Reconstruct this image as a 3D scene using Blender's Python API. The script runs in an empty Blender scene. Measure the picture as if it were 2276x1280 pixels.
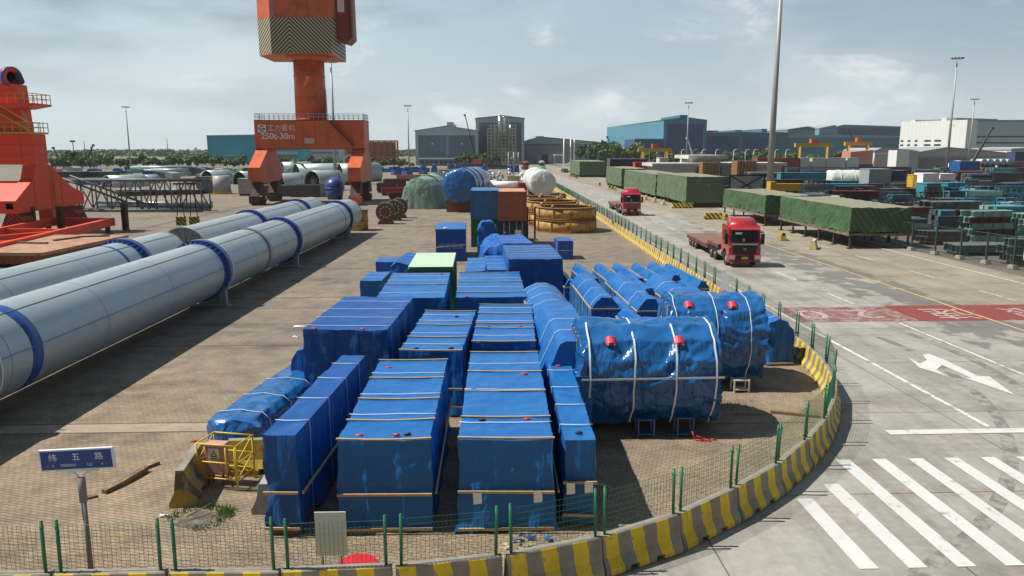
import bpy, math, random
from math import radians as R, sin, cos, pi, tan, atan, hypot
from mathutils import Vector, Matrix, noise
random.seed(11)
C = bpy.context.scene.collection
S = bpy.context.scene
# ------------------------------------------------------------------ camera, sky, sun, exposure
CAMH, PITCH, YAW, FPX = 9.0, atan(310/1700), R(-2.42), 1700.0
cd = bpy.data.cameras.new('camera'); cam = bpy.data.objects.new('camera', cd); C.objects.link(cam)
cam.location = (0, 0, CAMH); cam.rotation_euler = (pi/2-PITCH, 0, YAW)
cd.sensor_width = 36; cd.lens = 36*FPX/2276; cd.clip_start = .3; cd.clip_end = 12000
S.camera = cam
S.view_settings.view_transform = 'Standard'; S.view_settings.look = 'None'
S.view_settings.exposure = 0.22; S.view_settings.gamma = 1; S.view_settings.use_curve_mapping = False
S.cycles.max_bounces = 6; S.cycles.volume_bounces = 0
SUN_E, SUN_D = R(55), Vector((1, -.05, 0)).normalized()
sl = bpy.data.lights.new('sun', 'SUN'); sl.energy = 5.0; sl.angle = R(.6); sl.color = (1, .95, .86)
so = bpy.data.objects.new('sun', sl); C.objects.link(so); so.location = (-40, 0, 60)
so.rotation_euler = Vector((SUN_D.x*cos(SUN_E), SUN_D.y*cos(SUN_E), -sin(SUN_E))).to_track_quat('-Z', 'Y').to_euler()
W = bpy.data.worlds.new('World'); S.world = W; W.use_nodes = True
def N(nt, t, **k):
    n = nt.nodes.new(t)
    for a, b in k.items():
        if a[0] == '_': n.inputs[a[1:]].default_value = b
        else: setattr(n, a, b)
    return n
def sky():
    nt = W.node_tree; nt.nodes.clear(); L = nt.links.new
    out = N(nt, 'ShaderNodeOutputWorld'); bg = N(nt, 'ShaderNodeBackground'); bg.inputs[1].default_value = .11
    st = N(nt, 'ShaderNodeTexSky', sky_type='NISHITA', sun_disc=False, sun_elevation=SUN_E, sun_rotation=R(270), air_density=1.2, dust_density=3.0, ozone_density=1.5)
    tc = N(nt, 'ShaderNodeTexCoord'); sep = N(nt, 'ShaderNodeSeparateXYZ'); L(tc.outputs['Generated'], sep.inputs[0])
    mp = N(nt, 'ShaderNodeMapping'); mp.inputs['Scale'].default_value = (1, 1, 2.6); L(tc.outputs['Generated'], mp.inputs[0])
    # overall overcast veil: grey blue, darker towards the right part of the sky
    wx = N(nt, 'ShaderNodeMapRange'); L(sep.outputs[0], wx.inputs[0])
    wx.inputs[1].default_value = -.35; wx.inputs[2].default_value = .62
    big = N(nt, 'ShaderNodeTexNoise', _Scale=2.6, _Detail=5, _Roughness=.55); L(mp.outputs[0], big.inputs['Vector'])
    veil = N(nt, 'ShaderNodeMix', data_type='RGBA'); L(wx.outputs[0], veil.inputs[0])
    veil.inputs[6].default_value = (4.7, 5.8, 6.4, 1); veil.inputs[7].default_value = (2.6, 3.35, 4.0, 1)
    m1 = N(nt, 'ShaderNodeMix', data_type='RGBA'); m1.inputs[0].default_value = .8
    L(st.outputs[0], m1.inputs[6]); L(veil.outputs[2], m1.inputs[7])
    # grey cloud banks and small white heaps
    r1 = N(nt, 'ShaderNodeMapRange', interpolation_type='SMOOTHSTEP'); L(big.outputs[0], r1.inputs[0])
    r1.inputs[1].default_value = .44; r1.inputs[2].default_value = .68; r1.inputs[4].default_value = .62
    m2 = N(nt, 'ShaderNodeMix', data_type='RGBA'); L(r1.outputs[0], m2.inputs[0]); L(m1.outputs[2], m2.inputs[6])
    m2.inputs[7].default_value = (5.4, 6.1, 6.45, 1)
    nz = N(nt, 'ShaderNodeTexNoise', _Scale=5.2, _Detail=8, _Roughness=.6, _Distortion=.3); L(mp.outputs[0], nz.inputs['Vector'])
    r2 = N(nt, 'ShaderNodeMapRange', interpolation_type='SMOOTHSTEP'); L(nz.outputs[0], r2.inputs[0])
    r2.inputs[1].default_value = .53; r2.inputs[2].default_value = .70; r2.inputs[4].default_value = .85
    m3 = N(nt, 'ShaderNodeMix', data_type='RGBA'); L(r2.outputs[0], m3.inputs[0]); L(m2.outputs[2], m3.inputs[6])
    m3.inputs[7].default_value = (7.2, 7.4, 7.5, 1)
    nd = N(nt, 'ShaderNodeTexNoise', _Scale=3.1, _Detail=6); 
    mp2 = N(nt, 'ShaderNodeMapping'); mp2.inputs['Location'].default_value = (3, 7, 2); mp2.inputs['Scale'].default_value = (1, 1, 3.4)
    L(tc.outputs['Generated'], mp2.inputs[0]); L(mp2.outputs[0], nd.inputs['Vector'])
    r4 = N(nt, 'ShaderNodeMapRange', interpolation_type='SMOOTHSTEP'); L(nd.outputs[0], r4.inputs[0])
    r4.inputs[1].default_value = .5; r4.inputs[2].default_value = .72; r4.inputs[4].default_value = .65
    m4 = N(nt, 'ShaderNodeMix', data_type='RGBA'); L(r4.outputs[0], m4.inputs[0]); L(m3.outputs[2], m4.inputs[6])
    m4.inputs[7].default_value = (1.9, 2.45, 2.95, 1)
    # pale band above the horizon
    hz = N(nt, 'ShaderNodeMapRange', interpolation_type='SMOOTHSTEP'); L(sep.outputs[2], hz.inputs[0])
    hz.inputs[1].default_value = -.02; hz.inputs[2].default_value = .16; hz.inputs[3].default_value = .75; hz.inputs[4].default_value = 0
    m5 = N(nt, 'ShaderNodeMix', data_type='RGBA'); L(hz.outputs[0], m5.inputs[0]); L(m4.outputs[2], m5.inputs[6])
    m5.inputs[7].default_value = (5.5, 6.2, 6.5, 1)
    # high sky above the frame, darkened to deep blue to cut ambient light
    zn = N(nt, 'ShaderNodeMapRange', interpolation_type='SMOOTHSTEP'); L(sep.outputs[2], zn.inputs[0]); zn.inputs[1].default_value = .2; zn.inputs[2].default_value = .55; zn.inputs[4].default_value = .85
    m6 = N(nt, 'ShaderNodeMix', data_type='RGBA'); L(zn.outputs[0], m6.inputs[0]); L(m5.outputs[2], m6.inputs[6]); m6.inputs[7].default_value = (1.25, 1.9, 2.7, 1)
    # unseen sky behind the camera, dimmed so camera-facing sides get less light
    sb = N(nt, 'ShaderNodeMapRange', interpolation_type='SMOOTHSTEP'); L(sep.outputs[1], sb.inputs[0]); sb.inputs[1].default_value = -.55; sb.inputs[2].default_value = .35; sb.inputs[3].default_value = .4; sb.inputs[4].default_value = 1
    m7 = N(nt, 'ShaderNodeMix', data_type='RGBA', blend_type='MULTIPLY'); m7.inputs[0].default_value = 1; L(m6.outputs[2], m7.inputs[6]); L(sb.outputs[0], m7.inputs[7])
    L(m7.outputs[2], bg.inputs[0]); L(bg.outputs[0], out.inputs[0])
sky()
# ------------------------------------------------------------------ pixel -> world (only to read positions off the photograph)
def ray(px, py):
    a, b = (px-1138)/FPX, (640-py)/FPX
    y, z = cos(PITCH)+b*sin(PITCH), -sin(PITCH)+b*cos(PITCH)
    return (a*cos(YAW)-y*sin(YAW), a*sin(YAW)+y*cos(YAW), z)
def G(px, py, z=0):
    r = ray(px, py); t = (z-CAMH)/r[2]; return (r[0]*t, r[1]*t)
def AT(px, py, d):
    r = ray(px, py); t = d/r[1]; return (r[0]*t, d, CAMH+r[2]*t)
# ------------------------------------------------------------------ materials
MATS = {}
def _base(name, rough=.6, metal=0., coat=0.):
    m = bpy.data.materials.new(name); m.use_nodes = True; nt = m.node_tree
    b = nt.nodes['Principled BSDF']; b.inputs['Roughness'].default_value = rough; b.inputs['Metallic'].default_value = metal
    b.inputs['Coat Weight'].default_value = coat
    return m, nt, b
def pm(name, rgb, rough=.6, metal=0., var=.18, sc=1.5, dirt=None, dsc=3., dth=.6, bump=0., bsc=20., stretch=(1, 1, 1), coat=0., world=False):
    """paint / cloth / stone: base colour with soft variation, optional dirt patches, optional bump"""
    if name in MATS: return MATS[name]
    m, nt, b = _base(name, rough, metal, coat); L = nt.links.new
    tc = N(nt, 'ShaderNodeTexCoord'); mp = N(nt, 'ShaderNodeMapping'); mp.inputs['Scale'].default_value = stretch
    if world:
        g = N(nt, 'ShaderNodeNewGeometry'); L(g.outputs['Position'], mp.inputs[0])
    else: L(tc.outputs['Object'], mp.inputs[0])
    n = N(nt, 'ShaderNodeTexNoise', _Scale=sc, _Detail=5, _Roughness=.6); L(mp.outputs[0], n.inputs['Vector'])
    mx = N(nt, 'ShaderNodeMix', data_type='RGBA'); L(n.outputs[0], mx.inputs[0])
    mx.inputs[6].default_value = tuple(c*(1-2*var) for c in rgb)+(1,); mx.inputs[7].default_value = tuple(min(1, c*(1+2*var)) for c in rgb)+(1,)
    last = mx.outputs[2]
    if dirt:
        n2 = N(nt, 'ShaderNodeTexNoise', _Scale=dsc, _Detail=7, _Roughness=.68); L(mp.outputs[0], n2.inputs['Vector'])
        r = N(nt, 'ShaderNodeMapRange'); L(n2.outputs[0], r.inputs[0]); r.inputs[1].default_value = dth-.1; r.inputs[2].default_value = dth+.1; r.inputs[4].default_value = .85
        m2 = N(nt, 'ShaderNodeMix', data_type='RGBA'); L(r.outputs[0], m2.inputs[0]); L(last, m2.inputs[6]); m2.inputs[7].default_value = tuple(dirt)+(1,)
        last = m2.outputs[2]
    L(last, b.inputs['Base Color'])
    if bump:
        n3 = N(nt, 'ShaderNodeTexNoise', _Scale=bsc, _Detail=4, _Distortion=.6); L(mp.outputs[0], n3.inputs['Vector'])
        bp = N(nt, 'ShaderNodeBump', _Strength=bump, _Distance=.05); L(n3.outputs[0], bp.inputs['Height']); L(bp.outputs[0], b.inputs['Normal'])
    MATS[name] = m; return m
def tarp_mat(name, rgb, rough=.34, bump=.5, sc=3.0, crease=.12):
    if name in MATS: return MATS[name]
    m, nt, b = _base(name, rough); L = nt.links.new
    b.inputs['Specular IOR Level'].default_value = .6 if rough < .25 else .32
    tc = N(nt, 'ShaderNodeTexCoord')
    n = N(nt, 'ShaderNodeTexNoise', _Scale=.6, _Detail=5, _Roughness=.6); L(tc.outputs['Object'], n.inputs['Vector'])
    mx = N(nt, 'ShaderNodeMix', data_type='RGBA'); L(n.outputs[0], mx.inputs[0])
    mx.inputs[6].default_value = tuple(c*.84 for c in rgb)+(1,); mx.inputs[7].default_value = tuple(c*1.16 for c in rgb)+(1,)
    # pale dust on the cloth
    n2 = N(nt, 'ShaderNodeTexNoise', _Scale=2.2, _Detail=8, _Roughness=.7); L(tc.outputs['Object'], n2.inputs['Vector'])
    r = N(nt, 'ShaderNodeMapRange'); L(n2.outputs[0], r.inputs[0]); r.inputs[1].default_value = .5; r.inputs[2].default_value = .85; r.inputs[4].default_value = .22
    m2 = N(nt, 'ShaderNodeMix', data_type='RGBA'); L(r.outputs[0], m2.inputs[0]); L(mx.outputs[2], m2.inputs[6]); m2.inputs[7].default_value = tuple(.85*c+.022 for c in rgb)+(1,)
    L(m2.outputs[2], b.inputs['Base Color'])
    rr = N(nt, 'ShaderNodeMapRange'); L(n2.outputs[0], rr.inputs[0]); rr.inputs[1].default_value = .3; rr.inputs[2].default_value = .7; rr.inputs[3].default_value = rough-.1; rr.inputs[4].default_value = rough+.14
    L(rr.outputs[0], b.inputs['Roughness'])
    a = N(nt, 'ShaderNodeTexNoise', _Scale=sc, _Detail=5, _Roughness=.55, _Distortion=1.2); L(tc.outputs['Object'], a.inputs['Vector'])
    v = N(nt, 'ShaderNodeTexVoronoi', feature='DISTANCE_TO_EDGE', _Scale=.75); 
    ad = N(nt, 'ShaderNodeMix', data_type='VECTOR'); ad.inputs[0].default_value = .25; L(tc.outputs['Object'], ad.inputs[4]); L(a.outputs['Color'], ad.inputs[5]); L(ad.outputs[1], v.inputs['Vector'])
    sm = N(nt, 'ShaderNodeMapRange'); L(v.outputs[0], sm.inputs[0]); sm.inputs[2].default_value = .12; sm.inputs[4].default_value = .3
    # hanging pleats on the upright sides
    mpp = N(nt, 'ShaderNodeMapping'); mpp.inputs['Scale'].default_value = (1, 1, .13); L(tc.outputs['Object'], mpp.inputs[0])
    pl = N(nt, 'ShaderNodeTexNoise', _Scale=4.5, _Detail=3, _Distortion=.5); L(mpp.outputs[0], pl.inputs['Vector'])
    gn = N(nt, 'ShaderNodeNewGeometry'); sn = N(nt, 'ShaderNodeSeparateXYZ'); L(gn.outputs['True Normal'], sn.inputs[0])
    up = N(nt, 'ShaderNodeMapRange'); L(sn.outputs[2], up.inputs[0]); up.inputs[1].default_value = .35; up.inputs[2].default_value = .8; up.inputs[3].default_value = 1.7; up.inputs[4].default_value = 0
    pm_ = N(nt, 'ShaderNodeMath', operation='MULTIPLY'); L(pl.outputs[0], pm_.inputs[0]); L(up.outputs[0], pm_.inputs[1])
    s1 = N(nt, 'ShaderNodeMath', operation='MULTIPLY_ADD'); L(a.outputs[0], s1.inputs[0]); s1.inputs[1].default_value = .55; L(pm_.outputs[0], s1.inputs[2])
    s2 = N(nt, 'ShaderNodeMath', operation='ADD'); L(sm.outputs[0], s2.inputs[0]); L(s1.outputs[0], s2.inputs[1])
    rg = N(nt, 'ShaderNodeTexNoise', noise_type='RIDGED_MULTIFRACTAL', _Scale=.9, _Detail=2.5, _Roughness=.5, _Distortion=1.1); rg.normalize = True; L(tc.outputs['Object'], rg.inputs['Vector'])
    s3 = N(nt, 'ShaderNodeMath', operation='MULTIPLY_ADD'); L(rg.outputs[0], s3.inputs[0]); s3.inputs[1].default_value = crease; L(s2.outputs[0], s3.inputs[2]); s2 = s3
    bp = N(nt, 'ShaderNodeBump', _Strength=bump, _Distance=.16); L(s2.outputs[0], bp.inputs['Height']); L(bp.outputs[0], b.inputs['Normal'])
    MATS[name] = m; return m
def stripe_mat(name, c1, c2, period, slant=0., duty=.5, wob=.12, chip=.6, axis=0, vmask=True, chipc=(.28, .26, .22)):
    """painted warning stripes along one object axis; paint chips off to bare concrete, the top stays bare"""
    if name in MATS: return MATS[name]
    m, nt, b = _base(name, .8); L = nt.links.new
    tc = N(nt, 'ShaderNodeTexCoord'); sp = N(nt, 'ShaderNodeSeparateXYZ'); L(tc.outputs['Object'], sp.inputs[0])
    n = N(nt, 'ShaderNodeTexNoise', _Scale=2.2, _Detail=2); L(tc.outputs['Object'], n.inputs['Vector'])
    def M(op, a, bb=None, c=None):
        k = N(nt, 'ShaderNodeMath', operation=op)
        for i, v in enumerate((a, bb, c)):
            if v is None: continue
            if isinstance(v, (int, float)): k.inputs[i].default_value = v
            else: L(v, k.inputs[i])
        return k.outputs[0]
    u = M('MULTIPLY_ADD', sp.outputs[2], slant, sp.outputs[axis]); u = M('MULTIPLY_ADD', n.outputs[0], wob, u)
    u = M('FRACT', M('ADD', M('DIVIDE', u, period), 50.25)); f = M('LESS_THAN', u, duty)
    mx = N(nt, 'ShaderNodeMix', data_type='RGBA'); L(f, mx.inputs[0]); mx.inputs[6].default_value = tuple(c2)+(1,); mx.inputs[7].default_value = tuple(c1)+(1,)
    ch = N(nt, 'ShaderNodeTexNoise', _Scale=5, _Detail=8, _Roughness=.7); L(tc.outputs['Object'], ch.inputs['Vector'])
    k = M('GREATER_THAN', ch.outputs[0], chip)
    if vmask:
        g = N(nt, 'ShaderNodeNewGeometry'); sg = N(nt, 'ShaderNodeSeparateXYZ'); L(g.outputs['Normal'], sg.inputs[0])
        k = M('MAXIMUM', k, M('GREATER_THAN', sg.outputs[2], .9))
    m2 = N(nt, 'ShaderNodeMix', data_type='RGBA'); L(k, m2.inputs[0]); L(mx.outputs[2], m2.inputs[6]); m2.inputs[7].default_value = tuple(chipc)+(1,)
    dn = N(nt, 'ShaderNodeTexNoise', _Scale=1.3, _Detail=7, _Roughness=.7); L(tc.outputs['Object'], dn.inputs['Vector'])
    m3 = N(nt, 'ShaderNodeMix', data_type='RGBA', blend_type='MULTIPLY'); m3.inputs[0].default_value = .75; L(m2.outputs[2], m3.inputs[6])
    rp = N(nt, 'ShaderNodeMapRange'); L(dn.outputs[0], rp.inputs[0]); rp.inputs[1].default_value = .3; rp.inputs[2].default_value = .65; rp.inputs[3].default_value = .45; rp.inputs[4].default_value = 1.1
    L(rp.outputs[0], m3.inputs[7]); L(m3.outputs[2], b.inputs['Base Color'])
    MATS[name] = m; return m
def leaf_mat(name, rgb):
    if name in MATS: return MATS[name]
    m, nt, b = _base(name, .7); L = nt.links.new
    g = N(nt, 'ShaderNodeNewGeometry'); n = N(nt, 'ShaderNodeTexNoise', _Scale=.5, _Detail=3); L(g.outputs['Position'], n.inputs['Vector'])
    a = N(nt, 'ShaderNodeMath', operation='ADD'); L(g.outputs['Random Per Island'], a.inputs[0]); L(n.outputs[0], a.inputs[1])
    mr = N(nt, 'ShaderNodeMapRange'); L(a.outputs[0], mr.inputs[0]); mr.inputs[1].default_value = .3; mr.inputs[2].default_value = 1.5
    mx = N(nt, 'ShaderNodeMix', data_type='RGBA'); L(mr.outputs[0], mx.inputs[0])
    mx.inputs[6].default_value = tuple(c*.5 for c in rgb)+(1,); mx.inputs[7].default_value = tuple(c*1.7 for c in rgb)+(1,)
    L(mx.outputs[2], b.inputs['Base Color']); MATS[name] = m; return m
# ------------------------------------------------------------------ mesh building
class MB:
    def __init__(s): s.v = []; s.f = []; s.m = []; s.s = []
    def add(s, vs, fs, mi=0, sm=False):
        o = len(s.v); s.v += [tuple(v) for v in vs]
        for f in fs: s.f.append([i+o for i in f]); s.m.append(mi); s.s.append(sm)
        return s
    def box(s, x0, x1, y0, y1, z0, z1, mi=0):
        return s.add([(x, y, z) for z in (z0, z1) for y in (y0, y1) for x in (x0, x1)],
                     [(0, 2, 3, 1), (4, 5, 7, 6), (0, 1, 5, 4), (2, 6, 7, 3), (0, 4, 6, 2), (1, 3, 7, 5)], mi)
    def bar(s, p, q, w, h=None, mi=0, up=(0, 0, 1)):
        p, q = Vector(p), Vector(q); h = h or w; d = (q-p).normalized(); u = Vector(up)
        if abs(d.dot(u)) > .98: u = Vector((1, 0, 0))
        a = d.cross(u).normalized()*w/2; b = a.cross(d).normalized()*h/2
        return s.add([p-a-b, p+a-b, p-a+b, p+a+b, q-a-b, q+a-b, q-a+b, q+a+b],
                     [(0, 2, 3, 1), (4, 5, 7, 6), (0, 1, 5, 4), (2, 6, 7, 3), (0, 4, 6, 2), (1, 3, 7, 5)], mi)
    def tube(s, p, q, r0, r1=None, n=10, mi=0, caps=True, sm=True):
        p, q = Vector(p), Vector(q); r1 = r0 if r1 is None else r1; d = (q-p).normalized()
        u = Vector((0, 0, 1)) if abs(d.z) < .9 else Vector((1, 0, 0)); a = d.cross(u).normalized(); b = a.cross(d)
        vs = [c+(a*cos(2*pi*i/n)+b*sin(2*pi*i/n))*r for c, r in ((p, r0), (q, r1)) for i in range(n)]
        s.add(vs, [(i, (i+1) % n, n+(i+1) % n, n+i) for i in range(n)], mi, sm)
        if caps: s.add(vs, [tuple(range(n))[::-1], tuple(range(n, 2*n))], mi)
        return s
    def path(s, pts, r, n=6, mi=0):
        for a, b in zip(pts, pts[1:]): s.tube(a, b, r, r, n, mi)
        return s
    def prism(s, poly, lo, hi, plane='xz', mi=0, mside=None):
        f = {'xz': lambda a, b, t: (a, t, b), 'yz': lambda a, b, t: (t, a, b), 'xy': lambda a, b, t: (a, b, t)}[plane]
        n = len(poly); vs = [f(a, b, lo) for a, b in poly]+[f(a, b, hi) for a, b in poly]
        s.add(vs, [tuple(range(n)), tuple(range(n, 2*n))[::-1]], mi)
        return s.add(vs, [(i, n+i, n+(i+1) % n, (i+1) % n) for i in range(n)], mi if mside is None else mside)
    def ring(s, c, axis, r0, r1, w, n=24, mi=0, a0=0, a1=2*pi):
        """flat ring / tube wall of inner r0, outer r1, width w along axis, optionally only an arc"""
        d = Vector(axis).normalized(); u = Vector((0, 0, 1)) if abs(d.z) < .9 else Vector((1, 0, 0)); a = d.cross(u).normalized(); b = a.cross(d); c = Vector(c)
        full = abs(a1-a0-2*pi) < 1e-6; k = n if full else n+1; vs = []
        for i in range(k):
            t = a0+(a1-a0)*i/n; e = a*cos(t)+b*sin(t)
            vs += [c+e*r0-d*w/2, c+e*r1-d*w/2, c+e*r1+d*w/2, c+e*r0+d*w/2]
        for i in range(n):
            j = (i+1) % k
            for q in range(4): s.add([vs[i*4+q], vs[i*4+(q+1) % 4], vs[j*4+(q+1) % 4], vs[j*4+q]], [(0, 1, 2, 3)], mi, q in (1, 3))
        if not full: s.add(vs[:4], [(0, 3, 2, 1)], mi); s.add(vs[-4:], [(0, 1, 2, 3)], mi)
        return s
    def blob(s, c, r, n=8, mi=0, jit=.15, seed=0):
        rr = random.Random(seed); vs = []; fs = []; m = n//2
        for j in range(m+1):
            for i in range(n):
                t, p = 2*pi*i/n, pi*j/m; k = 1+rr.uniform(-jit, jit)
                vs.append((c[0]+r[0]*k*sin(p)*cos(t), c[1]+r[1]*k*sin(p)*sin(t), c[2]+r[2]*k*cos(p)))
        for j in range(m):
            for i in range(n): fs.append((j*n+i, (j+1)*n+i, (j+1)*n+(i+1) % n, j*n+(i+1) % n))
        return s.add(vs, fs, mi, True)
    def build(s, name, mats, parent=None, loc=(0, 0, 0), rot=(0, 0, 0), fix=True):
        me = bpy.data.meshes.new(name); me.from_pydata(s.v, [], s.f)
        for m in (mats if isinstance(mats, (list, tuple)) else [mats]): me.materials.append(m)
        me.polygons.foreach_set('material_index', s.m); me.polygons.foreach_set('use_smooth', s.s)
        if fix:
            import bmesh
            bm = bmesh.new(); bm.from_mesh(me); bmesh.ops.remove_doubles(bm, verts=bm.verts, dist=1e-4); bmesh.ops.recalc_face_normals(bm, faces=bm.faces); bm.to_mesh(me); bm.free()
        me.update()
        o = bpy.data.objects.new(name, me); C.objects.link(o); o.location = loc; o.rotation_euler = rot
        if parent: o.parent = parent
        return o
def tag(o, label=None, cat=None, group=None, kind=None):
    if label: o['label'] = label
    if cat: o['category'] = cat
    if group: o['group'] = group
    if kind: o['kind'] = kind
    return o
def thing(name, label, cat, loc=(0, 0, 0), rz=0., group=None):
    o = bpy.data.objects.new(name, None); C.objects.link(o); o.location = loc; o.rotation_euler = (0, 0, rz)
    o.empty_display_size = .2
    return tag(o, label, cat, group)
def dup(root, loc, rz, label, group=None):
    r = root.copy(); C.objects.link(r); r.location = loc; r.rotation_euler = (0, 0, rz); r['label'] = label
    if group: r['group'] = group
    for ch in list(root.children):
        c = ch.copy(); C.objects.link(c); c.parent = r
        for gg in list(ch.children):
            d = gg.copy(); C.objects.link(d); d.parent = c
    return r
def structure(o): o['kind'] = 'structure'; return o
def text_mb(body, size, mat, name, parent, loc, rot, ext=.004, align='CENTER', sx=1., sy=1., bold=0.):
    cu = bpy.data.curves.new('lettering', 'FONT'); cu.body = body; cu.size = size; cu.align_x = align; cu.align_y = 'CENTER'; cu.extrude = ext; cu.offset = bold
    cu.resolution_u = 3
    t = bpy.data.objects.new('lettering', cu); C.objects.link(t); dg = bpy.context.evaluated_depsgraph_get()
    me = bpy.data.meshes.new_from_object(t.evaluated_get(dg)); bpy.data.objects.remove(t); bpy.data.curves.remove(cu)
    me.name = name; me.materials.clear(); me.materials.append(mat)
    o = bpy.data.objects.new(name, me); C.objects.link(o); o.location = loc; o.rotation_euler = rot; o.scale = (sx, sy, 1)
    if parent: o.parent = parent
    return o
ORD = 'first second third fourth fifth sixth seventh eighth ninth tenth eleventh twelfth thirteenth fourteenth fifteenth sixteenth seventeenth eighteenth nineteenth twentieth'.split()
def ordn(i):
    if i < 20: return ORD[i]
    t = {2: 'twenty', 3: 'thirty', 4: 'forty', 5: 'fifty', 6: 'sixty', 7: 'seventy'}[(i+1)//10]
    if (i+1) % 10 == 0: return t[:-1]+'ieth'
    return t+'-'+ORD[(i+1) % 10-1]
def fbm(x, y, z, o=3): return noise.fractal(Vector((x, y, z)), 1.0, 2.0, o)
# ------------------------------------------------------------------ ground, road, yard paving
def ground_mats():
    m, nt, b = _base('yard_pavers', .85); L = nt.links.new
    g = N(nt, 'ShaderNodeNewGeometry'); pos = g.outputs['Position']
    mp = N(nt, 'ShaderNodeMapping'); L(pos, mp.inputs[0]); mp.inputs['Rotation'].default_value = (0, 0, R(18))
    wn = N(nt, 'ShaderNodeTexNoise', _Scale=3, _Detail=2); L(pos, wn.inputs['Vector'])
    wm = N(nt, 'ShaderNodeMix', data_type='VECTOR'); wm.inputs[0].default_value = .035; L(mp.outputs[0], wm.inputs[4]); L(wn.outputs['Color'], wm.inputs[5])
    br = N(nt, 'ShaderNodeTexBrick', offset=.5, _Scale=1.0); L(wm.outputs[1], br.inputs['Vector'])
    for k, v in {'Color1': (.36, .275, .195, 1), 'Color2': (.29, .225, .16, 1), 'Mortar': (.125, .10, .072, 1), 'Mortar Size': .012, 'Brick Width': .23, 'Row Height': .115, 'Mortar Smooth': .3, 'Bias': 0.}.items(): br.inputs[k].default_value = v
    def mulnoise(last, scale, lo, hi, a, c, stretch=(1, 1, 1), det=6):
        q = N(nt, 'ShaderNodeMapping'); q.inputs['Scale'].default_value = stretch; L(pos, q.inputs[0])
        n = N(nt, 'ShaderNodeTexNoise', _Scale=scale, _Detail=det, _Roughness=.65); L(q.outputs[0], n.inputs['Vector'])
        r = N(nt, 'ShaderNodeMapRange'); L(n.outputs[0], r.inputs[0]); r.inputs[1].default_value = lo; r.inputs[2].default_value = hi
        k = N(nt, 'ShaderNodeMix', data_type='RGBA'); L(r.outputs[0], k.inputs[0]); k.inputs[6].default_value = a; k.inputs[7].default_value = c
        x = N(nt, 'ShaderNodeMix', data_type='RGBA', blend_type='MULTIPLY'); x.inputs[0].default_value = 1; L(last, x.inputs[6]); L(k.outputs[2], x.inputs[7])
        return x.outputs[2]
    # paver pattern fades into one flat greyer brown towards the back of the yard
    sp = N(nt, 'ShaderNodeSeparateXYZ'); L(pos, sp.inputs[0])
    r = N(nt, 'ShaderNodeMapRange', interpolation_type='SMOOTHSTEP'); L(sp.outputs[1], r.inputs[0]); r.inputs[1].default_value = 15; r.inputs[2].default_value = 42
    mx = N(nt, 'ShaderNodeMix', data_type='RGBA'); L(r.outputs[0], mx.inputs[0]); L(br.outputs[0], mx.inputs[6]); mx.inputs[7].default_value = (.245, .205, .165, 1)
    c = mulnoise(mx.outputs[2], .12, .3, .7, (.78, .8, .82, 1), (1.12, 1.08, 1.0, 1))
    c = mulnoise(c, .9, .34, .66, (.66, .66, .68, 1), (1.12, 1.1, 1.06, 1))
    c = mulnoise(c, .35, .56, .66, (1, 1, 1, 1), (.66, .64, .62, 1), (.35, 1, 1))
    c = mulnoise(c, 7., .3, .7, (.8, .8, .8, 1), (1.14, 1.14, 1.14, 1))
    c = mulnoise(c, 1.7, .66, .76, (1, 1, 1, 1), (.42, .40, .38, 1), (1, 1, 1), 8)
    c = mulnoise(c, .5, .58, .75, (1, 1, 1, 1), (1.05, 1.02, .72, 1))
    L(c, b.inputs['Base Color'])
    bp = N(nt, 'ShaderNodeBump', _Strength=.35, _Distance=.02); L(br.outputs['Fac'], bp.inputs['Height']); bp.invert = True; L(bp.outputs[0], b.inputs['Normal'])
    yard = m
    m, nt, b = _base('road_concrete', .8); L = nt.links.new
    g = N(nt, 'ShaderNodeNewGeometry'); pos = g.outputs['Position']
    sp = N(nt, 'ShaderNodeSeparateXYZ'); L(pos, sp.inputs[0])
    br = N(nt, 'ShaderNodeTexBrick', offset=0, _Scale=1.0); L(pos, br.inputs['Vector'])
    for k, v in {'Color1': (.37, .35, .315, 1), 'Color2': (.34, .32, .288, 1), 'Mortar': (.13, .12, .108, 1), 'Mortar Size': .022, 'Brick Width': 5.3, 'Row Height': 6.2, 'Mortar Smooth': .2}.items(): br.inputs[k].default_value = v
    r = N(nt, 'ShaderNodeMapRange', interpolation_type='SMOOTHSTEP'); L(sp.outputs[0], r.inputs[0]); r.inputs[1].default_value = 26.6; r.inputs[2].default_value = 27.6
    mx = N(nt, 'ShaderNodeMix', data_type='RGBA'); L(r.outputs[0], mx.inputs[0]); L(br.outputs[0], mx.inputs[6]); mx.inputs[7].default_value = (.31, .27, .215, 1)
    c = mulnoise2 = None
    def mulnoise(last, scale, lo, hi, a, c, stretch=(1, 1, 1), det=6):
        q = N(nt, 'ShaderNodeMapping'); q.inputs['Scale'].default_value = stretch; L(pos, q.inputs[0])
        n = N(nt, 'ShaderNodeTexNoise', _Scale=scale, _Detail=det, _Roughness=.65); L(q.outputs[0], n.inputs['Vector'])
        r = N(nt, 'ShaderNodeMapRange'); L(n.outputs[0], r.inputs[0]); r.inputs[1].default_value = lo; r.inputs[2].default_value = hi
        k = N(nt, 'ShaderNodeMix', data_type='RGBA'); L(r.outputs[0], k.inputs[0]); k.inputs[6].default_value = a; k.inputs[7].default_value = c
        x = N(nt, 'ShaderNodeMix', data_type='RGBA', blend_type='MULTIPLY'); x.inputs[0].default_value = 1; L(last, x.inputs[6]); L(k.outputs[2], x.inputs[7])
        return x.outputs[2]
    c = mulnoise(mx.outputs[2], .25, .3, .7, (.82, .82, .82, 1), (1.12, 1.11, 1.09, 1))
    c = mulnoise(c, .5, .45, .72, (1, 1, 1, 1), (.68, .67, .66, 1), (1.6, .16, 1))          # tyre streaks along the road
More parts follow.
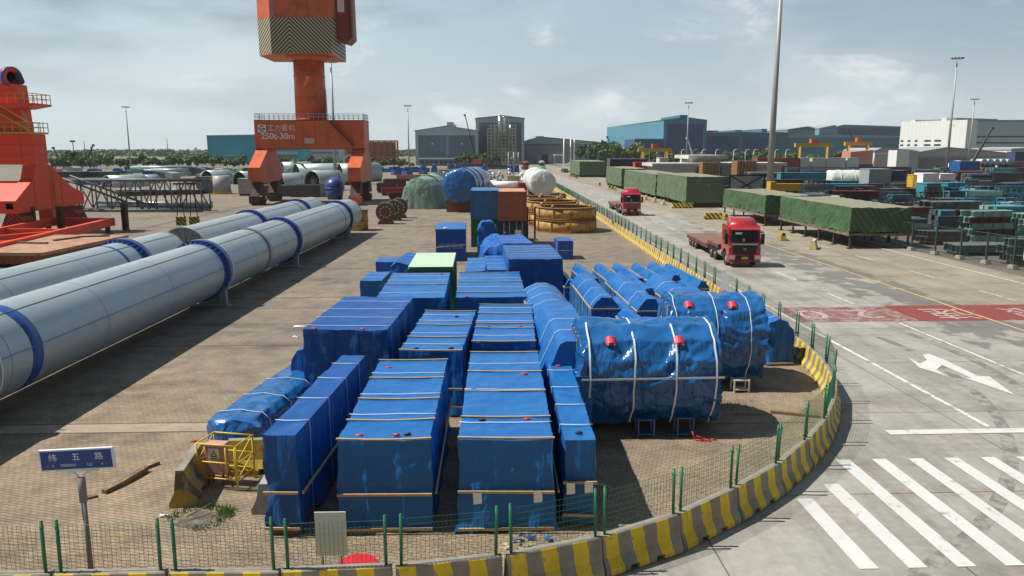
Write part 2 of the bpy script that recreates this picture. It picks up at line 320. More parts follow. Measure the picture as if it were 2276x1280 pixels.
    c = mulnoise(c, .45, .5, .68, (1, 1, 1, 1), (.72, .68, .64, 1), (.5, 1.1, 1), 7)
    c = mulnoise(c, 3.5, .3, .7, (.86, .86, .86, 1), (1.1, 1.1, 1.1, 1))
    # damp patches beside the middle line
    def win(o, a0, a1, b0, b1):
        p = N(nt, 'ShaderNodeMapRange'); L(sp.outputs[o], p.inputs[0]); p.inputs[1].default_value = a0; p.inputs[2].default_value = a1
        q = N(nt, 'ShaderNodeMapRange'); L(sp.outputs[o], q.inputs[0]); q.inputs[1].default_value = b0; q.inputs[2].default_value = b1; q.inputs[3].default_value = 1; q.inputs[4].default_value = 0
        k = N(nt, 'ShaderNodeMath', operation='MULTIPLY'); L(p.outputs[0], k.inputs[0]); L(q.outputs[0], k.inputs[1]); return k.outputs[0]
    w = N(nt, 'ShaderNodeMath', operation='MULTIPLY'); L(win(0, 20, 25, 28, 29.5), w.inputs[0]); L(win(1, 25, 31, 80, 110), w.inputs[1])
    q = N(nt, 'ShaderNodeMapping'); q.inputs['Scale'].default_value = (.55, .42, 1); L(pos, q.inputs[0])
    n = N(nt, 'ShaderNodeTexNoise', _Scale=1.0, _Detail=5, _Roughness=.6); L(q.outputs[0], n.inputs['Vector'])
    a = N(nt, 'ShaderNodeMath', operation='MULTIPLY_ADD'); L(w.outputs[0], a.inputs[0]); a.inputs[1].default_value = .32; L(n.outputs[0], a.inputs[2])
    r = N(nt, 'ShaderNodeMapRange'); L(a.outputs[0], r.inputs[0]); r.inputs[1].default_value = .74; r.inputs[2].default_value = .79; r.inputs[4].default_value = .75
    x = N(nt, 'ShaderNodeMix', data_type='RGBA'); L(r.outputs[0], x.inputs[0]); L(c, x.inputs[6]); x.inputs[7].default_value = (.135, .125, .11, 1)
    L(x.outputs[2], b.inputs['Base Color'])
    rr = N(nt, 'ShaderNodeMapRange'); L(r.outputs[0], rr.inputs[0]); rr.inputs[3].default_value = .8; rr.inputs[4].default_value = .5; L(rr.outputs[0], b.inputs['Roughness'])
    return yard, m
M_YARD, M_ROAD = ground_mats()
M_DIRT = pm('far_dirt', (.20, .18, .15), .95, var=.25, sc=.05, dirt=(.10, .12, .07), dsc=.02, dth=.5, world=True)
structure(MB().add([(-2000, -60, 0), (2000, -60, 0), (2000, 2600, 0), (-2000, 2600, 0)], [(0, 1, 2, 3)]).build('ground', M_DIRT, loc=(0, 0, -.07)))
structure(MB().add([(-90, -40, 0), (140, -40, 0), (140, 46, 0), (38.9, 46, 0), (38.9, 440, 0), (13, 440, 0), (13, 46, 0), (-90, 46, 0)], [(0, 1, 2, 3), (6, 3, 4, 5), (7, 2, 3, 6)][:2]+[(0, 3, 6, 7)]).build('road', M_ROAD, loc=(0, 0, -.03)))
structure(MB().add([(38.9, 46, 0), (330, 46, 0), (330, 330, 0), (38.9, 330, 0)], [(0, 1, 2, 3)]).build('storage_yard_ground', pm('yard_dirt', (.135, .115, .095), .9, var=.25, sc=.3, dirt=(.07, .06, .05), dsc=.6, world=True), loc=(0, 0, -.04)))
NODES = [(-17.2, 14.15), (-15, 14.15), (-12.8, 14.13), (-10.6, 14.13), (-8.4, 14.12), (-6.17, 14.08), (-3.96, 14.02), (-1.78, 14.08), (.45, 14.4), (2.56, 15.08), (4.41, 16.04), (6.2, 17.35), (7.8, 18.75), (9.25, 20.35), (10.6, 22.1), (11.75, 24.0), (12.7, 25.95), (13.35, 28.05), (13.75, 30.2), (14.0, 32.4)]
NCURVE = len(NODES)
_x, _y = NODES[-1]
while _y < 175:
    _y += 2.19; NODES.append((14.0+(_y-32.4)*.0245*(1-(_y-32.4)*.0018), _y))
structure(MB().add([(-95, 14.15, 0)]+[(x, y, 0) for x, y in NODES]+[(16.5, 340, 0), (-300, 340, 0), (-300, 14.15, 0)], [tuple(range(len(NODES)+4))]).build('yard_pavement', M_YARD))
M_STRIP = pm('pale_concrete_strip', (.33, .265, .195), .85, var=.2, sc=1.2, dirt=(.22, .18, .14), dsc=2.5, world=True)
M_JOINT = pm('dark_joint', (.12, .10, .08), .9, world=True)
st = MB(); st.box(-90, -7.6, 23.95, 24.7, -.05, .004)
structure(st.build('yard_strip', M_STRIP))
st = MB()
for y, x0, x1, w in [(23.9, -90, 12, .05), (24.74, -90, 12, .05), (34.95, -40, 12, .07), (39.4, -40, 12, .06), (43.4, -40, 13, .06), (46.6, -40, 13, .09), (58, -40, 14, .06), (73, -60, 14, .08), (90, -60, 14, .06), (110, -60, 14, .1)]:
    st.box(x0, x1, y-w/2, y+w/2, -.05, .008)
structure(st.build('yard_joint', M_JOINT))
st = MB()
for x in (-41.0, -26.5):
    st.add([(x-.3, 40, .006), (x+.3, 40, .006), (x+4.7, 130, .006), (x+4.1, 130, .006)], [(0, 1, 2, 3)])
structure(st.build('crane_rail_track', M_JOINT))
# ------------------------------------------------------------------ painted markings
def worn(name, rgb, under, th=.62, sc=2.2):
    if name in MATS: return MATS[name]
    m, nt, b = _base(name, .7); L = nt.links.new
    g = N(nt, 'ShaderNodeNewGeometry'); n = N(nt, 'ShaderNodeTexNoise', _Scale=sc, _Detail=8, _Roughness=.72); L(g.outputs['Position'], n.inputs['Vector'])
    r = N(nt, 'ShaderNodeMapRange'); L(n.outputs[0], r.inputs[0]); r.inputs[1].default_value = th-.06; r.inputs[2].default_value = th+.06
    mx = N(nt, 'ShaderNodeMix', data_type='RGBA'); L(r.outputs[0], mx.inputs[0]); mx.inputs[6].default_value = rgb+(1,); mx.inputs[7].default_value = under+(1,)
    n2 = N(nt, 'ShaderNodeTexNoise', _Scale=.8, _Detail=6); L(g.outputs['Position'], n2.inputs['Vector'])
    m2 = N(nt, 'ShaderNodeMix', data_type='RGBA', blend_type='MULTIPLY'); m2.inputs[0].default_value = .5; L(mx.outputs[2], m2.inputs[6]); L(n2.outputs[0], m2.inputs[7])
    q = N(nt, 'ShaderNodeMix', data_type='RGBA'); q.inputs[0].default_value = .5; L(m2.outputs[2], q.inputs[6]); L(mx.outputs[2], q.inputs[7])
    L(q.outputs[2], b.inputs['Base Color']); MATS[name] = m; return m
ROADC = (.345, .325, .29)
M_WHITE = worn('white_road_paint', (.66, .66, .64), ROADC, .62)
M_WORNW = worn('worn_white_paint', (.74, .73, .68), ROADC, .55)
M_YELL = worn('yellow_road_paint', (.62, .45, .17), ROADC, .56)
def flat(name, polys, mat, z=-.016):
    b = MB()
    for p in polys: b.add([(x, y, z) for x, y in p], [tuple(range(len(p)))])
    return structure(b.build(name, mat))
def rect(x0, x1, y0, y1): return [(x0, y0), (x1, y0), (x1, y1), (x0, y1)]
cw = []
for i in range(12):
    x = 8.22+i*1.095; cw.append(rect(x, x+.43, 14.97, [18.38, 19.22][i] if i < 2 else 20.84))
flat('crosswalk_marking', cw, M_WHITE)
flat('stop_line_marking', [rect(13.1, 26, 22.72, 23.12)], M_WHITE, -.012)
flat('lane_line_marking', [rect(16.62, 16.8, 23.3, 400), rect(21.92, 22.07, 23.2, 38.3), rect(36.75, 36.92, 26, 400)], M_WORNW)
dl = []
y = 43.3
while y < 380: dl.append(rect(21.92, 22.07, y, y+3.5)); dl.append(rect(32.15, 32.28, y+.5, y+4)); y += 8.4
flat('dashed_lane_marking', dl+[rect(27.2, 27.36, 24, 23.9+3.5)], M_WORNW)
flat('middle_line_marking', [rect(27.22, 27.4, 31.5, 400)], M_YELL, -.012)
AP = [(935, 345), (988, 374), (1020, 358), (1000, 335), (1030, 330), (1105, 360), (1250, 430), (1300, 432), (1415, 515), (1190, 437), (1222, 440), (1088, 380), (1062, 402), (1115, 432), (985, 392)]
flat('arrow_marking', [[G(1556+x/2.022, 622+y/2.022) for x, y in AP]], M_WHITE)
flat('second_arrow_marking', [[(24.6, 27), (24.9, 29.6), (24.5, 29.4), (24.4, 31.6), (24.1, 31.6), (24.2, 29.3), (23.95, 29.2)]], M_WHITE)
M_RED = worn('worn_red_paint', (.25, .05, .042), (.30, .25, .21), .63, 1.1)
M_RED2 = worn('very_worn_red_paint', (.26, .085, .075), (.31, .285, .25), .52, 1.6)
flat('red_band_marking', [rect(23.4, 37.2, 38.75, 42.75)], M_RED, -.022)
flat('worn_red_band_marking', [rect(16.9, 23.4, 38.75, 42.5)], M_RED2, -.022)
M_PINKW = worn('worn_letter_paint', (.50, .40, .375), (.27, .09, .08), .56, 3)
for ch, x, w in (('限', 30.6, .85), ('速', 26.0, .85), ('2', 21.3, 1.1), ('0', 18.3, 1.2)):
    structure(text_mb(ch, 3.0, M_PINKW, 'road_lettering_marking', None, (x, 40.7, -.018), (0, 0, pi), 0, sx=w, sy=1.0))
M_TRACK = worn('tyre_track', (.19, .175, .155), ROADC, .5, 1.3)
b = MB()
for cx, cy, r_, a0, a1, w in ((-2, 33, 21.5, -70, 8, .4), (-2, 33, 23.4, -70, 8, .4), (-6, 34, 29, -62, -8, .35), (-6, 34, 31, -62, -8, .35), (26, 2, 14, 95, 165, .4), (26, 2, 16, 95, 165, .4)):
    n = 40; vs = []
    for k in range(n+1):
        a = R(a0+(a1-a0)*k/n)
        for q in (r_-w/2, r_+w/2): vs.append((cx+q*cos(a), cy+q*sin(a), -.026))
    b.add(vs, [(2*k, 2*k+1, 2*k+3, 2*k+2) for k in range(n)])
structure(b.build('tyre_track_marking', M_TRACK, fix=False))
# ------------------------------------------------------------------ kerb barriers with mesh fence panels
M_STR = stripe_mat('barrier_stripes', (.82, .56, .03), (.30, .26, .20), .70, slant=.12, duty=.48, wob=.10, chip=.62)
M_CONC = pm('old_concrete', (.33, .31, .27), .9, var=.2, sc=2, dirt=(.14, .13, .11), dsc=3)
M_GREEN = pm('green_paint', (.012, .14, .062), .45, var=.12, sc=3)
M_WIRE = pm('green_wire', (.02, .10, .05), .5)
JP = [(-.27, 0), (-.27, .14), (-.15, .36), (-.10, .83), (-.085, .85), (.085, .85), (.10, .83), (.15, .36), (.27, .14), (.27, 0)]
JQ = [(-.27, .12), (-.27, .14), (-.15, .36), (-.10, .83), (-.085, .85), (.085, .85), (.10, .83), (.15, .36), (.27, .14), (.27, .12)]
def barrier_mb(L):
    b = MB(); a = L/2
    b.prism(JP, -a, -.42, 'yz'); b.prism(JQ, -.42, -.18, 'yz'); b.prism(JP, -.18, .30, 'yz'); b.prism(JQ, .30, .54, 'yz'); b.prism(JP, .54, a, 'yz')
    return b
bproto = barrier_mb(2.14).build('barrier_shape', M_STR); bmesh_data = bproto.data; bpy.data.objects.remove(bproto)
wire = MB()
for i in range(22): x = -.92+i*1.84/21; wire.tube((x, 0, .06), (x, 0, .98), .0042, n=3, caps=False, sm=False)
for i in range(8): z = .07+i*.128; wire.tube((-.95, 0, z), (.95, 0, z), .0042, n=3, caps=False, sm=False)
wo = wire.build('wire_mesh', M_WIRE, fix=False); wire_data = wo.data; bpy.data.objects.remove(wo)
pb = MB(); pb.tube((0, 0, -.03), (0, 0, 1.06), .032, n=10); pb.blob((0, 0, 1.06), (.034, .034, .022), 8, jit=0)
for z in (.12, .93): pb.box(-.01, .01, -.055, .055, z-.02, z+.02)
po = pb.build('post', M_GREEN); post_data = po.data; bpy.data.objects.remove(po)
rb = random.Random(5)
for i, ((xa, ya), (xb, yb)) in enumerate(zip(NODES, NODES[1:])):
    a = math.atan2(yb-ya, xb-xa)+rb.uniform(-.012, .012); cx, cy = (xa+xb)/2, (ya+yb)/2
    k = i-4
    if i < 4: where = '%s to the left of the street sign pole' % ORD[3-i]
    elif k < 9: where = '%s to the right from the street sign pole' % ORD[k]
    elif i < NCURVE-1: where = '%s on the bend beside the crosswalk' % ORD[k-9]
    else: where = '%s beyond the bend along the lorry road' % ordn(i-NCURVE+1)
    d = bmesh_data.copy() if False else bmesh_data
    o = bpy.data.objects.new('concrete_barrier', d); C.objects.link(o); o.location = (cx, cy, rb.uniform(-.015, .004)); o.rotation_euler = (0, 0, a)
    tag(o, 'yellow striped concrete barrier, '+where, 'barrier', 'yellow striped kerb barriers')
    f = thing('fence_panel', 'green wire fence panel, '+where, 'fence panel', (cx-sin(a)*0, cy+cos(a)*0, .85), a+rb.uniform(-.02, .02), 'green mesh fence panels on the kerb barriers')
    f.rotation_euler = (rb.uniform(-.03, .03), rb.uniform(-.015, .015), f.rotation_euler[2])
    w = bpy.data.objects.new('wire_mesh', wire_data); C.objects.link(w); w.parent = f
    for s in (-1, 1):
        p = bpy.data.objects.new('post', post_data); C.objects.link(p); p.parent = f; p.location = (s*.96, 0, 0)
# ------------------------------------------------------------------ tarpaulin covered cargo
M_TARP = tarp_mat('blue_tarpaulin', (.011, .125, .385), .36, .3, 1.5)
M_TARPD = tarp_mat('dark_blue_tarpaulin', (.010, .085, .305), .38, .3, 1.4)
M_TARPC = tarp_mat('bright_blue_tarpaulin', (.014, .112, .41), .36, .3, 1.8)
M_SHINY = tarp_mat('shiny_blue_tarpaulin', (.012, .108, .32), .2, .5, 1.2, 1.5)
M_GTARP = tarp_mat('green_tarpaulin', (.115, .165, .095), .6, .35, 4)
M_WOOD = pm('batten_wood', (.50, .34, .17), .75, var=.2, sc=4)
M_STRAP = pm('white_strap', (.72, .74, .76), .5, var=.06)
M_PAPER = pm('white_paper', (.88, .88, .87), .8, var=.03)
M_PINK = pm('red_clip', (.55, .03, .06), .5)
M_BLACK = pm('black_rubber', (.015, .015, .017), .6)
def resample(prof, ds):
    out = [prof[0]]
    for (a, b), (c, d) in zip(prof, prof[1:]):
        L = hypot(c-a, d-b); n = max(1, round(L/ds))
        out += [(a+(c-a)*k/n, b+(d-b)*k/n) for k in range(1, n+1)]
    return out
def tarp(label, cat, x0, y0, w, l, h, rz=0., prof=None, z0=.03, ds=.12, mat=None, seed=0, A=.05, B=.03, sag=.03, battens=(), fbars=(), sbars=(), straps=(), papers=(), clips=(), name='tarped_crate', group='blue tarpaulined cargo in the yard', hem=.05, shoulder=None, endbars=0, capbulge=0., hstrap=None, base=None, crumple=0.):
    root = thing(name, label, cat, (x0, y0, 0), R(rz), group); mat = mat or M_TARP
    prof = prof or [(0, z0), (0, h), (w, h), (w, z0)]
    P = resample(prof, ds); n = len(P); m = max(2, round(l/ds)); sd = seed*7.31+1.7
    zlo, zhi = min(p[1] for p in P), max(p[1] for p in P); cx = sum(p[0] for p in prof)/len(prof); cz = (zlo+zhi)/2
    nr = []
    for i in range(n):
        a, b = P[max(0, i-1)], P[min(n-1, i+1)]; d = Vector((b[0]-a[0], b[1]-a[1])); d.normalize(); nr.append((-d.y, d.x))
    def fold(u, z):
        v = (z-zlo)/max(.1, zhi-zlo)
        rdg = 1-2*abs(fbm(u*1.25+z*.25*sin(sd), z*.22, sd, 2)); q = fbm(u*.8+z*.9, z*.9-u*.4, sd+9, 3)
        if crumple:
            w1, w2 = fbm(u*.7, z*.7, sd+3, 2), fbm(u*.7+9, z*.7, sd+5, 2)
            q = (1-2*abs(fbm(u*.55+z*.75+w1*.9, z*.5-u*.25+w2*.9, sd+1, 2)))*.9+(1-2*abs(fbm(u*1.5-z*1.0+w2*1.4, z*1.3+w1, sd+6, 2)))*.55-.8
            return crumple*q*(.55+.45*fbm(u*.4, z*.4, sd+8, 1))
        pl = (1-2*abs(fbm(u*3.6+.6*z*sin(sd*3+u*.5), z*.16, sd+12, 2)))-.5
        flare = max(0, 1-(z-zlo)/.28)*(.035+.09*fbm(u*1.7, 2, sd+14, 2))
        sw = max(0, 1-abs(v-.62-.25*fbm(u*.6, 7, sd+15, 1))/.3)*.02*(1-2*abs(fbm(u*1.1-z*2.2, z*1.5, sd+16, 2)))
        return 1.3*A*(rdg-.45)*(.3+.7*(1-v))+B*q+.42*A*pl*(.5+.5*(1-v))+flare+sw
    def tops(x, y):
        s = B*.7*fbm(x*1.1, y*1.1, sd+4, 3)+.012*fbm(x*5, y*2, sd+2, 2)
        s -= sag*sin(pi*min(1, max(0, x/w)))*(.4+.6*abs(fbm(y*.8, 3, sd, 1)))
        return s
    V = []; F = []
    for j in range(m+1):
        y = l*j/m
        for i in range(n):
            x, z = P[i]; nx, nz = nr[i]; t = max(0, min(1, (abs(nz)-.55)/.35)) if nz > 0 else 0
            d = tops(x, y)*t+fold(y+x*.3, z)*(1-t); ex = 0
            if j in (0, m): ex = (fold(x, z)*(1 if j == 0 else -1))*-1*(1-t)
            zz = z+nz*d
            if i in (0, n-1): zz += hem*(fbm(y*2.3, x, sd, 2))
            V.append((x+nx*d, y+ex, max(.005, zz)))
    for j in range(m):
        for i in range(n-1): a = j*n+i; F.append((a, a+1, a+n+1, a+n))
    for j, sg in ((0, -1), (m, 1)):                       # end walls as shrinking rings
        K = max(3, round(min(w, zhi-zlo)/2/ds)); prev = [j*n+i for i in range(n)]
        for k in range(1, K+1):
            s = 1-k/K; cur = []
            for i in range(n):
                x, z = cx+(P[i][0]-cx)*s, (cz+(P[i][1]-cz)*s) if i not in (0, n-1) else P[i][1]
                if k == K: x, z = cx, cz if 0 < i < n-1 else P[i][1]
                if k == K and i not in (0, n-1): z = cz
                d = fold(x, z)+capbulge*(1-s*s); cur.append(len(V)); V.append((x, (0 if j == 0 else l)+sg*d, z+(hem*fbm(x*2.3, 5, sd, 2) if i in (0, n-1) else 0)))
            for i in range(n-1):
                q = (prev[i], prev[i+1], cur[i+1], cur[i]); F.append(q if sg < 0 else q[::-1])
            # close the bottom wedge
            prev = cur
    b = MB(); b.v = V; b.f = [list(f) for f in F]; b.m = [0]*len(F); b.s = [True]*len(F)
    to = b.build('tarpaulin', mat, root, fix=False); to.data.set_sharp_from_angle(angle=R(52))
    rr = random.Random(seed+50)
    def topz(x):
        best = zlo
        for (a, c), (d, e) in zip(prof, prof[1:]):
            if abs(d-a) > 1e-6 and min(a, d)-1e-6 <= x <= max(a, d)+1e-6: best = max(best, c+(e-c)*(x-a)/(d-a))
        return best if best > zlo else zhi
    for y in battens:
        bb = MB(); k = 6; bow = rr.uniform(-.05, .02); sk = rr.uniform(-.06, .06)
        pts = [(-.03+(w+.06)*q/k, y+sk*(q/k-.5)+bow*sin(pi*q/k), topz(max(0, min(w, w*q/k)))+.03-.02*sin(pi*q/k)) for q in range(k+1)]
        for p, q in zip(pts, pts[1:]): bb.bar(p, q, .055, .035)
        bb.build('batten', M_WOOD, root)
    for z in fbars: MB().bar((-.03, -.055-A, z+rr.uniform(-.02, .02)), (w+.03, -.055-A, z+rr.uniform(-.02, .02)), .04, .06).build('batten', M_WOOD, root)
    for z, sx in sbars: MB().bar((w+.05+A if sx > 0 else -.05-A, -.03, z), (w+.05+A if sx > 0 else -.05-A, l, z), .04, .06).build('batten', M_WOOD, root)
    for y in straps:
        bb = MB(); vs = []; Q = resample(prof, .25); nn = len(Q); wd = .015 if not hstrap else .027
        for i, (x, z) in enumerate(Q):
            a, c = Q[max(0, i-1)], Q[min(nn-1, i+1)]; d = Vector((c[0]-a[0], c[1]-a[1])); d.normalize(); o = .022+A*.45*(1-max(0, d.x)**4)
            yy = y+.05*fbm(x*1.1, z*1.1, y+sd, 2)
            for s in (-wd, wd): vs.append((x-d.y*o, yy+s, z+d.x*o))
        bb.add(vs, [(2*i, 2*i+1, 2*i+3, 2*i+2) for i in range(nn-1)], 0, True); bb.build('strap', M_STRAP, root)
    for x, z in papers:
        MB().add([(x-.10, -.115-A, z+.14), (x+.10, -.115-A, z+.13), (x+.11, -.10-A, z-.14), (x-.09, -.13-A, z-.15)], [(0, 1, 2, 3)]).build('paper_sheet', M_PAPER, root)
    for x, y, kind in clips:
        z = topz(x); bb = MB(); bb.blob((x, y, z+.015), (.10, .05, .035), 8, 0, .25, int(x*9)); bb.build('lifting_lug', M_PINK if kind else M_BLACK, root)
    if shoulder:
        zs, xs = shoulder
        for x in xs:
            MB().bar((x, -.03, zs), (x, l+.03, zs), .045, .06).build('batten', M_WOOD, root)
            for k in range(0, max(2, int(l/1.1))+1):
                y = l*k/max(2, int(l/1.1)); MB().bar((x, y, .1), (x, y, zs), .05, .035).build('batten', M_WOOD, root)
        MB().bar((0, -.06, zs), (w, -.06, zs), .045, .06).build('batten', M_WOOD, root)
    if hstrap is not None:
        MB().bar((w+.05, -.02, hstrap), (w+.05, l+.05, hstrap+.05), .012, .06).build('strap', M_STRAP, root)
    for k in range(endbars):
        x = w*(.25+.5*k/max(1, endbars-1)); MB().bar((x+.12, -.07, zhi-.3), (x-.25, -.07, zlo+.8), .06, .035, up=(0, 1, 0)).build('batten', M_WOOD, root)
    if base: MB().box(.02, w-.02, .02, l-.02, .0, base).build('skid', M_RUST, root)
    return root
M_RUST = pm('rusty_steel', (.26, .085, .035), .8, var=.25, sc=3, dirt=(.12, .05, .03), dsc=4, dth=.55)
# A..: crates, each (near left corner, width, length, height, turn)
tarp('wide blue tarped crate in the front row without papers on its front', 'crate', -3.36, 17.05, 2.16, 6.9, 2.3, -1, ds=.085, seed=1, A=.075, B=.05, battens=(.05, 1.35, 3.0, 4.9, 6.85), fbars=(.12, 1.0), sbars=((1.0, 1),), straps=(1.75, 3.4, 5.4), clips=((.45, .3, 1), (1.35, .32, 1), (1.6, .36, 0), (.4, 6.0, 1)))
tarp('wide blue tarped crate in the front row with two white papers hung on its front', 'crate', -.53, 17.0, 2.22, 7.8, 2.3, -1.5, ds=.085, seed=2, A=.085, B=.05, battens=(.05, 1.5, 3.6, 5.5, 7.75), fbars=(.12, 1.05), sbars=((1.0, 1),), straps=(1.1, 3.75, 6.4), papers=((.43, .93), (1.85, .96)), clips=((.5, 1.3, 0), (1.65, 1.32, 1), (1.7, 5.2, 1)))
tarp('tall narrow blue tarped crate at the left end of the front row', 'crate', -5.04, 17.0, .76, 6.9, 2.5, -5, ds=.085, seed=3, A=.07, B=.04, z0=.18, fbars=(.22, 1.12), sbars=((1.1, 1),), straps=(.9, 2.6, 4.4, 5.9), mat=M_TARPD, base=.2)
tarp('narrow blue tarped crate at the right end of the front row with two white papers', 'crate', 1.98, 17.25, .76, 6.9, 2.15, -1.5, ds=.085, seed=4, A=.07, B=.05, fbars=(.28, 1.12), straps=(1.0, 2.5, 4.1, 5.8), papers=((.15, 1.0), (.58, 1.03)), clips=((.4, .45, 0), (.35, 6.3, 1)))
tarp('low lumpy blue tarp bundle left of the tall narrow crate, behind the yellow cage', 'cargo bundle', -8.35, 22.2, 1.75, 8.4, 1.05, -9, prof=[(0, .03), (.02, .75), (.16, .98), (.85, 1.08), (1.5, 1.0), (1.72, .8), (1.75, .03)], ds=.08, seed=5, A=.08, B=.07, crumple=.13, straps=(.8, 2.4, 4.2, 6.2, 8), mat=M_SHINY, capbulge=.25)
tarp('large blue tarped box at the left of the pile, its plain front facing the sign', 'crate', -6.19, 26.3, 2.95, 6.0, 2.8, -4, seed=6, A=.09, B=.05, straps=(.5, 1.9, 3.4, 4.9), clips=((.4, .02, 1), (2.1, .02, 1)), mat=M_TARPD)
tarp('narrow blue tarp slope leaning along the left of the large blue box', 'cargo bundle', -6.95, 27.2, .8, 7.0, 2.0, -4, prof=[(0, .03), (.1, 1.4), (.3, 1.8), (.8, 1.95), (.8, .03)], seed=7, A=.08, B=.06, straps=(1, 2.5, 4.4))
tarp('blue tarped crate of the second row, wooden bars on top, left of its twin', 'crate', -2.74, 25.1, 2.1, 6.5, 2.3, -4, seed=8, battens=(.05, 1.9, 3.9, 6.4), fbars=(.35, 1.0), straps=(.9, 2.5, 4.6, 5.6), clips=((1.7, .35, 0), (.5, .3, 0), (1.4, 5.4, 0)))
tarp('blue tarped crate of the second row, wooden bars on top, right of its twin', 'crate', -.3, 26.2, 2.24, 6.6, 2.3, -2.5, seed=9, battens=(.05, 2.1, 2.9, 4.7, 6.5), straps=(.9, 3.3, 5.8), clips=((.5, 2.25, 0), (1.7, 2.3, 1)))
tarp('broad blue tarped crate of the third row, behind the two twin crates, right one', 'crate', -1.12, 34.45, 3.26, 7.1, 2.3, 0, ds=.15, seed=10, battens=(1.2, 4.1, 7), straps=(2.6, 5.2), clips=((.45, .03, 1),))
tarp('broad blue tarped crate of the third row, in front of the pale green box', 'crate', -4.67, 33.9, 3.05, 7.0, 2.4, 0, ds=.15, seed=11, battens=(3.4,), straps=(1.2, 4.6, 5.9, 6.8), clips=((2.6, 6.5, 1),))
tarp('small blue tarped box to the left of the pale green box', 'crate', -7.25, 53.0, 1.6, 2.3, 1.25, 0, ds=.15, seed=12, mat=M_TARPC)
tarp('small blue tarped box beside the broad crate of the third row', 'crate', -7.0, 44.4, 1.25, 3.4, 1.4, -2, ds=.15, seed=13, straps=(1.2, 2.4))
tarp('little blue tarp bundle on the ground left of the third row, the rounder one', 'cargo bundle', -6.9, 36.2, .9, 1.3, .8, 0, prof=[(0, .03), (.05, .5), (.3, .8), (.6, .8), (.85, .5), (.9, .03)], ds=.12, seed=14, A=.07, B=.08, mat=M_TARPC, capbulge=.15)
tarp('little blue tarp bundle with a white label left of the third row', 'cargo bundle', -5.75, 37.5, .75, 1.7, .85, -10, prof=[(0, .03), (.02, .7), (.2, .85), (.6, .85), (.75, .6), (.75, .03)], ds=.12, seed=15, A=.06, B=.06, mat=M_TARPC, straps=(1.1,))
tarp('blue tarp heap behind the pale green box', 'cargo bundle', -6.1, 50.2, 2.5, 4.5, 1.7, -4, prof=[(0, .03), (.1, 1.3), (.6, 1.7), (1.4, 1.5), (2.2, 1.75), (2.5, .03)], ds=.16, seed=16, A=.1, B=.14, mat=M_TARPC)
tarp('tall irregular blue tarp heap in front of the green container', 'cargo bundle', .05, 50.5, 2.3, 7.5, 3, 0, prof=[(0, .03), (.15, 2.0), (.6, 2.5), (1.3, 2.7), (1.9, 2.3), (2.2, 1.5), (2.3, .03)], ds=.16, seed=17, A=.16, B=.25, mat=M_TARPC, capbulge=.4)
tarp('slim upright blue tarp bundle poking up beside the green container', 'cargo bundle', -.15, 60.6, 1.5, 1.8, 3.3, 0, ds=.16, seed=18, A=.12, B=.15, prof=[(0, .03), (.05, 2.7), (.35, 3.3), (1.1, 3.3), (1.45, 2.7), (1.5, .03)], mat=M_TARPC)
tarp('long blue bundle with a wavy top between the pile and the upright bundle', 'cargo bundle', -.9, 44.4, 1.3, 5.8, 1.9, -1, ds=.16, seed=19, straps=(1.5, 3.4, 5), prof=[(0, .03), (0, 1.9), (1.2, 1.95), (1.3, .03)])
tarp('narrow blue tarped box in the gap behind the third row', 'crate', .42, 44.0, 1.15, 6.2, 2.05, 1, ds=.15, seed=20, straps=(.9, 2.4, 4, 5.4))
tarp('blue tarped box at the back with a rope round its middle, right of the heap', 'crate', 1.6, 42.45, 3.05, 6.6, 2.9, 1, ds=.15, seed=21, A=.07, battens=(), fbars=(.35,), straps=(1, 2, 3.1, 4.2, 5.3), mat=M_TARPD)
tarp('blue container covered by a faded lilac blue tarp roof in front of the navy container', 'crate', 1.55, 50.4, 2.0, 5.2, 2.8, 5, ds=.15, seed=22, straps=(.6, 2.0, 3.6, 4.9), mat=M_TARPC)
tarp('arched blue tarped cargo with curved wooden bars, behind the gabled one', 'cargo', 2.15, 30.3, 1.95, 6.0, 2.7, 1.5, prof=[(0, .03), (0, 2.1), (.25, 2.4), (.7, 2.62), (1.2, 2.62), (1.65, 2.4), (1.95, 2.1), (1.95, .03)], seed=23, sag=0, battens=(), straps=(.1, 1.6, 3.2, 4.8, 5.8), shoulder=(2.1, (-.02,)), mat=M_TARP)
tarp('gabled blue tarped cargo with a sloping left shoulder beside the big round module', 'cargo', 2.1, 23.6, 1.75, 6.3, 2.95, 1.0, prof=[(-.35, .4), (-.1, 1.6), (.45, 2.85), (.6, 2.95), (1.6, 2.95), (1.75, 2.6), (1.75, .2)], seed=24, A=.05, sag=.01, straps=(1.5, 3.2), mat=M_TARP)
tarp('low blue tarped block stepped in front of the gabled cargo', 'cargo', 2.35, 22.7, 1.1, .9, 2.05, 1, seed=25, straps=(.4,))
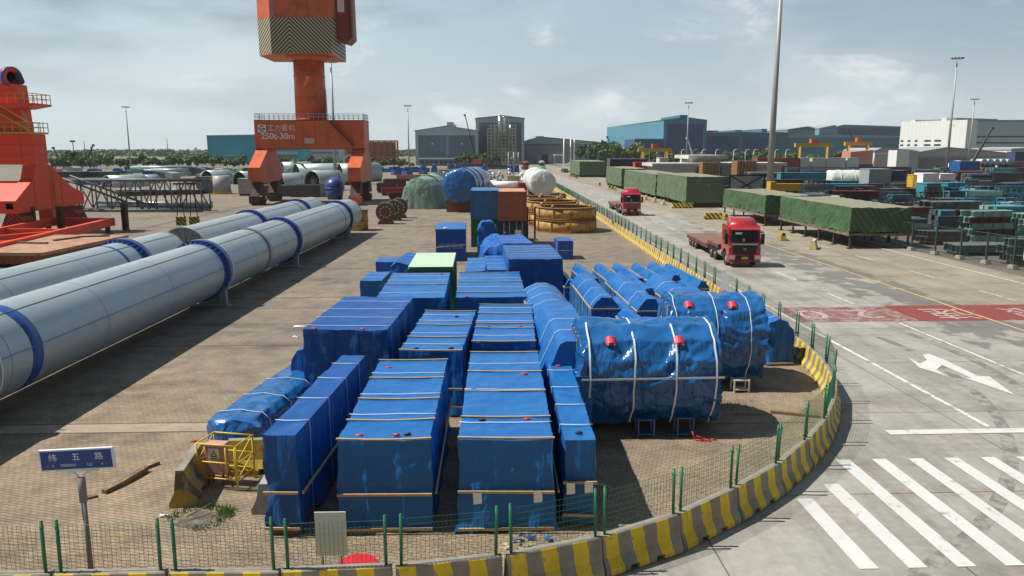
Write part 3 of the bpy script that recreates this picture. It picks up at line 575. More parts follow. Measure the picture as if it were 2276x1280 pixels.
# big round modules: their axis lies across the yard
BARREL = [(.85, .3), (.2, .9), (0, 1.7), (.05, 2.35), (.35, 2.95), (.85, 3.35), (1.5, 3.48), (2.2, 3.40), (2.85, 3.05), (3.2, 2.5), (3.3, 1.8), (3.12, 1.1), (2.6, .36)]
mod_group = 'large round tarpaulined modules'
for lab, x, y, l, rz, sd, st in (('nearer big round module in glossy blue tarp with a white belly strap', 3.18, 26.0, 4.4, -91, 31, (.25, 1.65, 2.95, 4.2)),
                                 ('farther big round module in glossy blue tarp on a white step', 7.3, 30.6, 3.55, -93, 32, (.15, 1.65, 2.9))):
    r = tarp(lab, 'module', x, y, 3.3, l, 3.5, rz, prof=BARREL, ds=.06, crumple=.24, seed=sd, A=.14, B=.19, sag=0, straps=st, mat=M_SHINY, group=mod_group, name='wrapped_module', hem=.12, endbars=4, hstrap=1.95 if sd == 31 else None, capbulge=.12)
    for k, yy in enumerate((.95, 3.1) if sd == 31 else (.7, 2.35)):
        b = MB()
        for i in range(9):
            t = pi*i/8; 
        b.prism([(-.17+yy, 0)]+[(yy-.17*cos(pi*i/8), .15*sin(pi*i/8)) for i in range(9)], -.14, .14, 'yz')
        o = b.build('lifting_lug', M_PINK, r); o.location = (2.83 if sd == 31 else 2.6, 0, 3.02 if sd == 31 else 3.15); o.rotation_euler = (0, R(35), 0)
        b = MB()
        for s in (-.1, .1): b.tube((.14, yy+s, .06), (.17, yy+s, .06), .03, n=8)
        b.build('white_bolt', M_STRAP, o)
def stand(label, x, y, rz, w, h, mat):
    r = thing('step_stand', label, 'step stand', (x, y, 0), R(rz), 'steel step stands')
    for s in (-1, 1):
        b = MB()
        for q in (0, .42): b.box(s*w/2-.025, s*w/2+.025, q-.03, q+.03, 0, h)
        b.box(s*w/2-.02, s*w/2+.02, 0, .42, h-.08, h-.02); b.build('side_frame', mat, r)
    n = max(2, int(h/.25))
    for k in range(n): MB().box(-w/2+.02, w/2-.02, .0, .40, .08+(h-.14)*k/(n-1), .12+(h-.14)*k/(n-1)).build('step', mat, r)
M_BSTEEL = pm('blue_steel', (.03, .10, .28), .5, dirt=(.1, .06, .04), dsc=4, dth=.68)
M_WSTEEL = pm('white_steel', (.62, .63, .62), .5, dirt=(.3, .2, .12), dsc=4, dth=.68)
stand('blue steel step stand under the nearer round module, left one', 5.2, 22.75, 0, .5, .62, M_BSTEEL)
stand('blue steel step stand under the nearer round module, with red webbing beside it', 6.45, 22.75, 0, .5, .66, M_BSTEEL)
stand('white steel step stand under the farther round module', 9.75, 27.1, 0, .55, .5, M_WSTEEL)
tarp('blue tarped crate at the kerb, right of the farther round module', 'crate', 11.95, 30.7, 1.15, 6.4, 1.95, 2, prof=[(0, .03), (0, 1.45), (.15, 1.85), (.55, 2.0), (.95, 1.85), (1.15, 1.45), (1.15, .03)], seed=41, A=.1, B=.08, straps=(.5, 3.2), clips=((.6, .1, 1),), fbars=(.12,))
tarp('blue tarped crate between the farther round module and the kerb', 'crate', 11.35, 33.0, .9, 5, 1.9, 2, prof=[(0, .03), (0, 1.45), (.2, 1.85), (.7, 1.85), (.9, 1.45), (.9, .03)], seed=42, A=.1, B=.1)
# long sleeves with batten shoulders
def sleeve(lab, x, y, w, l, h, rz, sd, st=()):
    k = h*.76
    tarp(lab, 'cargo sleeve', x, y, w, l, h, rz, prof=[(0, .06), (0, k), (w*.12, k+.28*(h-k)/.5*.8), (w*.32, h), (w*.68, h), (w*.88, k+.28*(h-k)/.5*.8), (w, k), (w, .06)], seed=sd, A=.06, B=.08, sag=0, straps=st, shoulder=(k, (-.03,)), ds=.13, name='wrapped_sleeve', group='arched blue cargo sleeves with wooden batten sides', clips=((w*.7, .1, 1),))
sleeve('large arched blue sleeve in the front line, leftmost, behind the gabled cargo', 5.1, 34.2, 1.35, 6.9, 2.3, 1, 51, (.4, 2.4, 4.6))
sleeve('slim blue sleeve between the two large arched sleeves', 6.35, 31.2, .9, 5.4, 1.85, 2, 52)
sleeve('large arched blue sleeve in the front line with long wooden edge, middle one', 7.1, 33.6, 1.2, 7.6, 2.3, 1.5, 53, (1.8, 4.4))
sleeve('slim blue sleeve just left of the farther round module', 8.25, 31.3, .95, 4.6, 1.9, 2, 54)
sleeve('short arched blue sleeve with red lugs behind the farther round module', 9.1, 35.6, 1.5, 5.4, 2.2, 1, 55, (1.2, 3))
sleeve('slim blue sleeve squeezed behind the second large arched sleeve', 8.3, 38.4, .8, 4.6, 1.9, 2, 56)
sleeve('slim blue sleeve with red lugs behind the farther round module, next the kerb', 10.9, 36.8, .85, 4.6, 1.8, 2, 57)
for i, (x, y, l) in enumerate([(4.75, 42.0, 5.4), (6.2, 42.6, 5.8), (7.55, 42.6, 5.8), (8.75, 42.4, 6.0), (9.95, 42.5, 5.8), (11.1, 43.5, 5.4), (12.0, 41.2, 6.8)]):
    sleeve('blue sleeve of the back line by the kerb, %s from the left' % ORD[i], x, y, .66, l, 1.75, 3, 61+i)
# pale green box and other small cargo in the pile
M_PGREEN = pm('pale_green_sheet', (.47, .60, .47), .6, var=.08, sc=2)
M_DGREEN = pm('dark_green_paint', (.03, .16, .06), .5, sc=3)
def ribbed_box(root, w, l, h, mats, n=14, z0=0, roofmat=None, endn=8, d=.035):
    b = MB()
    def wall(p, q, k):
        p, q = Vector(p), Vector(q); t = (q-p); nrm = Vector((t.y, -t.x, 0)).normalized(); pts = []
        for i in range(k):
            for f, o in ((.0, 0), (.3, 0), (.5, -d), (.8, -d)): pts.append(p+t*((i+f)/k)+nrm*o)
        pts.append(q); vs = [(v.x, v.y, z) for z in (z0+.1, z0+h-.1) for v in pts]; n2 = len(pts)
        b.add(vs, [(i, i+1, n2+i+1, n2+i) for i in range(n2-1)])
    wall((0, 0, 0), (w, 0, 0), endn); wall((w, 0, 0), (w, l, 0), n); wall((w, l, 0), (0, l, 0), endn); wall((0, l, 0), (0, 0, 0), n)
    b.build('wall_panel', mats[0], root, fix=False)
    b = MB(); b.box(.04, w-.04, .04, l-.04, z0+h-.06, z0+h-.02); b.build('roof_sheet', roofmat or mats[0], root)
    b = MB()
    for x in (0, w):
        for y in (0, l): b.box(x-.06, x+.06, y-.06, y+.06, z0, z0+h)
    for z in (z0+.06, z0+h-.06):
        for y in (0, l): b.box(.06, w-.06, y-.05, y+.05, z-.06, z+.06)
        for x in (0, w): b.box(x-.05, x+.05, .06, l-.06, z-.06, z+.06)
    b.build('corner_frame', mats[1], root)
r = thing('green_container', 'dark green box with a pale green sheet roof behind the broad tarped crates', 'container', (-3.98, 42.3, 0), R(0))
ribbed_box(r, 2.44, 5.8, 2.4, (M_DGREEN, M_DGREEN), roofmat=M_PGREEN)
MB().box(-.02, 2.46, -.02, 5.82, 2.47, 2.52).build('roof_cover', M_PGREEN, r)
# ------------------------------------------------------------------ street name sign
M_SIGNB = pm('sign_blue', (.012, .055, .25), .4, var=.04)
M_SIGNW = pm('sign_white', (.78, .78, .78), .45, var=.03)
M_POLE = pm('grey_pole', (.20, .19, .19), .55, var=.15, sc=5)
M_REDP = pm('red_paint_mark', (.55, .02, .03), .5, var=.1)
r = thing('street_sign', 'blue street name plate with white lettering on a grey pole by the fence', 'street sign', (-8.02, 14.75, 0), R(-1))
b = MB(); b.tube((0, 0, 0), (0, 0, 2.05), .055, .05, 12); b.tube((0, 0, 2.0), (0, 0, 2.52), .075, .075, 12); b.build('pole', M_POLE, r)
b = MB(); b.path([(0, 0, 2.48), (-.12, 0, 2.62), (-.33, 0, 2.7)], .02); b.path([(0, 0, 2.48), (.12, 0, 2.62), (.33, 0, 2.7)], .02); b.bar((-.36, 0, 2.67), (.36, 0, 2.67), .05, .03); b.build('bracket', M_SIGNW, r)
pl = MB().box(-.73, .73, -.03, .03, 2.69, 3.13).build('sign_frame', M_SIGNW, r); pl.rotation_euler = (0, R(-2.5), 0); pl.location = (.09, 0, 0)
b = MB().box(-.70, .70, -.036, -.031, 2.72, 3.10).build('sign_plate', M_SIGNB, pl)
rx = (pi/2, 0, 0)
for ch, x in (('纬', -.46), ('五', 0), ('路', .45)): text_mb(ch, .17, M_SIGNW, 'lettering', pl, (x, -.039, 2.96), rx, .001)
for ch, x, s in (('WEIWU', -.17, .085), ('LU', .255, .085), ('东', -.475, .05), ('西', .50, .05)): text_mb(ch, s, M_SIGNW, 'lettering', pl, (x, -.039, 2.80), rx, .001)
for x, s in ((-.57, -1), (.59, 1)): MB().prism([(x+s*.03, 2.80), (x-s*.02, 2.835), (x-s*.02, 2.765)], -.041, -.038).build('arrow_mark', M_REDP, pl)
# ------------------------------------------------------------------ yellow cage, electrical box, old barriers, litter
M_YEL = pm('yellow_paint', (.66, .46, .04), .5, var=.1, sc=4, dirt=(.3, .2, .08), dsc=6, dth=.68)
r = thing('safety_cage', 'yellow tube cage around a pink electrical box', 'guard cage', (-7.62, 19.7, 0), R(-14))
b = MB(); W_, D_, H_ = 1.15, .85, 1.25
for x in (0, W_):
    for y in (0, D_): b.tube((x, y, 0), (x, y, H_), .028, n=8)
for z in (.30, .75, H_):
    for y in (0, D_): b.tube((0, y, z), (W_, y, z), .022, n=8)
    for x in (0, W_): b.tube((x, 0, z), (x, D_, z), .022, n=8)
for x in (0, W_): b.tube((x, 0, .75), (x, D_, H_), .018, n=6); b.tube((x, 0, .3), (x, D_, .75), .018, n=6)
b.build('tube_frame', M_YEL, r)
b = MB(); b.tube((W_-.28, -.03, .32), (W_-.28, -.03, 1.2), .02, n=8); b.tube((W_-.02, -.03, .32), (W_-.02, -.03, 1.2), .02, n=8); b.build('gate_bar', M_YEL, r)
r = thing('electrical_box', 'pink metal electrical cabinet with a warning triangle notice, inside the yellow cage', 'electrical box', (-7.18, 19.95, 0), R(-10))
M_PBOX = pm('faded_pink_paint', (.50, .26, .20), .6, var=.1, sc=3, dirt=(.3, .15, .1), dsc=5, dth=.7)
MB().box(-.26, .26, -.14, .14, .30, 1.12).build('cabinet', M_PBOX, r); MB().prism([(-.30, 1.12), (.30, 1.12), (.28, 1.16), (-.28, 1.16)], -.19, .18).build('lid', M_PBOX, r)
b = MB()
for x in (-.2, .2):
    for y in (-.1, .1): b.box(x-.025, x+.025, y-.025, y+.025, 0, .3)
b.build('leg', M_RUST, r)
MB().box(-.235, .235, -.152, -.142, .34, 1.07).build('door', M_PBOX, r)
nt_ = MB().box(-.16, .15, -.158, -.153, .70, 1.06).build('warning_notice', M_SIGNW, r)
M_WYEL = pm('warning_yellow', (.72, .60, .12), .5, var=.03)
b = MB(); b.prism([(-.10, .82), (.10, .82), (0, 1.0)], -.161, -.159, mi=0); b.prism([(-.07, .84), (.07, .84), (0, .965)], -.163, -.1615, mi=1); b.build('warning_triangle', [M_BLACK, M_WYEL], nt_)
text_mb('有电危险', .07, M_BLACK, 'lettering', nt_, (0, -.161, .755), rx, .001)
def old_barrier(label, x, y, rz, L, mat, h=1.15):
    b = MB(); P_ = [(-.32, 0), (-.32, .12), (-.18, .4), (-.1, h), (.1, h), (.18, .4), (.32, .12), (.32, 0)]
    b.prism(P_, -L/2, -.25, 'yz'); b.prism([(-.3, .17), (-.18, .4), (-.1, h), (.1, h), (.18, .4), (.3, .17)], -.25, .25, 'yz'); b.prism(P_, .25, L/2, 'yz')
    return tag(b.build('old_barrier', mat, None, (x, y, 0), (0, 0, R(rz))), label, 'barrier', 'old concrete traffic barriers')
M_STR2 = stripe_mat('worn_yellow_stripes', (.50, .30, .03), (.16, .12, .06), .8, slant=.7, duty=.55, chip=.55)
M_YCON = stripe_mat('yellow_concrete', (.62, .44, .05), (.58, .38, .04), .9, chip=.6)
old_barrier('old concrete barrier with faded stripes lying end-on, left of the yellow cage', -7.72, 19.45, 96, 1.9, M_STR2, 1.0)
o = old_barrier('yellow concrete barrier with red lettering behind the yellow cage', -6.0, 20.75, 2, 2.2, M_YCON, .95)
for ch, x in (('专', -.05), ('用', .55)): text_mb(ch, .42, M_REDP, 'lettering', o, (x, -.175, .62), (pi/2-.12, 0, 0), .004)
old_barrier('grey concrete barrier stub beside the tall narrow crate', -5.45, 18.6, 92, 1.1, M_CONC, .8)
def bits(name, label, cat, loc, mb, mats, rz=0): return tag(mb.build(name, mats, None, loc, (0, 0, rz)), label, cat)
M_OLDW = pm('weathered_wood', (.16, .11, .07), .85, var=.3, sc=6, dirt=(.45, .35, .24), dsc=5, dth=.62)
b = MB()
pts = [(0, 0, .05), (.18, .5, .07), (.32, 1.0, .10), (.40, 1.45, .09)]
for p, q in zip(pts, pts[1:]): b.bar(p, q, .16, .12)
bits('driftwood_beam', 'broken weathered beam lying on the paving right of the blue street sign', 'timber', (-10.0, 19.4, 0), b, M_OLDW, R(-4))
b = MB(); b.bar((0, 0, .04), (.2, .42, .05), .14, .08); b.bar((-.5, -1.95, .03), (-.25, -1.75, .04), .16, .04)
bits('wood_offcut', 'splintered wood offcuts at the ends of the weathered beam', 'timber', (-9.62, 20.95, 0), b, M_OLDW, R(-8))
bits('plastic_bottle', 'empty white plastic bottle lying on the paving', 'bottle', (-7.88, 18.0, .04), MB().tube((-.1, 0, 0), (.06, .02, 0), .035, .035, 10).tube((.06, .02, 0), (.12, .03, 0), .03, .012, 8), M_SIGNW)
bits('red_rag', 'small red rag on the paving near the long tarp bundle', 'rag', (-8.95, 23.0, 0), MB().blob((0, 0, .02), (.09, .05, .03), 10, 0, .5, 3).blob((.06, .03, .015), (.06, .06, .02), 8, 0, .5, 4), M_REDP)
bits('paper_scrap', 'white paper scrap on the bare paving right of the big pipe', 'litter', (-9.6, 38.6, .015), MB().add([(0, 0, 0), (.7, .05, .02), (.66, .2, 0), (.05, .22, .03)], [(0, 1, 2, 3)]), M_PAPER)
bits('paper_wad', 'crumpled white paper wad right of the big pipe', 'litter', (-9.0, 36.4, .03), MB().blob((0, 0, 0), (.12, .09, .05), 8, 0, .4, 2).blob((.15, -.1, 0), (.08, .05, .03), 8, 0, .4, 5), M_PAPER)
bits('wood_plank', 'brown wooden plank lying by the bend of the fence', 'timber', (10.75, 24.6, .05), MB().bar((-.75, .28, 0), (.75, -.28, 0), .16, .1), pm('brown_plank', (.20, .13, .075), .8, var=.25, sc=6))
bits('red_webbing', 'tangle of red webbing strap on the paving by the blue step stand', 'strap', (6.85, 22.45, .02), MB().path([(-.25, .1, .25), (-.15, 0, .02), (.1, -.1, .01), (.35, .02, .02), (.5, -.02, .01)], .02).path([(-.1, .1, .1), (.12, .05, .02), (.3, -.15, .01)], .02), M_REDP)
b = MB()
rr = random.Random(8)
for k in range(6):
    x, y = rr.uniform(-.4, .4), rr.uniform(-.15, .15); b.add([(x+rr.uniform(-.2, .2), y+rr.uniform(-.12, .12), rr.uniform(0, .12)) for _ in range(4)], [(0, 1, 2), (1, 2, 3)])
bits('tarp_scraps', 'crumpled blue tarp scraps on the paving before the crate with two papers', 'tarp scrap', (1.2, 16.5, .01), b, M_SHINY)
b = MB()
for k in range(8):
    x, y = rr.uniform(-.3, .3), rr.uniform(-.15, .15); b.add([(x+rr.uniform(-.14, .14), y+rr.uniform(-.1, .1), rr.uniform(0, .1)) for _ in range(4)], [(0, 1, 2), (1, 2, 3)])
bits('litter_heap', 'pale crumpled sacking by the kerb in front of the crates', 'litter', (.75, 16.15, .01), b, pm('sacking', (.45, .38, .28), .9))
b = MB()
for i in range(24):
    t0, t1 = 2*pi*i/24*.33, 2*pi*(i+1)/24*.33; b.tube((.3*cos(t0), .3*sin(t0), .03), (.3*cos(t1), .3*sin(t1), .03), .015, n=6, caps=False)
bits('hose_piece', 'short curved white hose on the paving right of the narrow crate', 'hose', (3.15, 19.05, 0), b, M_SIGNW)
b = MB(); b.tube((0, 0, .005), (0, 0, .05), .43, .42, 28, 0); b.tube((-.16, .1, .05), (-.16, .1, .055), .08, .08, 12, 1)
bits('manhole_cover', 'red painted round manhole cover by the front fence', 'manhole', (-2.72, 15.55, .0), b, [M_REDP, M_PINK])
r = thing('notice_board', 'plain white notice board standing behind the front fence', 'board', (-3.22, 15.25, 0), R(-1))
MB().box(-.33, .33, -.012, .012, .42, 1.42).build('board_sheet', pm('pale_board', (.66, .72, .70), .5, var=.04), r)
b = MB(); b.tube((-.2, .03, 0), (-.2, .03, 1.3), .02); b.tube((.2, .03, 0), (.2, .03, 1.3), .02); b.build('board_post', M_POLE, r)
# weed tuft round a broken patch of paving
b = MB(); rr = random.Random(4)
for k in range(620):
    t = rr.uniform(-1.5, 3.6); q = rr.uniform(.55, .85); dense = rr.random()
    if t > 1.6 and dense > .35: continue
    x, y = q*cos(t)*.95, q*sin(t)*.8
    if t < 1.4 and dense > .45: x, y = .62+rr.gauss(0, .11), .25+rr.gauss(0, .17)
    h = rr.uniform(.05, .2); dx, dy = rr.uniform(-.1, .1), rr.uniform(-.1, .1)
    b.add([(x-.01, y, 0), (x+.01, y+.006, 0), (x+dx, y+dy, h)], [(0, 1, 2)])
wd = tag(b.build('weed_tuft', leaf_mat('weed_green', (.09, .16, .035)), None, (-7.0, 17.9, .0), fix=False), 'green weeds growing round a broken patch of paving', 'weeds')
b = MB(); rr = random.Random(41); P_ = [(.5*cos(2*pi*i/20)*rr.uniform(.8, 1.2), .42*sin(2*pi*i/20)*rr.uniform(.8, 1.2), .006) for i in range(20)]
b.add(P_, [tuple(range(20))]); bits('broken_paving', 'dark broken paving hollow ringed by weeds', 'hollow', (-7.05, 17.85, 0), b, pm('mud', (.10, .08, .06), .9, var=.3, sc=4, dirt=(.3, .25, .2), dsc=3, dth=.6))
bits('stick', 'dry brown branch stuck in the weed patch', 'branch', (-7.0, 18.0, .1), MB().tube((-.25, -.2, 0), (.2, .25, .12), .02, .012, 6), M_OLDW)
b = MB(); rr = random.Random(14)
for k in range(260):
    x, y = rr.gauss(0, .5), rr.gauss(0, .35); h = rr.uniform(.03, .12); b.add([(x-.012, y, 0), (x+.012, y, 0), (x+rr.uniform(-.12, .12), y+rr.uniform(-.1, .1), h)], [(0, 1, 2)])
tag(b.build('dry_weeds', leaf_mat('dry_weed', (.20, .13, .06)), None, (8.8, 25.6, 0), fix=False), 'dry reddish weeds on the paving between the two round modules', 'weeds')
# ------------------------------------------------------------------ long grey stack pipes with blue flanges
def pipe_mat():
    m, nt, b = _base('galvanised_pipe', .34, .28); L = nt.links.new
    tc = N(nt, 'ShaderNodeTexCoord'); mp = N(nt, 'ShaderNodeMapping'); mp.inputs['Scale'].default_value = (1, .22, 1); L(tc.outputs['Object'], mp.inputs[0])
    n = N(nt, 'ShaderNodeTexNoise', _Scale=1.2, _Detail=7, _Roughness=.7); L(mp.outputs[0], n.inputs['Vector'])
    mx = N(nt, 'ShaderNodeMix', data_type='RGBA'); L(n.outputs[0], mx.inputs[0]); mx.inputs[6].default_value = (.29, .35, .375, 1); mx.inputs[7].default_value = (.47, .535, .555, 1)
    n2 = N(nt, 'ShaderNodeTexNoise', _Scale=3, _Detail=8, _Roughness=.75); L(tc.outputs['Object'], n2.inputs['Vector'])
    r = N(nt, 'ShaderNodeMapRange'); L(n2.outputs[0], r.inputs[0]); r.inputs[1].default_value = .6; r.inputs[2].default_value = .72; r.inputs[4].default_value = .5
    m2 = N(nt, 'ShaderNodeMix', data_type='RGBA'); L(r.outputs[0], m2.inputs[0]); L(mx.outputs[2], m2.inputs[6]); m2.inputs[7].default_value = (.26, .27, .26, 1)
    L(m2.outputs[2], b.inputs['Base Color'])
    q = N(nt, 'ShaderNodeMapRange'); L(n.outputs[0], q.inputs[0]); q.inputs[3].default_value = .28; q.inputs[4].default_value = .5; L(q.outputs[0], b.inputs['Roughness'])
    return m
M_PIPE = pipe_mat()
M_FLB = pm('flange_blue', (.02, .075, .30), .45, var=.12, sc=3, dirt=(.1, .09, .09), dsc=4, dth=.7)
M_SEAM = pm('pipe_seam', (.17, .20, .21), .6)
M_STEEL = pm('grey_steel', (.30, .33, .34), .5, var=.15, sc=2, dirt=(.18, .12, .08), dsc=3, dth=.66)
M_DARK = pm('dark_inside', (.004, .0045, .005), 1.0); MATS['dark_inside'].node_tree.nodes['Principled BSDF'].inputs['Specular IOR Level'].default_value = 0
def big_pipe(label, x0, y0, y1, flanges, bands, joints, saddles, r=1.6, zc=2.05, n=64, yaw=-2.7, ribs=()):
    L = y1-y0; root = thing('stack_pipe', label, 'pipe', (x0, y0, 0), R(yaw), 'long grey pipes lying in the yard')
    b = MB(); ys = [0, L]
    b.tube((0, 0, zc), (0, L, zc), r, r, n, 0, caps=False); b.build('shell', M_PIPE, root)
    for y, s in ((0, 1), (L, -1)):
        b = MB(); b.tube((0, y+s*.25, zc), (0, y+s*.27, zc), r-.01, r-.01, n, 0)
        for k in range(8):
            t = pi*k/8; b.bar((-cos(t)*r*.95, y+s*.18, zc-sin(t)*r*.95), (cos(t)*r*.95, y+s*.18, zc+sin(t)*r*.95), .1, .1)
        b.build('end_plate', M_STEEL, root)
        MB().ring((0, y-s*.0, zc), (0, 1, 0), r-.04, r+.03, .08, n).build('end_rim', M_PIPE, root)
    for y in flanges:
        f = MB().ring((0, y, zc), (0, 1, 0), r-.02, r+.19, .34, n).build('flange', M_FLB, root)
        b = MB(); vs = []
        for k in range(144):
            t = 2*pi*k/144; q = r+(.15 if k % 4 == 0 else .012)
            vs += [(cos(t)*(r-.03), y-.5, zc+sin(t)*(r-.03)), (cos(t)*(r+.01), y-.5, zc+sin(t)*(r+.01)), (cos(t)*q, y-.172, zc+sin(t)*q), (cos(t)*(r-.03), y-.172, zc+sin(t)*(r-.03))]
        b.add(vs, [(k*4+q, k*4+(q+1) % 4, (k+1) % 144*4+(q+1) % 4, (k+1) % 144*4+q) for k in range(144) for q in range(4)])
        b.build('rib', M_FLB, f)
        b = MB()
        for k in range(40):
            t = 2*pi*(k+.5)/40; b.tube((cos(t)*(r+.09), y-.22, zc+sin(t)*(r+.09)), (cos(t)*(r+.09), y+.22, zc+sin(t)*(r+.09)), .025, n=6)
        b.build('bolt', M_STEEL, f)
        MB().ring((0, y+.42, zc), (0, 1, 0), r+.10, r+.19, .07, n).build('collar_strip', M_STRAP, root)
    for y, w in bands: MB().ring((0, y, zc), (0, 1, 0), r-.02, r+.006, w, n).build('painted_band', M_FLB, root)
    for y in joints:
        j = MB().ring((0, y, zc), (0, 1, 0), r-.02, r+.08, .3, n).build('joint_ring', M_STEEL, root)
        b = MB()
        for k in range(48):
            t = 2*pi*k/48; b.tube((cos(t)*(r+.03), y-.2, zc+sin(t)*(r+.07)), (cos(t)*(r+.07), y+.2, zc+sin(t)*(r+.07)), .035, n=5)
        b.build('bolt', M_SEAM, j)
    for t in (R(62), R(8), R(150)):
        b = MB(); x, z = cos(t)*(r+.002), zc+sin(t)*(r+.002); b.bar((x, .02, z), (x, L-.02, z), .035, .02, up=(-sin(t), 0, cos(t))); b.build('seam', M_SEAM, root)
    y = .9
    b = MB()
    while y < L: 
        if y not in flanges: b.ring((0, y, zc), (0, 1, 0), r-.02, r+.004, .025, n)
        y += 6.1
    b.build('weld_line', M_SEAM, root)
    for y in saddles:
        s = MB(); ar = [R(20+140*k/14) for k in range(15)]; s.prism([(1.03*r*cos(t), zc-1.03*r*sin(t)) for t in ar]+[(1.16*r*cos(t), zc-1.16*r*sin(t)) for t in ar[::-1]], y-.16, y+.16, 'xz')
        s.box(-1.45, -1.1, y-.17, y+.17, .06, zc-.9); s.box(1.1, 1.45, y-.17, y+.17, .06, zc-.9); s.box(-1.7, 1.7, y-.25, y+.25, 0, .06); s.build('saddle', M_STEEL, root)
    return root
px_ = lambda y: -18.25+.0472*y
big_pipe('long grey pipe with blue flanges, the nearer and longer one', px_(6), 6, 83.5, (18.0, 38.4, 53.3, 72.2), ((20.6, .6), (69.6, .25)), (46.2,), (18.0, 38.4, 53.3, 72.2))
p2 = lambda y: -23.0+.0472*y
big_pipe('shorter grey pipe behind the nearer long pipe, towards the red crane', p2(14), 14, 50.5, (31.2,), ((29.2, .3),), (), (12, 31.2))
big_pipe('far grey pipe behind the long one, its grey end plate facing the fence', p2(53.5), 53.5, 87, (13.2, 27.5), ((25.2, .3),), (), (2, 13.2, 27.5))
# ------------------------------------------------------------------ shipping containers
def container(label, x, y, rz, z, rgb, door=False, w=2.44, l=6.06, h=2.6, top=None, dirt=(.2, .1, .06)):
    r = thing('shipping_container', label, 'container', (x, y, z), R(rz), 'stacked shipping containers')
    k = label.split()[0]; m = pm('container_'+k, rgb, .5, var=.1, sc=1.5, dirt=dirt, dsc=2.5, dth=.66)
    ribbed_box(r, w, l, h, (m, m), n=18, endn=9, roofmat=top)
    if door:
        for s in (0, 1):
            d = MB().box(.08+s*1.15, 1.2+s*1.15, -.02, .03, .12, h-.12).build('door', m, r)
            b = MB()
            for xx in (.35, .85): b.tube((.08+s*1.15+xx, -.05, .1), (.08+s*1.15+xx, -.05, h-.1), .022, n=6)
            b.build('door_bar', M_WSTEEL, d)
        b = MB(); b.box(1.42, 2.0, -.03, -.022, 1.35, 1.75); b.box(1.95, 2.3, -.03, -.022, .7, 1.05); b.box(.35, .6, -.03, -.022, 1.5, 1.6); b.build('white_marking', M_SIGNW, r)
    return r
container('navy shipping container with white door bars at the bottom of the stack', 1.75, 68.9, -1, .0, (.016, .03, .06), True)
container('orange rusty shipping container on top of the navy one', 1.72, 68.8, -1, 2.62, (.42, .115, .05), top=pm('faded_orange_roof', (.50, .27, .17), .7), dirt=(.25, .08, .04))
container('green shipping container under the blue one', -.75, 70.6, -1, .0, (.02, .15, .045), dirt=(.03, .07, .03))
container('blue shipping container standing on the green one', -.78, 70.5, -1, 2.62, (.03, .17, .36), dirt=(.1, .13, .16))
r = thing('tarped_container', 'dark blue container shrouded in tarp with pale characters, standing alone left of the pile', 'container', (-3.55, 61.6, 0), R(0))
M_CLOTHTXT = pm('faded_print', (.25, .32, .45), .6)
for nm, mb, mt in (('body', MB().box(0, 2.35, 0, 5.6, 0, 2.45), M_TARPD), ('roof_tarpaulin', MB().box(-.05, 2.4, -.05, 5.65, 2.452, 2.62), M_TARP)): mb.build(nm, mt, r)
MB().bar((-.02, -.03, 1.15), (2.37, -.03, 1.35), .03, .05).build('strap', M_STRAP, r)
MB().blob((.75, .6, 2.64), (.22, .15, .06), 8, 0, .2, 2).build('white_patch', M_STRAP, r)
text_mb('中铁物资', .5, M_CLOTHTXT, 'lettering', r, (1.25, -.02, 1.2), rx, .002, bold=.006)
r = thing('blue_toolbox', 'small blue steel container standing alone near the tan rings', 'container', (6.45, 62.2, 0), R(1))
m = pm('toolbox_blue', (.03, .10, .42), .45, var=.08)
ribbed_box(r, 1.15, 2.3, 1.55, (m, m), n=6, endn=4, d=.025); MB().bar((0, -.04, .75), (1.15, -.04, .75), .02, .04).build('strap', M_STRAP, r)
r = thing('small_pallet_crate', 'small yellow framed crate with white sacks behind the pale green box', 'crate', (-4.45, 58.0, 0), 0)
b = MB()
for x in (0, .85):
    for y in (0, .85): b.box(x-.04, x+.04, y-.04, y+.04, 0, .95)
for z in (.1, .92):
    for y in (0, .85): b.box(0, .85, y-.03, y+.03, z-.03, z+.03)
b.build('frame', M_YEL, r); MB().box(.05, .8, .05, .8, .12, .8).build('sack', M_PAPER, r)
# ------------------------------------------------------------------ tan flange rings
M_TAN = pm('tan_primer', (.50, .29, .085), .6, var=.14, sc=1.2, dirt=(.17, .085, .03), dsc=2, dth=.56)
M_TAND = pm('tan_primer_dark', (.26, .12, .035), .7, var=.2, sc=2)
def steel_ring(label, x, y, z, r, h, a=0):
    t = thing('steel_ring', label, 'steel ring', (x, y, z), R(a), 'stacked tan steel rings')
    MB().ring((0, 0, h/2), (0, 0, 1), r-.22, r-.02, h-.1, 48).build('ring_wall', M_TAN, t)
    MB().ring((0, 0, h-.04), (0, 0, 1), r-.5, r+.06, .08, 48).build('top_flange', M_TAND, t)
    MB().ring((0, 0, .04), (0, 0, 1), r-.5, r+.06, .08, 48).build('bottom_flange', M_TAND, t)
    for k in range(10):
        q = 2*pi*k/10+.35; b = MB(); b.bar((r*cos(q), r*sin(q), .1), (r*cos(q), r*sin(q), h-.08), .12, .14); b.build('stiffener', M_TAN, t)
    b = MB()
    for k in range(4):
        q = 2*pi*k/4+.9; b.blob(((r-.3)*cos(q), (r-.3)*sin(q), h+.14), (.2, .2, .16), 8, 0, .2, k)
    b.build('lifting_lug', M_TAN, t)
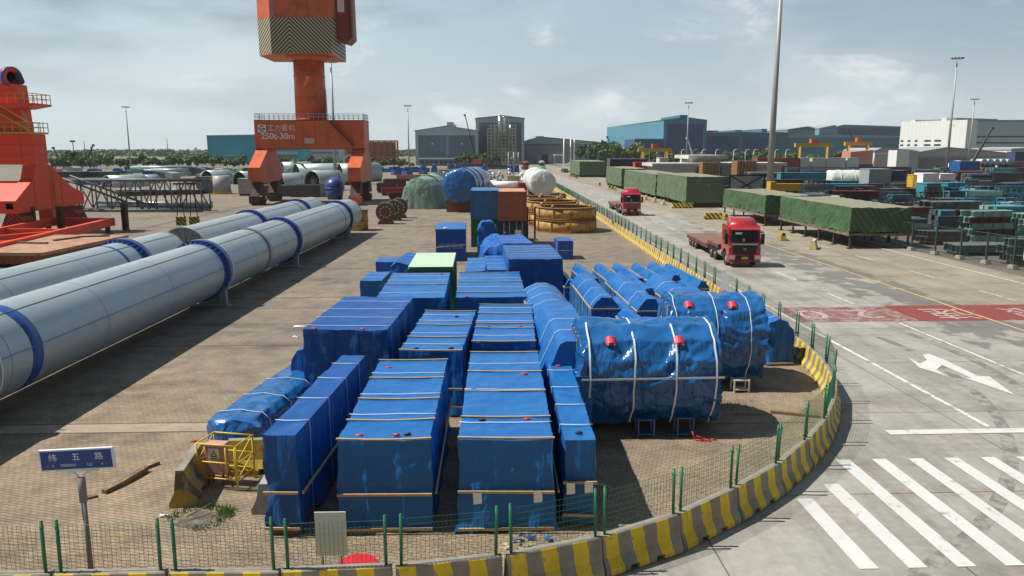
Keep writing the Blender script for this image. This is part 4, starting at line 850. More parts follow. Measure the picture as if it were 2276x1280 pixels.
for i, (x, y, w_) in enumerate([(9.6, 84.9, 'nearest stack'), (8.75, 92.2, 'middle stack'), (8.0, 99.5, 'rear stack by the white wrapped cylinder')]):
    rr_ = (3.35, 3.25, 2.9)[i]
    steel_ring('tan steel ring, bottom of the '+w_, x, y, 0, rr_, 1.35 if i == 0 else 1.5, i*9)
    steel_ring('tan steel ring, top of the '+w_, x-.05, y+.1, (1.45, 1.6, 1.6)[i], rr_-.02, 1.25, i*13+5)
r = thing('steel_ring', 'tan steel drum standing at the far end of the long pipe', 'steel ring', (-13.6, 86.3, 0), 0, 'stacked tan steel rings')
MB().ring((0, 0, 1.15), (0, 0, 1), .9, 1.1, 2.2, 32).build('ring_wall', M_TAN, r); MB().ring((0, 0, 2.28), (0, 0, 1), .7, 1.2, .1, 32).build('top_flange', M_TAND, r); MB().ring((0, 0, 1.1), (0, 0, 1), 1.08, 1.18, .08, 32).build('middle_flange', M_TAND, r)
r = thing('steel_post', 'rusty steel post frame standing between the containers and the tan rings', 'post', (4.75, 76, 0), 0)
for x in (0, .75): MB().box(x-.09, x+.09, -.09, .09, 0, 3.3).build('upright', M_RUST, r)
MB().box(-.3, 1.0, -.5, .5, 0, .12).build('base_plate', M_RUST, r); MB().box(-.05, .8, -.06, .06, 1.9, 2.02).build('cross_bar', M_RUST, r)
# ------------------------------------------------------------------ wrapped cylinders
def wrapped_cyl(label, x, y, r_, L, zc, rz, mat, dents=.06, sd=1, straps=(), n=40, smat=None):
    t = thing('wrapped_cylinder', label, 'cylinder', (x, y, 0), R(rz), 'wrapped cylinders in mid yard'); b = MB(); m = 16; V = []
    for j in range(m+1):
        for i in range(n):
            a = 2*pi*i/n; q = r_*(1+dents*fbm(cos(a)*2, sin(a)*2+j*.35, sd, 3)); V.append((q*cos(a), L*j/m, zc+q*sin(a)))
    F = [(j*n+i, j*n+(i+1) % n, (j+1)*n+(i+1) % n, (j+1)*n+i) for j in range(m) for i in range(n)]
    for j in (0, m):
        prev = [j*n+i for i in range(n)]
        for k in (1, 2, 3, 4, 5):
            s = 1-k/5; cur = []
            for i in range(n):
                a = 2*pi*i/n; q = r_*max(s, .001); o = .35*(1-s*s)+dents*1.6*fbm(cos(a)*2*s+5, sin(a)*2*s, sd, 3); cur.append(len(V)); V.append((q*cos(a), (-o if j == 0 else L+o), zc+q*sin(a)))
            F += [(prev[i], prev[(i+1) % n], cur[(i+1) % n], cur[i]) for i in range(n)]; prev = cur
    b.v = V; b.f = [list(f) for f in F]; b.m = [0]*len(F); b.s = [True]*len(F); b.build('wrapping', mat, t)
    for y_ in straps: MB().ring((0, y_, zc), (0, 1, 0), r_-.02, r_*1.02+.04, .08, 36).build('strap', smat or M_STRAP, t)
    return t
M_WRAP = tarp_mat('white_wrap', (.62, .66, .64), .4, .5)
t = wrapped_cyl('large cylinder in crumpled white wrapping beside the road fence', 11.6, 141, 2.45, 17, 2.75, 1, M_WRAP, .07, 3, (4, 9))
MB().box(-1.6, 1.6, 1.5, 2.2, 0, .9).build('cradle', M_RUST, t); MB().box(-1.6, 1.6, 13, 13.7, 0, .9).build('cradle', M_RUST, t)
t = wrapped_cyl('large cylinder in blue tarp on a dark red cradle in mid yard', -2.9, 109.5, 2.45, 14, 3.75, -9, M_SHINY, .06, 4, (3, 7), smat=M_BLACK)
for y in (.8, 10): MB().prism([(-2, 0), (2, 0), (2, 1.2), (1.6, 1.9), (-1.6, 1.9), (-2, 1.2)], y, y+1.2, 'xz').build('cradle', pm('dark_red_paint', (.16, .03, .03), .6, sc=2), t)
M_NET = tarp_mat('green_net', (.22, .33, .27), .75, .35, 3)
M_NETB = tarp_mat('blue_green_sheet', (.26, .38, .38), .5, .4, 4)
tarp('arched load under a pale green net, its bell shaped front facing the pile', 'covered load', -11.9, 117, 5.3, 6.5, 4.75, -9, prof=[(-.5, .03), (.1, 1.8), (.55, 3.3), (1.5, 4.4), (2.65, 4.8), (3.8, 4.4), (4.75, 3.3), (5.2, 1.8), (5.7, .03)], ds=.25, seed=81, A=.10, B=.05, mat=M_NET, name='covered_load', group='covered arched loads', capbulge=.3)
tarp('arched load under bluish sheet right behind the green netted one', 'covered load', -10.6, 124, 4.8, 8, 4.9, -9, prof=[(0, 1.0), (.05, 2.4), (.55, 3.9), (1.4, 4.7), (2.4, 5.0), (3.4, 4.7), (4.3, 3.9), (4.75, 2.4), (4.8, .6)], ds=.3, seed=82, A=.05, B=.05, mat=M_NETB, name='covered_load', group='covered arched loads', straps=(2, 5))
tarp('arched load under pale sheet, last of the three in line', 'covered load', -9.3, 133, 4.6, 7, 4.9, -9, prof=[(0, 1.0), (.05, 2.4), (.55, 3.9), (1.4, 4.7), (2.4, 4.95), (3.4, 4.7), (4.3, 3.9), (4.6, 2.4), (4.6, .6)], ds=.4, seed=83, A=.1, B=.1, mat=tarp_mat('pale_sheet', (.45, .52, .52), .5, .4), name='covered_load', group='covered arched loads', straps=(1, 6))
M_HUB = pm('hub_red', (.25, .03, .025), .6, sc=3)
M_TYRE = pm('wheel_brown', (.13, .10, .07), .8, sc=4, dirt=(.3, .26, .2), dsc=5)
for i, (x, y) in enumerate([(-11.4, 93.4), (-10.9, 98), (-10.6, 101.6)]):
    t = thing('spool_reel', 'big rusty spool wheel with red hub, %s of the three' % ('nearest', 'middle', 'farthest')[i], 'wheel', (x, y, 0), R(4), 'three rusty spool wheels')
    MB().ring((0, 0, 1.45), (0, 1, 0), .85, 1.15, 1.2, 32).build('rim', M_TYRE, t); MB().tube((0, -.45, 1.45), (0, .45, 1.45), .9, .9, 28).build('web', M_TYRE, t)
    MB().tube((0, -.75, 1.45), (0, .75, 1.45), .42, .42, 18).build('hub', M_HUB, t)
    b = MB()
    for k in range(10): a = 2*pi*k/10; b.tube((.65*cos(a), -.5, 1.45+.65*sin(a)), (.65*cos(a), -.42, 1.45+.65*sin(a)), .1, n=8)
    b.build('bolt', M_STRAP, t)
    MB().prism([(-1.0, 0), (1.0, 0), (.8, .4), (-.8, .4)], -.7, .7, 'xz').build('cradle', M_RUST, t)
# ------------------------------------------------------------------ cranes
M_OR = pm('crane_orange', (.62, .125, .036), .5, var=.10, sc=.25, dirt=(.28, .06, .03), dsc=.5, dth=.6)
M_ORP = pm('crane_plinth_red', (.74, .065, .022), .48, var=.08, sc=.3, dirt=(.40, .05, .02), dsc=.6, dth=.64)
M_RAIL = pm('pale_handrail', (.50, .52, .52), .5)
M_BOGIE = pm('bogie_brown', (.07, .035, .03), .8, var=.25, sc=1.5, dirt=(.14, .06, .04), dsc=2)
M_CHEV = None
def chevron_mat():
    m, nt, b = _base('chevron_stripes', .6); L = nt.links.new
    tc = N(nt, 'ShaderNodeTexCoord'); sp = N(nt, 'ShaderNodeSeparateXYZ'); L(tc.outputs['Object'], sp.inputs[0])
    def M(op, a, bb=None):
        k = N(nt, 'ShaderNodeMath', operation=op)
        for i, v in enumerate((a, bb)):
            if v is None: continue
            if isinstance(v, (int, float)): k.inputs[i].default_value = v
            else: L(v, k.inputs[i])
        return k.outputs[0]
    u = M('ADD', M('ABSOLUTE', M('SUBTRACT', sp.outputs[0], AT(644, 90, 129)[0]+27.7)), sp.outputs[2]); f = M('LESS_THAN', M('FRACT', M('ADD', M('DIVIDE', u, .62), 60.2)), .5)
    mx = N(nt, 'ShaderNodeMix', data_type='RGBA'); L(f, mx.inputs[0]); mx.inputs[6].default_value = (.045, .04, .035, 1); mx.inputs[7].default_value = (.50, .43, .28, 1)
    L(mx.outputs[2], b.inputs['Base Color']); return m
M_CHEV = chevron_mat()
def railing(x0, x1, y0, y1, z, mat, parent, h=1.0, step=1.2, name='handrail', t=.05):
    b = MB()
    for (ax, ay), (bx, by) in (((x0, y0), (x1, y0)), ((x1, y0), (x1, y1)), ((x1, y1), (x0, y1)), ((x0, y1), (x0, y0))):
        L = hypot(bx-ax, by-ay); n = max(1, int(L/step))
        for k in range(n): q = k/n; b.box(ax+(bx-ax)*q-t/2, ax+(bx-ax)*q+t/2, ay+(by-ay)*q-t/2, ay+(by-ay)*q+t/2, z, z+h)
        for zz in (z+h*.5, z+h): b.bar((ax, ay, zz), (bx, by, zz), t, t)
    return b.build(name, mat, parent)
# portal crane in mid picture; origin under the middle of the beam's near face
CX, CY = -27.7, 130
cr = thing('portal_crane', 'orange slewing portal crane with white lettering and a striped counterweight house', 'crane', (CX, CY, 0), 0)
def LX(px, dy, py=300): return AT(px, py, CY+dy)[0]-CX
BW, ZB0, ZB1 = 9.0, 9.0, 13.5
xl0, xl1, xr0, xr1 = LX(566, 0), LX(592, 0), LX(781, 0), LX(809, 0)
b = MB(); b.prism([(xl0, ZB0), (xr1, ZB0), (xr1, ZB1), (xl0, ZB1)], 0, 6, 'xz'); b.build('portal_beam', M_OR, cr)
b = MB(); b.box(xl0-.06, xr1+.06, -.06, 6.06, ZB1+.003, ZB1+.12); b.box(xl0-.04, xr1+.04, -.05, 6.05, ZB0-.1, ZB0-.003); b.build('edge_plate', pm('crane_edge', (.22, .04, .02), .6), cr)
b = MB()
for k in range(1, 9): x = xl0+(xr1-xl0)*k/9; b.box(x-.02, x+.02, -.02, -.002, ZB0+.05, ZB1-.05)
b.build('plate_seam', pm('crane_seam', (.30, .05, .02), .6), cr)
for x0, x1 in ((xl0, xl1), (xr0, xr1)):       # each leg flares along its rail
    b = MB(); b.prism([(.2, ZB0-.1), (5.8, ZB0-.1), (6.2, 8.0), (9.0, 5.6), (9.0, 3.9), (7.2, 3.5), (-3.2, 3.5), (-5.0, 3.9), (-5.0, 6.0), (-.6, 8.3)], x0, x1, 'yz'); b.build('leg', M_OR, cr)
    for y in (-3.2, 7.2):
        b = MB(); b.prism([(y-2.2, 1.5), (y+2.2, 1.5), (y+1.3, 2.6), (y+.7, 3.6), (y-.7, 3.6), (y-1.3, 2.6)], x0+.25, x1-.25, 'yz'); bg = b.build('bogie', M_BOGIE, cr)
        for q in range(4):
            b = MB(); yy = y-1.8+q*1.2; b.tube((x0+.35, yy, .6), (x1-.35, yy, .6), .58, n=14); b.tube((x0+.2, yy, .6), (x1-.2, yy, .6), .22, n=10); b.build('wheel', M_BOGIE, bg)
        MB().box(x0+.1, x1-.1, y-2.5, y-2.2, .3, 1.5).build('buffer', M_BOGIE, bg)
railing(xl0+.1, xr1-.1, .1, 5.9, ZB1+.12, M_RAIL, cr, 1.0, .8, t=.06)
cx_ = LX(689, 3, 200)
b = MB(); b.tube((cx_, 3, ZB1+.12), (cx_, 3, 24.2), 2.56, 2.5, 40); b.build('column', M_OR, cr)
b = MB()
for z in (ZB1+.3, 17.2, 20.8): b.ring((cx_, 3, z), (0, 0, 1), 2.45, 2.6, .12, 40)
b.build('column_flange', M_OR, cr)
MB().tube((cx_+.2, 3, 23.2), (cx_+.2, 3, 23.95), 2.6, 4.0, 36).build('slewing_ring', M_OR, cr)
hx0, hx1, hx2, hx3 = LX(575, 2, 90), LX(602, -1, 90), LX(736, -1, 90), LX(745, 1, 90)
PL = [(hx0, 2), (hx1, -1), (hx2, -1), (hx3, 1), (hx3, 11), (hx0, 11)]
MB().prism(PL, 23.95, 24.1, 'xy').build('house_floor', M_OR, cr)
kk = MB().prism(PL, 24.1, 29.6, 'xy').build('counterweight', M_CHEV, cr)
h_ = MB().prism(PL, 29.602, 41, 'xy').build('machine_house', M_OR, cr)
ox = LX(607, -1)
MB().box(LX(586, -1, 25)+1.0, LX(609, -1, 25), -1.06, -1.003, 29.7, 41).build('pale_panel', pm('faded_mauve', (.42, .19, .26), .6, var=.2, sc=.6), h_)
MB().box((hx1+hx2)/2+1.2, (hx1+hx2)/2+1.26, -1.03, -1.002, 29.7, 41).build('plate_seam', MATS['crane_seam'], h_)
sx = hx3
c2 = MB().prism([(sx+.02, 26.7), (sx+1.7, 26.2), (sx+2.6, 27.0), (sx+2.4, 41), (sx+.02, 41)], 2.5, 7, 'xz').build('side_cabin', pm('cabin_rust', (.27, .05, .03), .55), cr)
MB().box(sx+.3, sx+1.4, 2.4, 2.49, 31, 33.4).build('cabin_window', M_SIGNW, c2)
b = MB()
for k in range(16): b.bar((sx+2.2, 2.2, 27.2+k*.75), (sx+2.75, 2.2, 27.2+k*.75), .05, .05)
b.bar((sx+2.2, 2.2, 27), (sx+2.1, 2.2, 41), .08, .08); b.bar((sx+2.75, 2.2, 27), (sx+2.65, 2.2, 41), .08, .08); b.build('ladder', M_BLACK, c2)
b = MB()
for k in range(24): b.bar((cx_+2.7, 1.2, ZB1+.3+k*.2), (cx_+3.1, 1.1, ZB1+.3+k*.2), .05, .05)
b.bar((cx_+2.7, 1.2, ZB1+.2), (cx_+2.6, 1.2, ZB1+5.4), .08, .08); b.bar((cx_+3.1, 1.1, ZB1+.2), (cx_+2.9, 1.1, ZB1+5.4), .08, .08); b.build('ladder', M_BLACK, cr)
b = MB(); sx0, sx1 = LX(735, 0), LX(786, 0)
for k in range(18): q = k/18; b.box(sx0+q*(sx1-sx0), sx0+.35+q*(sx1-sx0), -.75, -.1, ZB1-.2-q*3.9, ZB1-.12-q*3.9)
b.bar((sx0, -.75, ZB1+.8), (sx1, -.75, ZB1-3.1), .06, .06); b.bar((sx0, -.75, ZB1-.2), (sx1, -.75, ZB1-4.1), .08, .16); b.build('stairway', M_BOGIE, cr)
for ch, px in (('工', 603), ('力', 618), ('重', 633), ('机', 649)): text_mb(ch, 1.12, M_SIGNW, 'lettering', cr, (LX(px, 0), -.012, AT(px, 285, CY)[2]), rx, .008)
text_mb('250t-30m', 1.42, M_SIGNW, 'lettering', cr, (LX(617.5, 0), -.012, AT(617, 303, CY)[2]), rx, .008, bold=.02)
la, lb, lz0, lz1 = LX(574, 0), LX(592, 0), AT(583, 294, CY)[2], AT(583, 277, CY)[2]
lg = MB().box(la, lb, -.02, -.003, lz0, lz1).build('logo_plate', M_SIGNW, cr)
b = MB(); zc_, xc_ = (lz0+lz1)/2, (la+lb)/2
for a_, c_ in (((-.5, 0), (0, .5)), ((-.5, 0), (0, -.5)), ((.5, 0), (.04, -.47)), ((0, .5), (.28, .22)), ((.5, 0), (.04, .02)), ((.04, .02), (-.16, -.16))): b.bar((xc_+a_[0], -.028, zc_+a_[1]), (xc_+c_[0], -.028, zc_+c_[1]), .14, .012, up=(0, 1, 0))
b.build('logo', pm('logo_dark', (.03, .03, .03), .6), lg)
MB().box(LX(676, 0), LX(698, 0), -.02, -.003, AT(690, 319, CY)[2], AT(690, 307, CY)[2]).build('small_notice', pm('notice_grey', (.52, .50, .50), .6, var=.35, sc=5), cr)
for k in range(4): MB().bar((LX(783, -4)+k*.35, -4.6, 1.0), (LX(795, 0)+k*.2, -.3, 8.6), .14, .14).build('cable_mast', pm('orange_tube', (.45, .17, .05), .6), cr)
MB().box(LX(775, -5), LX(800, -5), -6.4, -4.8, .3, 1.4).build('cable_drum_base', M_OR, cr)
# red crane at the left edge; local x 0 is the right face of its right leg, y 0 the near face of the portal beam
YL = 85.0; XR = AT(75, 330, YL)[0]
lc = thing('portal_crane', 'bright red portal crane with yellow railings at the left edge', 'crane', (XR, YL, 0), 0)
M_YR = pm('yellow_rail', (.55, .36, .03), .5)
MB().prism([(-12, 7.3), (0, 7.3), (0, 10.5), (-12, 10.5)], 0, 2.5, 'xz').build('portal_beam', M_ORP, lc)
MB().prism([(.02, 7.28), (2.48, 7.28), (7, 4.6), (9.4, 3.8), (9.4, 2.5), (-4.3, 2.4), (-4.3, 3.7), (-.7, 5.8)], -1.35, -.01, 'yz').build('leg', M_ORP, lc)
MB().prism([(-4.3, 2.41), (-4.3, 3.69), (-.9, 5.6), (-.2, 5.0), (-.2, 2.6)], -6.5, -1.36, 'yz').build('sill_beam', M_ORP, lc)
MB().box(-1.45, .05, 2.2, 3.6, .5, 2.38).build('jack_column', M_ORP, lc)
M_SEAMR = pm('red_seam', (.38, .03, .015), .6)
b = MB()
for z in (8.3, 9.4): b.box(-12, .012, -.012, 2.512, z-.02, z+.02)
for x in (-8, -4.5, -1.35): b.box(x-.02, x+.02, -.02, -.002, 7.32, 10.48)
b.build('plate_seam', M_SEAMR, lc)
b = MB()
for y, z0, z1 in ((4.6, 2.55, 5.9), (2.5, 2.5, 7.3), (-.7, 2.45, 5.8)): b.box(-.012, .008, y-.03, y+.03, z0, z1)
b.build('plate_seam', M_SEAMR, lc)
b = MB()
for k in range(12): b.box(.03, .35, 3.2, 3.25, 2.6+k*.35, 2.64+k*.35)
b.bar((.06, 3.2, 2.5), (.06, 3.2, 7), .05); b.bar((.33, 3.2, 2.5), (.33, 3.2, 7), .05); b.build('ladder', M_YR, lc)
MB().box(-1.0, -.3, -4.35, -4.31, 2.85, 3.45).build('hole_plate', M_DARK, lc)
tx = AT(54, 250, 86)[0]-XR
MB().prism([(-7, 10.52), (tx+.1, 10.52), (tx-.15, 15.7), (-6.6, 15.7)], .3, 2.3, 'xz').build('tower', M_ORP, lc)
MB().box(-8, .25, -1.0, 2.7, 10.52, 10.72).build('walkway', M_YR, lc); railing(-8, .25, -1.0, 2.7, 10.72, M_YR, lc, 1.0, .8, t=.06)
ux = AT(93, 232, 86)[0]-XR
MB().prism([(-8, 13.15), (tx+.05, 13.15), (ux, 13.5), (ux, 13.7), (-8, 13.7)], -.6, 2.9, 'xz').build('walkway', M_ORP, lc); railing(-8, ux-.05, -.55, 2.85, 13.7, M_YR, lc, 1.0, .8, t=.06)
b = MB(); b.bar((tx-2.6, -.2, 13.2), (tx+1.3, -.5, 10.8), .45, .12); b.bar((tx-2.6, -.5, 14.1), (tx+1.3, -.75, 11.7), .07, .07); b.build('stairway', M_YR, lc)
b = MB()
for k in range(10): a = k/9*pi/2; b.bar((tx+.1+.2*sin(a), .2, 12.8-2*(1-cos(a))), (tx+.1+.9*sin(a), .2, 12.9-2*(1-cos(a))), .05)
b.build('cable_guide', M_RAIL, lc)
dx_, dz_ = AT(8, 170, 85)[0]-XR, AT(8, 170, 85)[2]
dm = MB().ring((dx_, 1, dz_), (.9, -.42, 0), .62, 1.05, .9, 26).build('cable_drum', M_ORP, lc); MB().ring((dx_+.25, .88, dz_), (.9, -.42, 0), 1.055, 1.1, .55, 26).build('drum_band', M_FLB, dm); MB().ring((dx_+.05, .98, dz_), (.9, -.42, 0), .02, .62, .1, 20).build('drum_core', M_DARK, dm)
MB().prism([(tx-.9, 15.72), (tx, 15.72), (tx+.2, 16.0), (tx+.05, 16.5), (tx-.15, 17.0), (tx-.3, 16.4)], .6, 1.4, 'xz').build('winch', M_BLACK, lc)
MB().box(tx-2.9, tx-2.4, .2, .29, 10.73, 12.9).build('doorway', M_DARK, lc)
M_RSTR = stripe_mat('red_black_stripes', (.40, .05, .03), (.05, .03, .03), .5, slant=1.0, duty=.5, chip=.75, vmask=False)
for x, y in ((-1.7, -3.2), (-1.6, 7.2)):
    b = MB(); b.prism([(x-.6, .4), (x+2.4, .4), (x+1.6, 2.37), (x+.3, 2.37)], y-.6, y+1.4, 'xz'); bg = b.build('bogie', M_RSTR, lc)
    for q in range(3): MB().tube((x+.1+q*.85, y-.75, .45), (x+.1+q*.85, y+1.5, .45), .42, n=12).build('wheel', M_BOGIE, bg)
# red spreader frame and rusty platform
sp_ = thing('spreader_rig', 'red steel lifting frame lying on the ground before the red crane', 'frame', (-40.6, 86, 0), R(4.5))
for a_, c_ in (((0, 0), (0, -30)), ((-6.5, 1.5), (-6.5, -30)), ((-7, 1.2), (.3, 0)), ((-6.2, -9), (-.3, -10)), ((-6.2, -19), (-.3, -20)), ((-6.2, -18), (-.3, -11))):
    MB().bar((a_[0], a_[1], 1.05), (c_[0], c_[1], 1.05), .5, .85 if a_[0] in (0, -6.5, -7) else .5).build('beam', M_ORP, sp_)
for x, y in ((0, -1), (0, -11), (0, -22), (-6.5, 0), (-6.5, -12)): MB().box(x-.2, x+.2, y-.2, y+.2, 0, .62).build('leg', M_BOGIE, sp_)
for i, (x, y) in enumerate(((-39.6, 87.2), (-45.2, 84.5), (-47.6, 83.5))):
    r = thing('steel_column', 'rusty upright steel post, %s of three around the red lifting frame' % ('right one', 'middle one', 'left one')[i], 'post', (x, y, 0), 0, 'rusty upright posts')
    MB().box(-.28, -.08, -.25, .25, 0, 2.9).build('flange_plate', M_BOGIE, r); MB().box(.10, .30, -.25, .25, 0, 2.9).build('flange_plate', M_BOGIE, r); MB().box(-.075, .095, -.05, .05, 0, 2.85).build('web_plate', M_RUST, r)
M_PLAT = pm('rust_platform', (.36, .15, .09), .85, var=.25, sc=.8, dirt=(.40, .29, .20), dsc=.7, dth=.5)
pf = thing('steel_platform', 'rusty red flat steel platform with planks on it, left of the pipes', 'platform', (-32.2, 71.3, 0), R(-5))
MB().box(-8.2, 0, -12.2, 0, .95, 1.2).build('deck', M_PLAT, pf); MB().box(-8.15, -.05, -12.1, -.05, .3, .949).build('side_beam', M_RUST, pf)
for y in (-11, -6, -1):
    for x in (-7.2, -.8): MB().box(x-.25, x+.25, y-.25, y+.25, 0, .299).build('leg', M_BOGIE, pf)
for i, (x, y, a) in enumerate(((-36, 68, 70), (-34.6, 69.8, 12), (-37.2, 65.0, -10))):
    tag(MB().bar((-1.3, 0, 0), (1.3, 0, 0), .3, .14).build('wood_plank', M_OLDW, None, (x, y, 1.275), (0, 0, R(a))), 'loose plank on the rusty platform, %s of three' % ('middle', 'right', 'left')[i], 'timber', 'planks on the rusty platform')
# lattice boom lying behind
def lattice(label, x, y, rz, L, hgt, wid, mat, name='lattice_boom', n=9, z=.25):
    r = thing(name, label, 'lattice boom', (x, y, 0), R(rz))
    ch = MB()
    for yy in (0, wid):
        for zz in (z, z+hgt): MB().tube((0, yy, zz), (L, yy, zz), .2, n=8).build('chord', mat, r)
    for k in range(n+1):
        xx = L*k/n
        for yy in (0, wid): ch.tube((xx, yy, z), (xx, yy, z+hgt), .1, n=6)
        for zz in (z, z+hgt): ch.tube((xx, 0, zz), (xx, wid, zz), .09, n=6)
        if k < n:
            for yy in (0, wid): ch.tube((xx, yy, z if k % 2 else z+hgt), (xx+L/n, yy, z+hgt if k % 2 else z), .09, n=6)
    ch.build('bracing', mat, r); return r
M_GREYP = pm('boom_grey', (.085, .095, .105), .55, var=.15, sc=1)
lattice('grey steel lattice boom lying on the ground between the two cranes', -59.5, 113.5, -6, 20, 4.3, 2.6, M_GREYP)
r = thing('steel_tube', 'thick pale grey tube lying inside the grey lattice boom', 'tube', (-56.5, 116.2, .85), R(-4))
MB().tube((0, 0, 0), (17, 0, 0), .5, n=14).build('tube_wall', M_PIPE, r); MB().ring((16.9, 0, 0), (1, 0, 0), .4, .6, .2, 14).build('end_rim', M_STEEL, r)
for i in range(2):
    r = thing('steel_tube', 'thin grey tube leaning across the lattice boom, %s one' % ('left', 'right')[i], 'tube', (-60.5+i*2.1, 112.8, 0), 0)
    MB().tube((0, 0, 5.2), (9.5, 2, 1.0), .16, n=8).build('tube_wall', M_GREYP, r)
for i, x in enumerate((-34.7, -33.2)):
    r = thing('crane_hook_block', 'yellow black hook block hanging from wires before the lattice boom, %s' % ('left', 'right')[i], 'hook block', (x, 90.5, 0), R(3), 'hook blocks on wires')
    MB().box(-.5, .5, -.3, .3, .2, 1.2).build('block', stripe_mat('hook_stripes', (.5, .36, .05), (.05, .05, .04), .5, slant=1, chip=.7, vmask=False), r)
    b = MB()
    for s in (-.4, .4): b.tube((s, 0, 1.2), (s*.4, 0, 5.0), .05, n=6)
    b.build('wire_rope', M_BLACK, r); MB().bar((-.6, 0, 5.0), (.6, 0, 5.0), .16, .2).build('top_bar', M_BOGIE, r)

r = thing('white_sign_post', 'small white board on a red foot standing at the road fence behind the sleeves', 'sign', (14.0, 42.6, 0), R(-20))
MB().box(-.22, .22, -.02, .02, .95, 2.0).build('sign_board', M_SIGNW, r); MB().tube((0, .04, 0), (0, .04, 1.3), .03).build('pole', M_POLE, r); MB().blob((0, .05, .9), (.22, .12, .14), 10, 0, .1, 2).build('red_foot', M_PINK, r)
b = MB(); V = []
for i in range(7):
    for j in range(9): V.append((-.5+i*.17, -.36+.05*sin(i*1.7+j)+(.36 if j > 3 else .09*j), 1.0-.0*j if j == 4 else (.35+.16*j if j < 4 else 1.0-.1*(j-4))))
b.add(V, [(i*9+j, i*9+j+1, (i+1)*9+j+1, (i+1)*9+j) for i in range(6) for j in range(8)], 0, True)
tag(b.build('green_sack', M_GREEN, None, (15.05, 86, 0), (0, 0, R(88))), 'green sheet hung over a kerb barrier beside the tan rings', 'sheet')
# ------------------------------------------------------------------ lorries
M_CAB = pm('lorry_red', (.36, .012, .018), .28, var=.06, sc=1, coat=.5)
M_GLASS = pm('dark_glass', (.012, .02, .022), .08, var=.1)
M_TYREB = pm('tyre_black', (.02, .02, .02), .85, var=.2, sc=6)
M_RIM = pm('wheel_rim', (.33, .30, .28), .5, var=.15, sc=6)
M_DECK = pm('trailer_deck', (.22, .085, .055), .8, var=.2, sc=1.0, dirt=(.17, .13, .10), dsc=1.6, dth=.5)
M_CHAS = pm('trailer_frame', (.13, .035, .025), .7, var=.2, sc=2)
M_CHROME = pm('grey_trim', (.40, .41, .42), .35, .3, var=.08)
M_LAMP = pm('lamp_lens', (.62, .60, .55), .15, var=.06)
M_PLATE = pm('plate_yellow', (.68, .40, .03), .5, var=.04)
def wheel(root, x, y, r=.52, w=.3):
    h = MB().ring((x, y, r), (1, 0, 0), r*.6, r, w, 22).build('tyre', M_TYREB, root)
    b = MB(); b.tube((x-w*.28, y, r), (x+w*.28, y, r), r*.61, n=18); b.tube((x-w*.5, y, r), (x+w*.5, y, r), r*.22, n=10); b.build('rim', M_RIM, h)
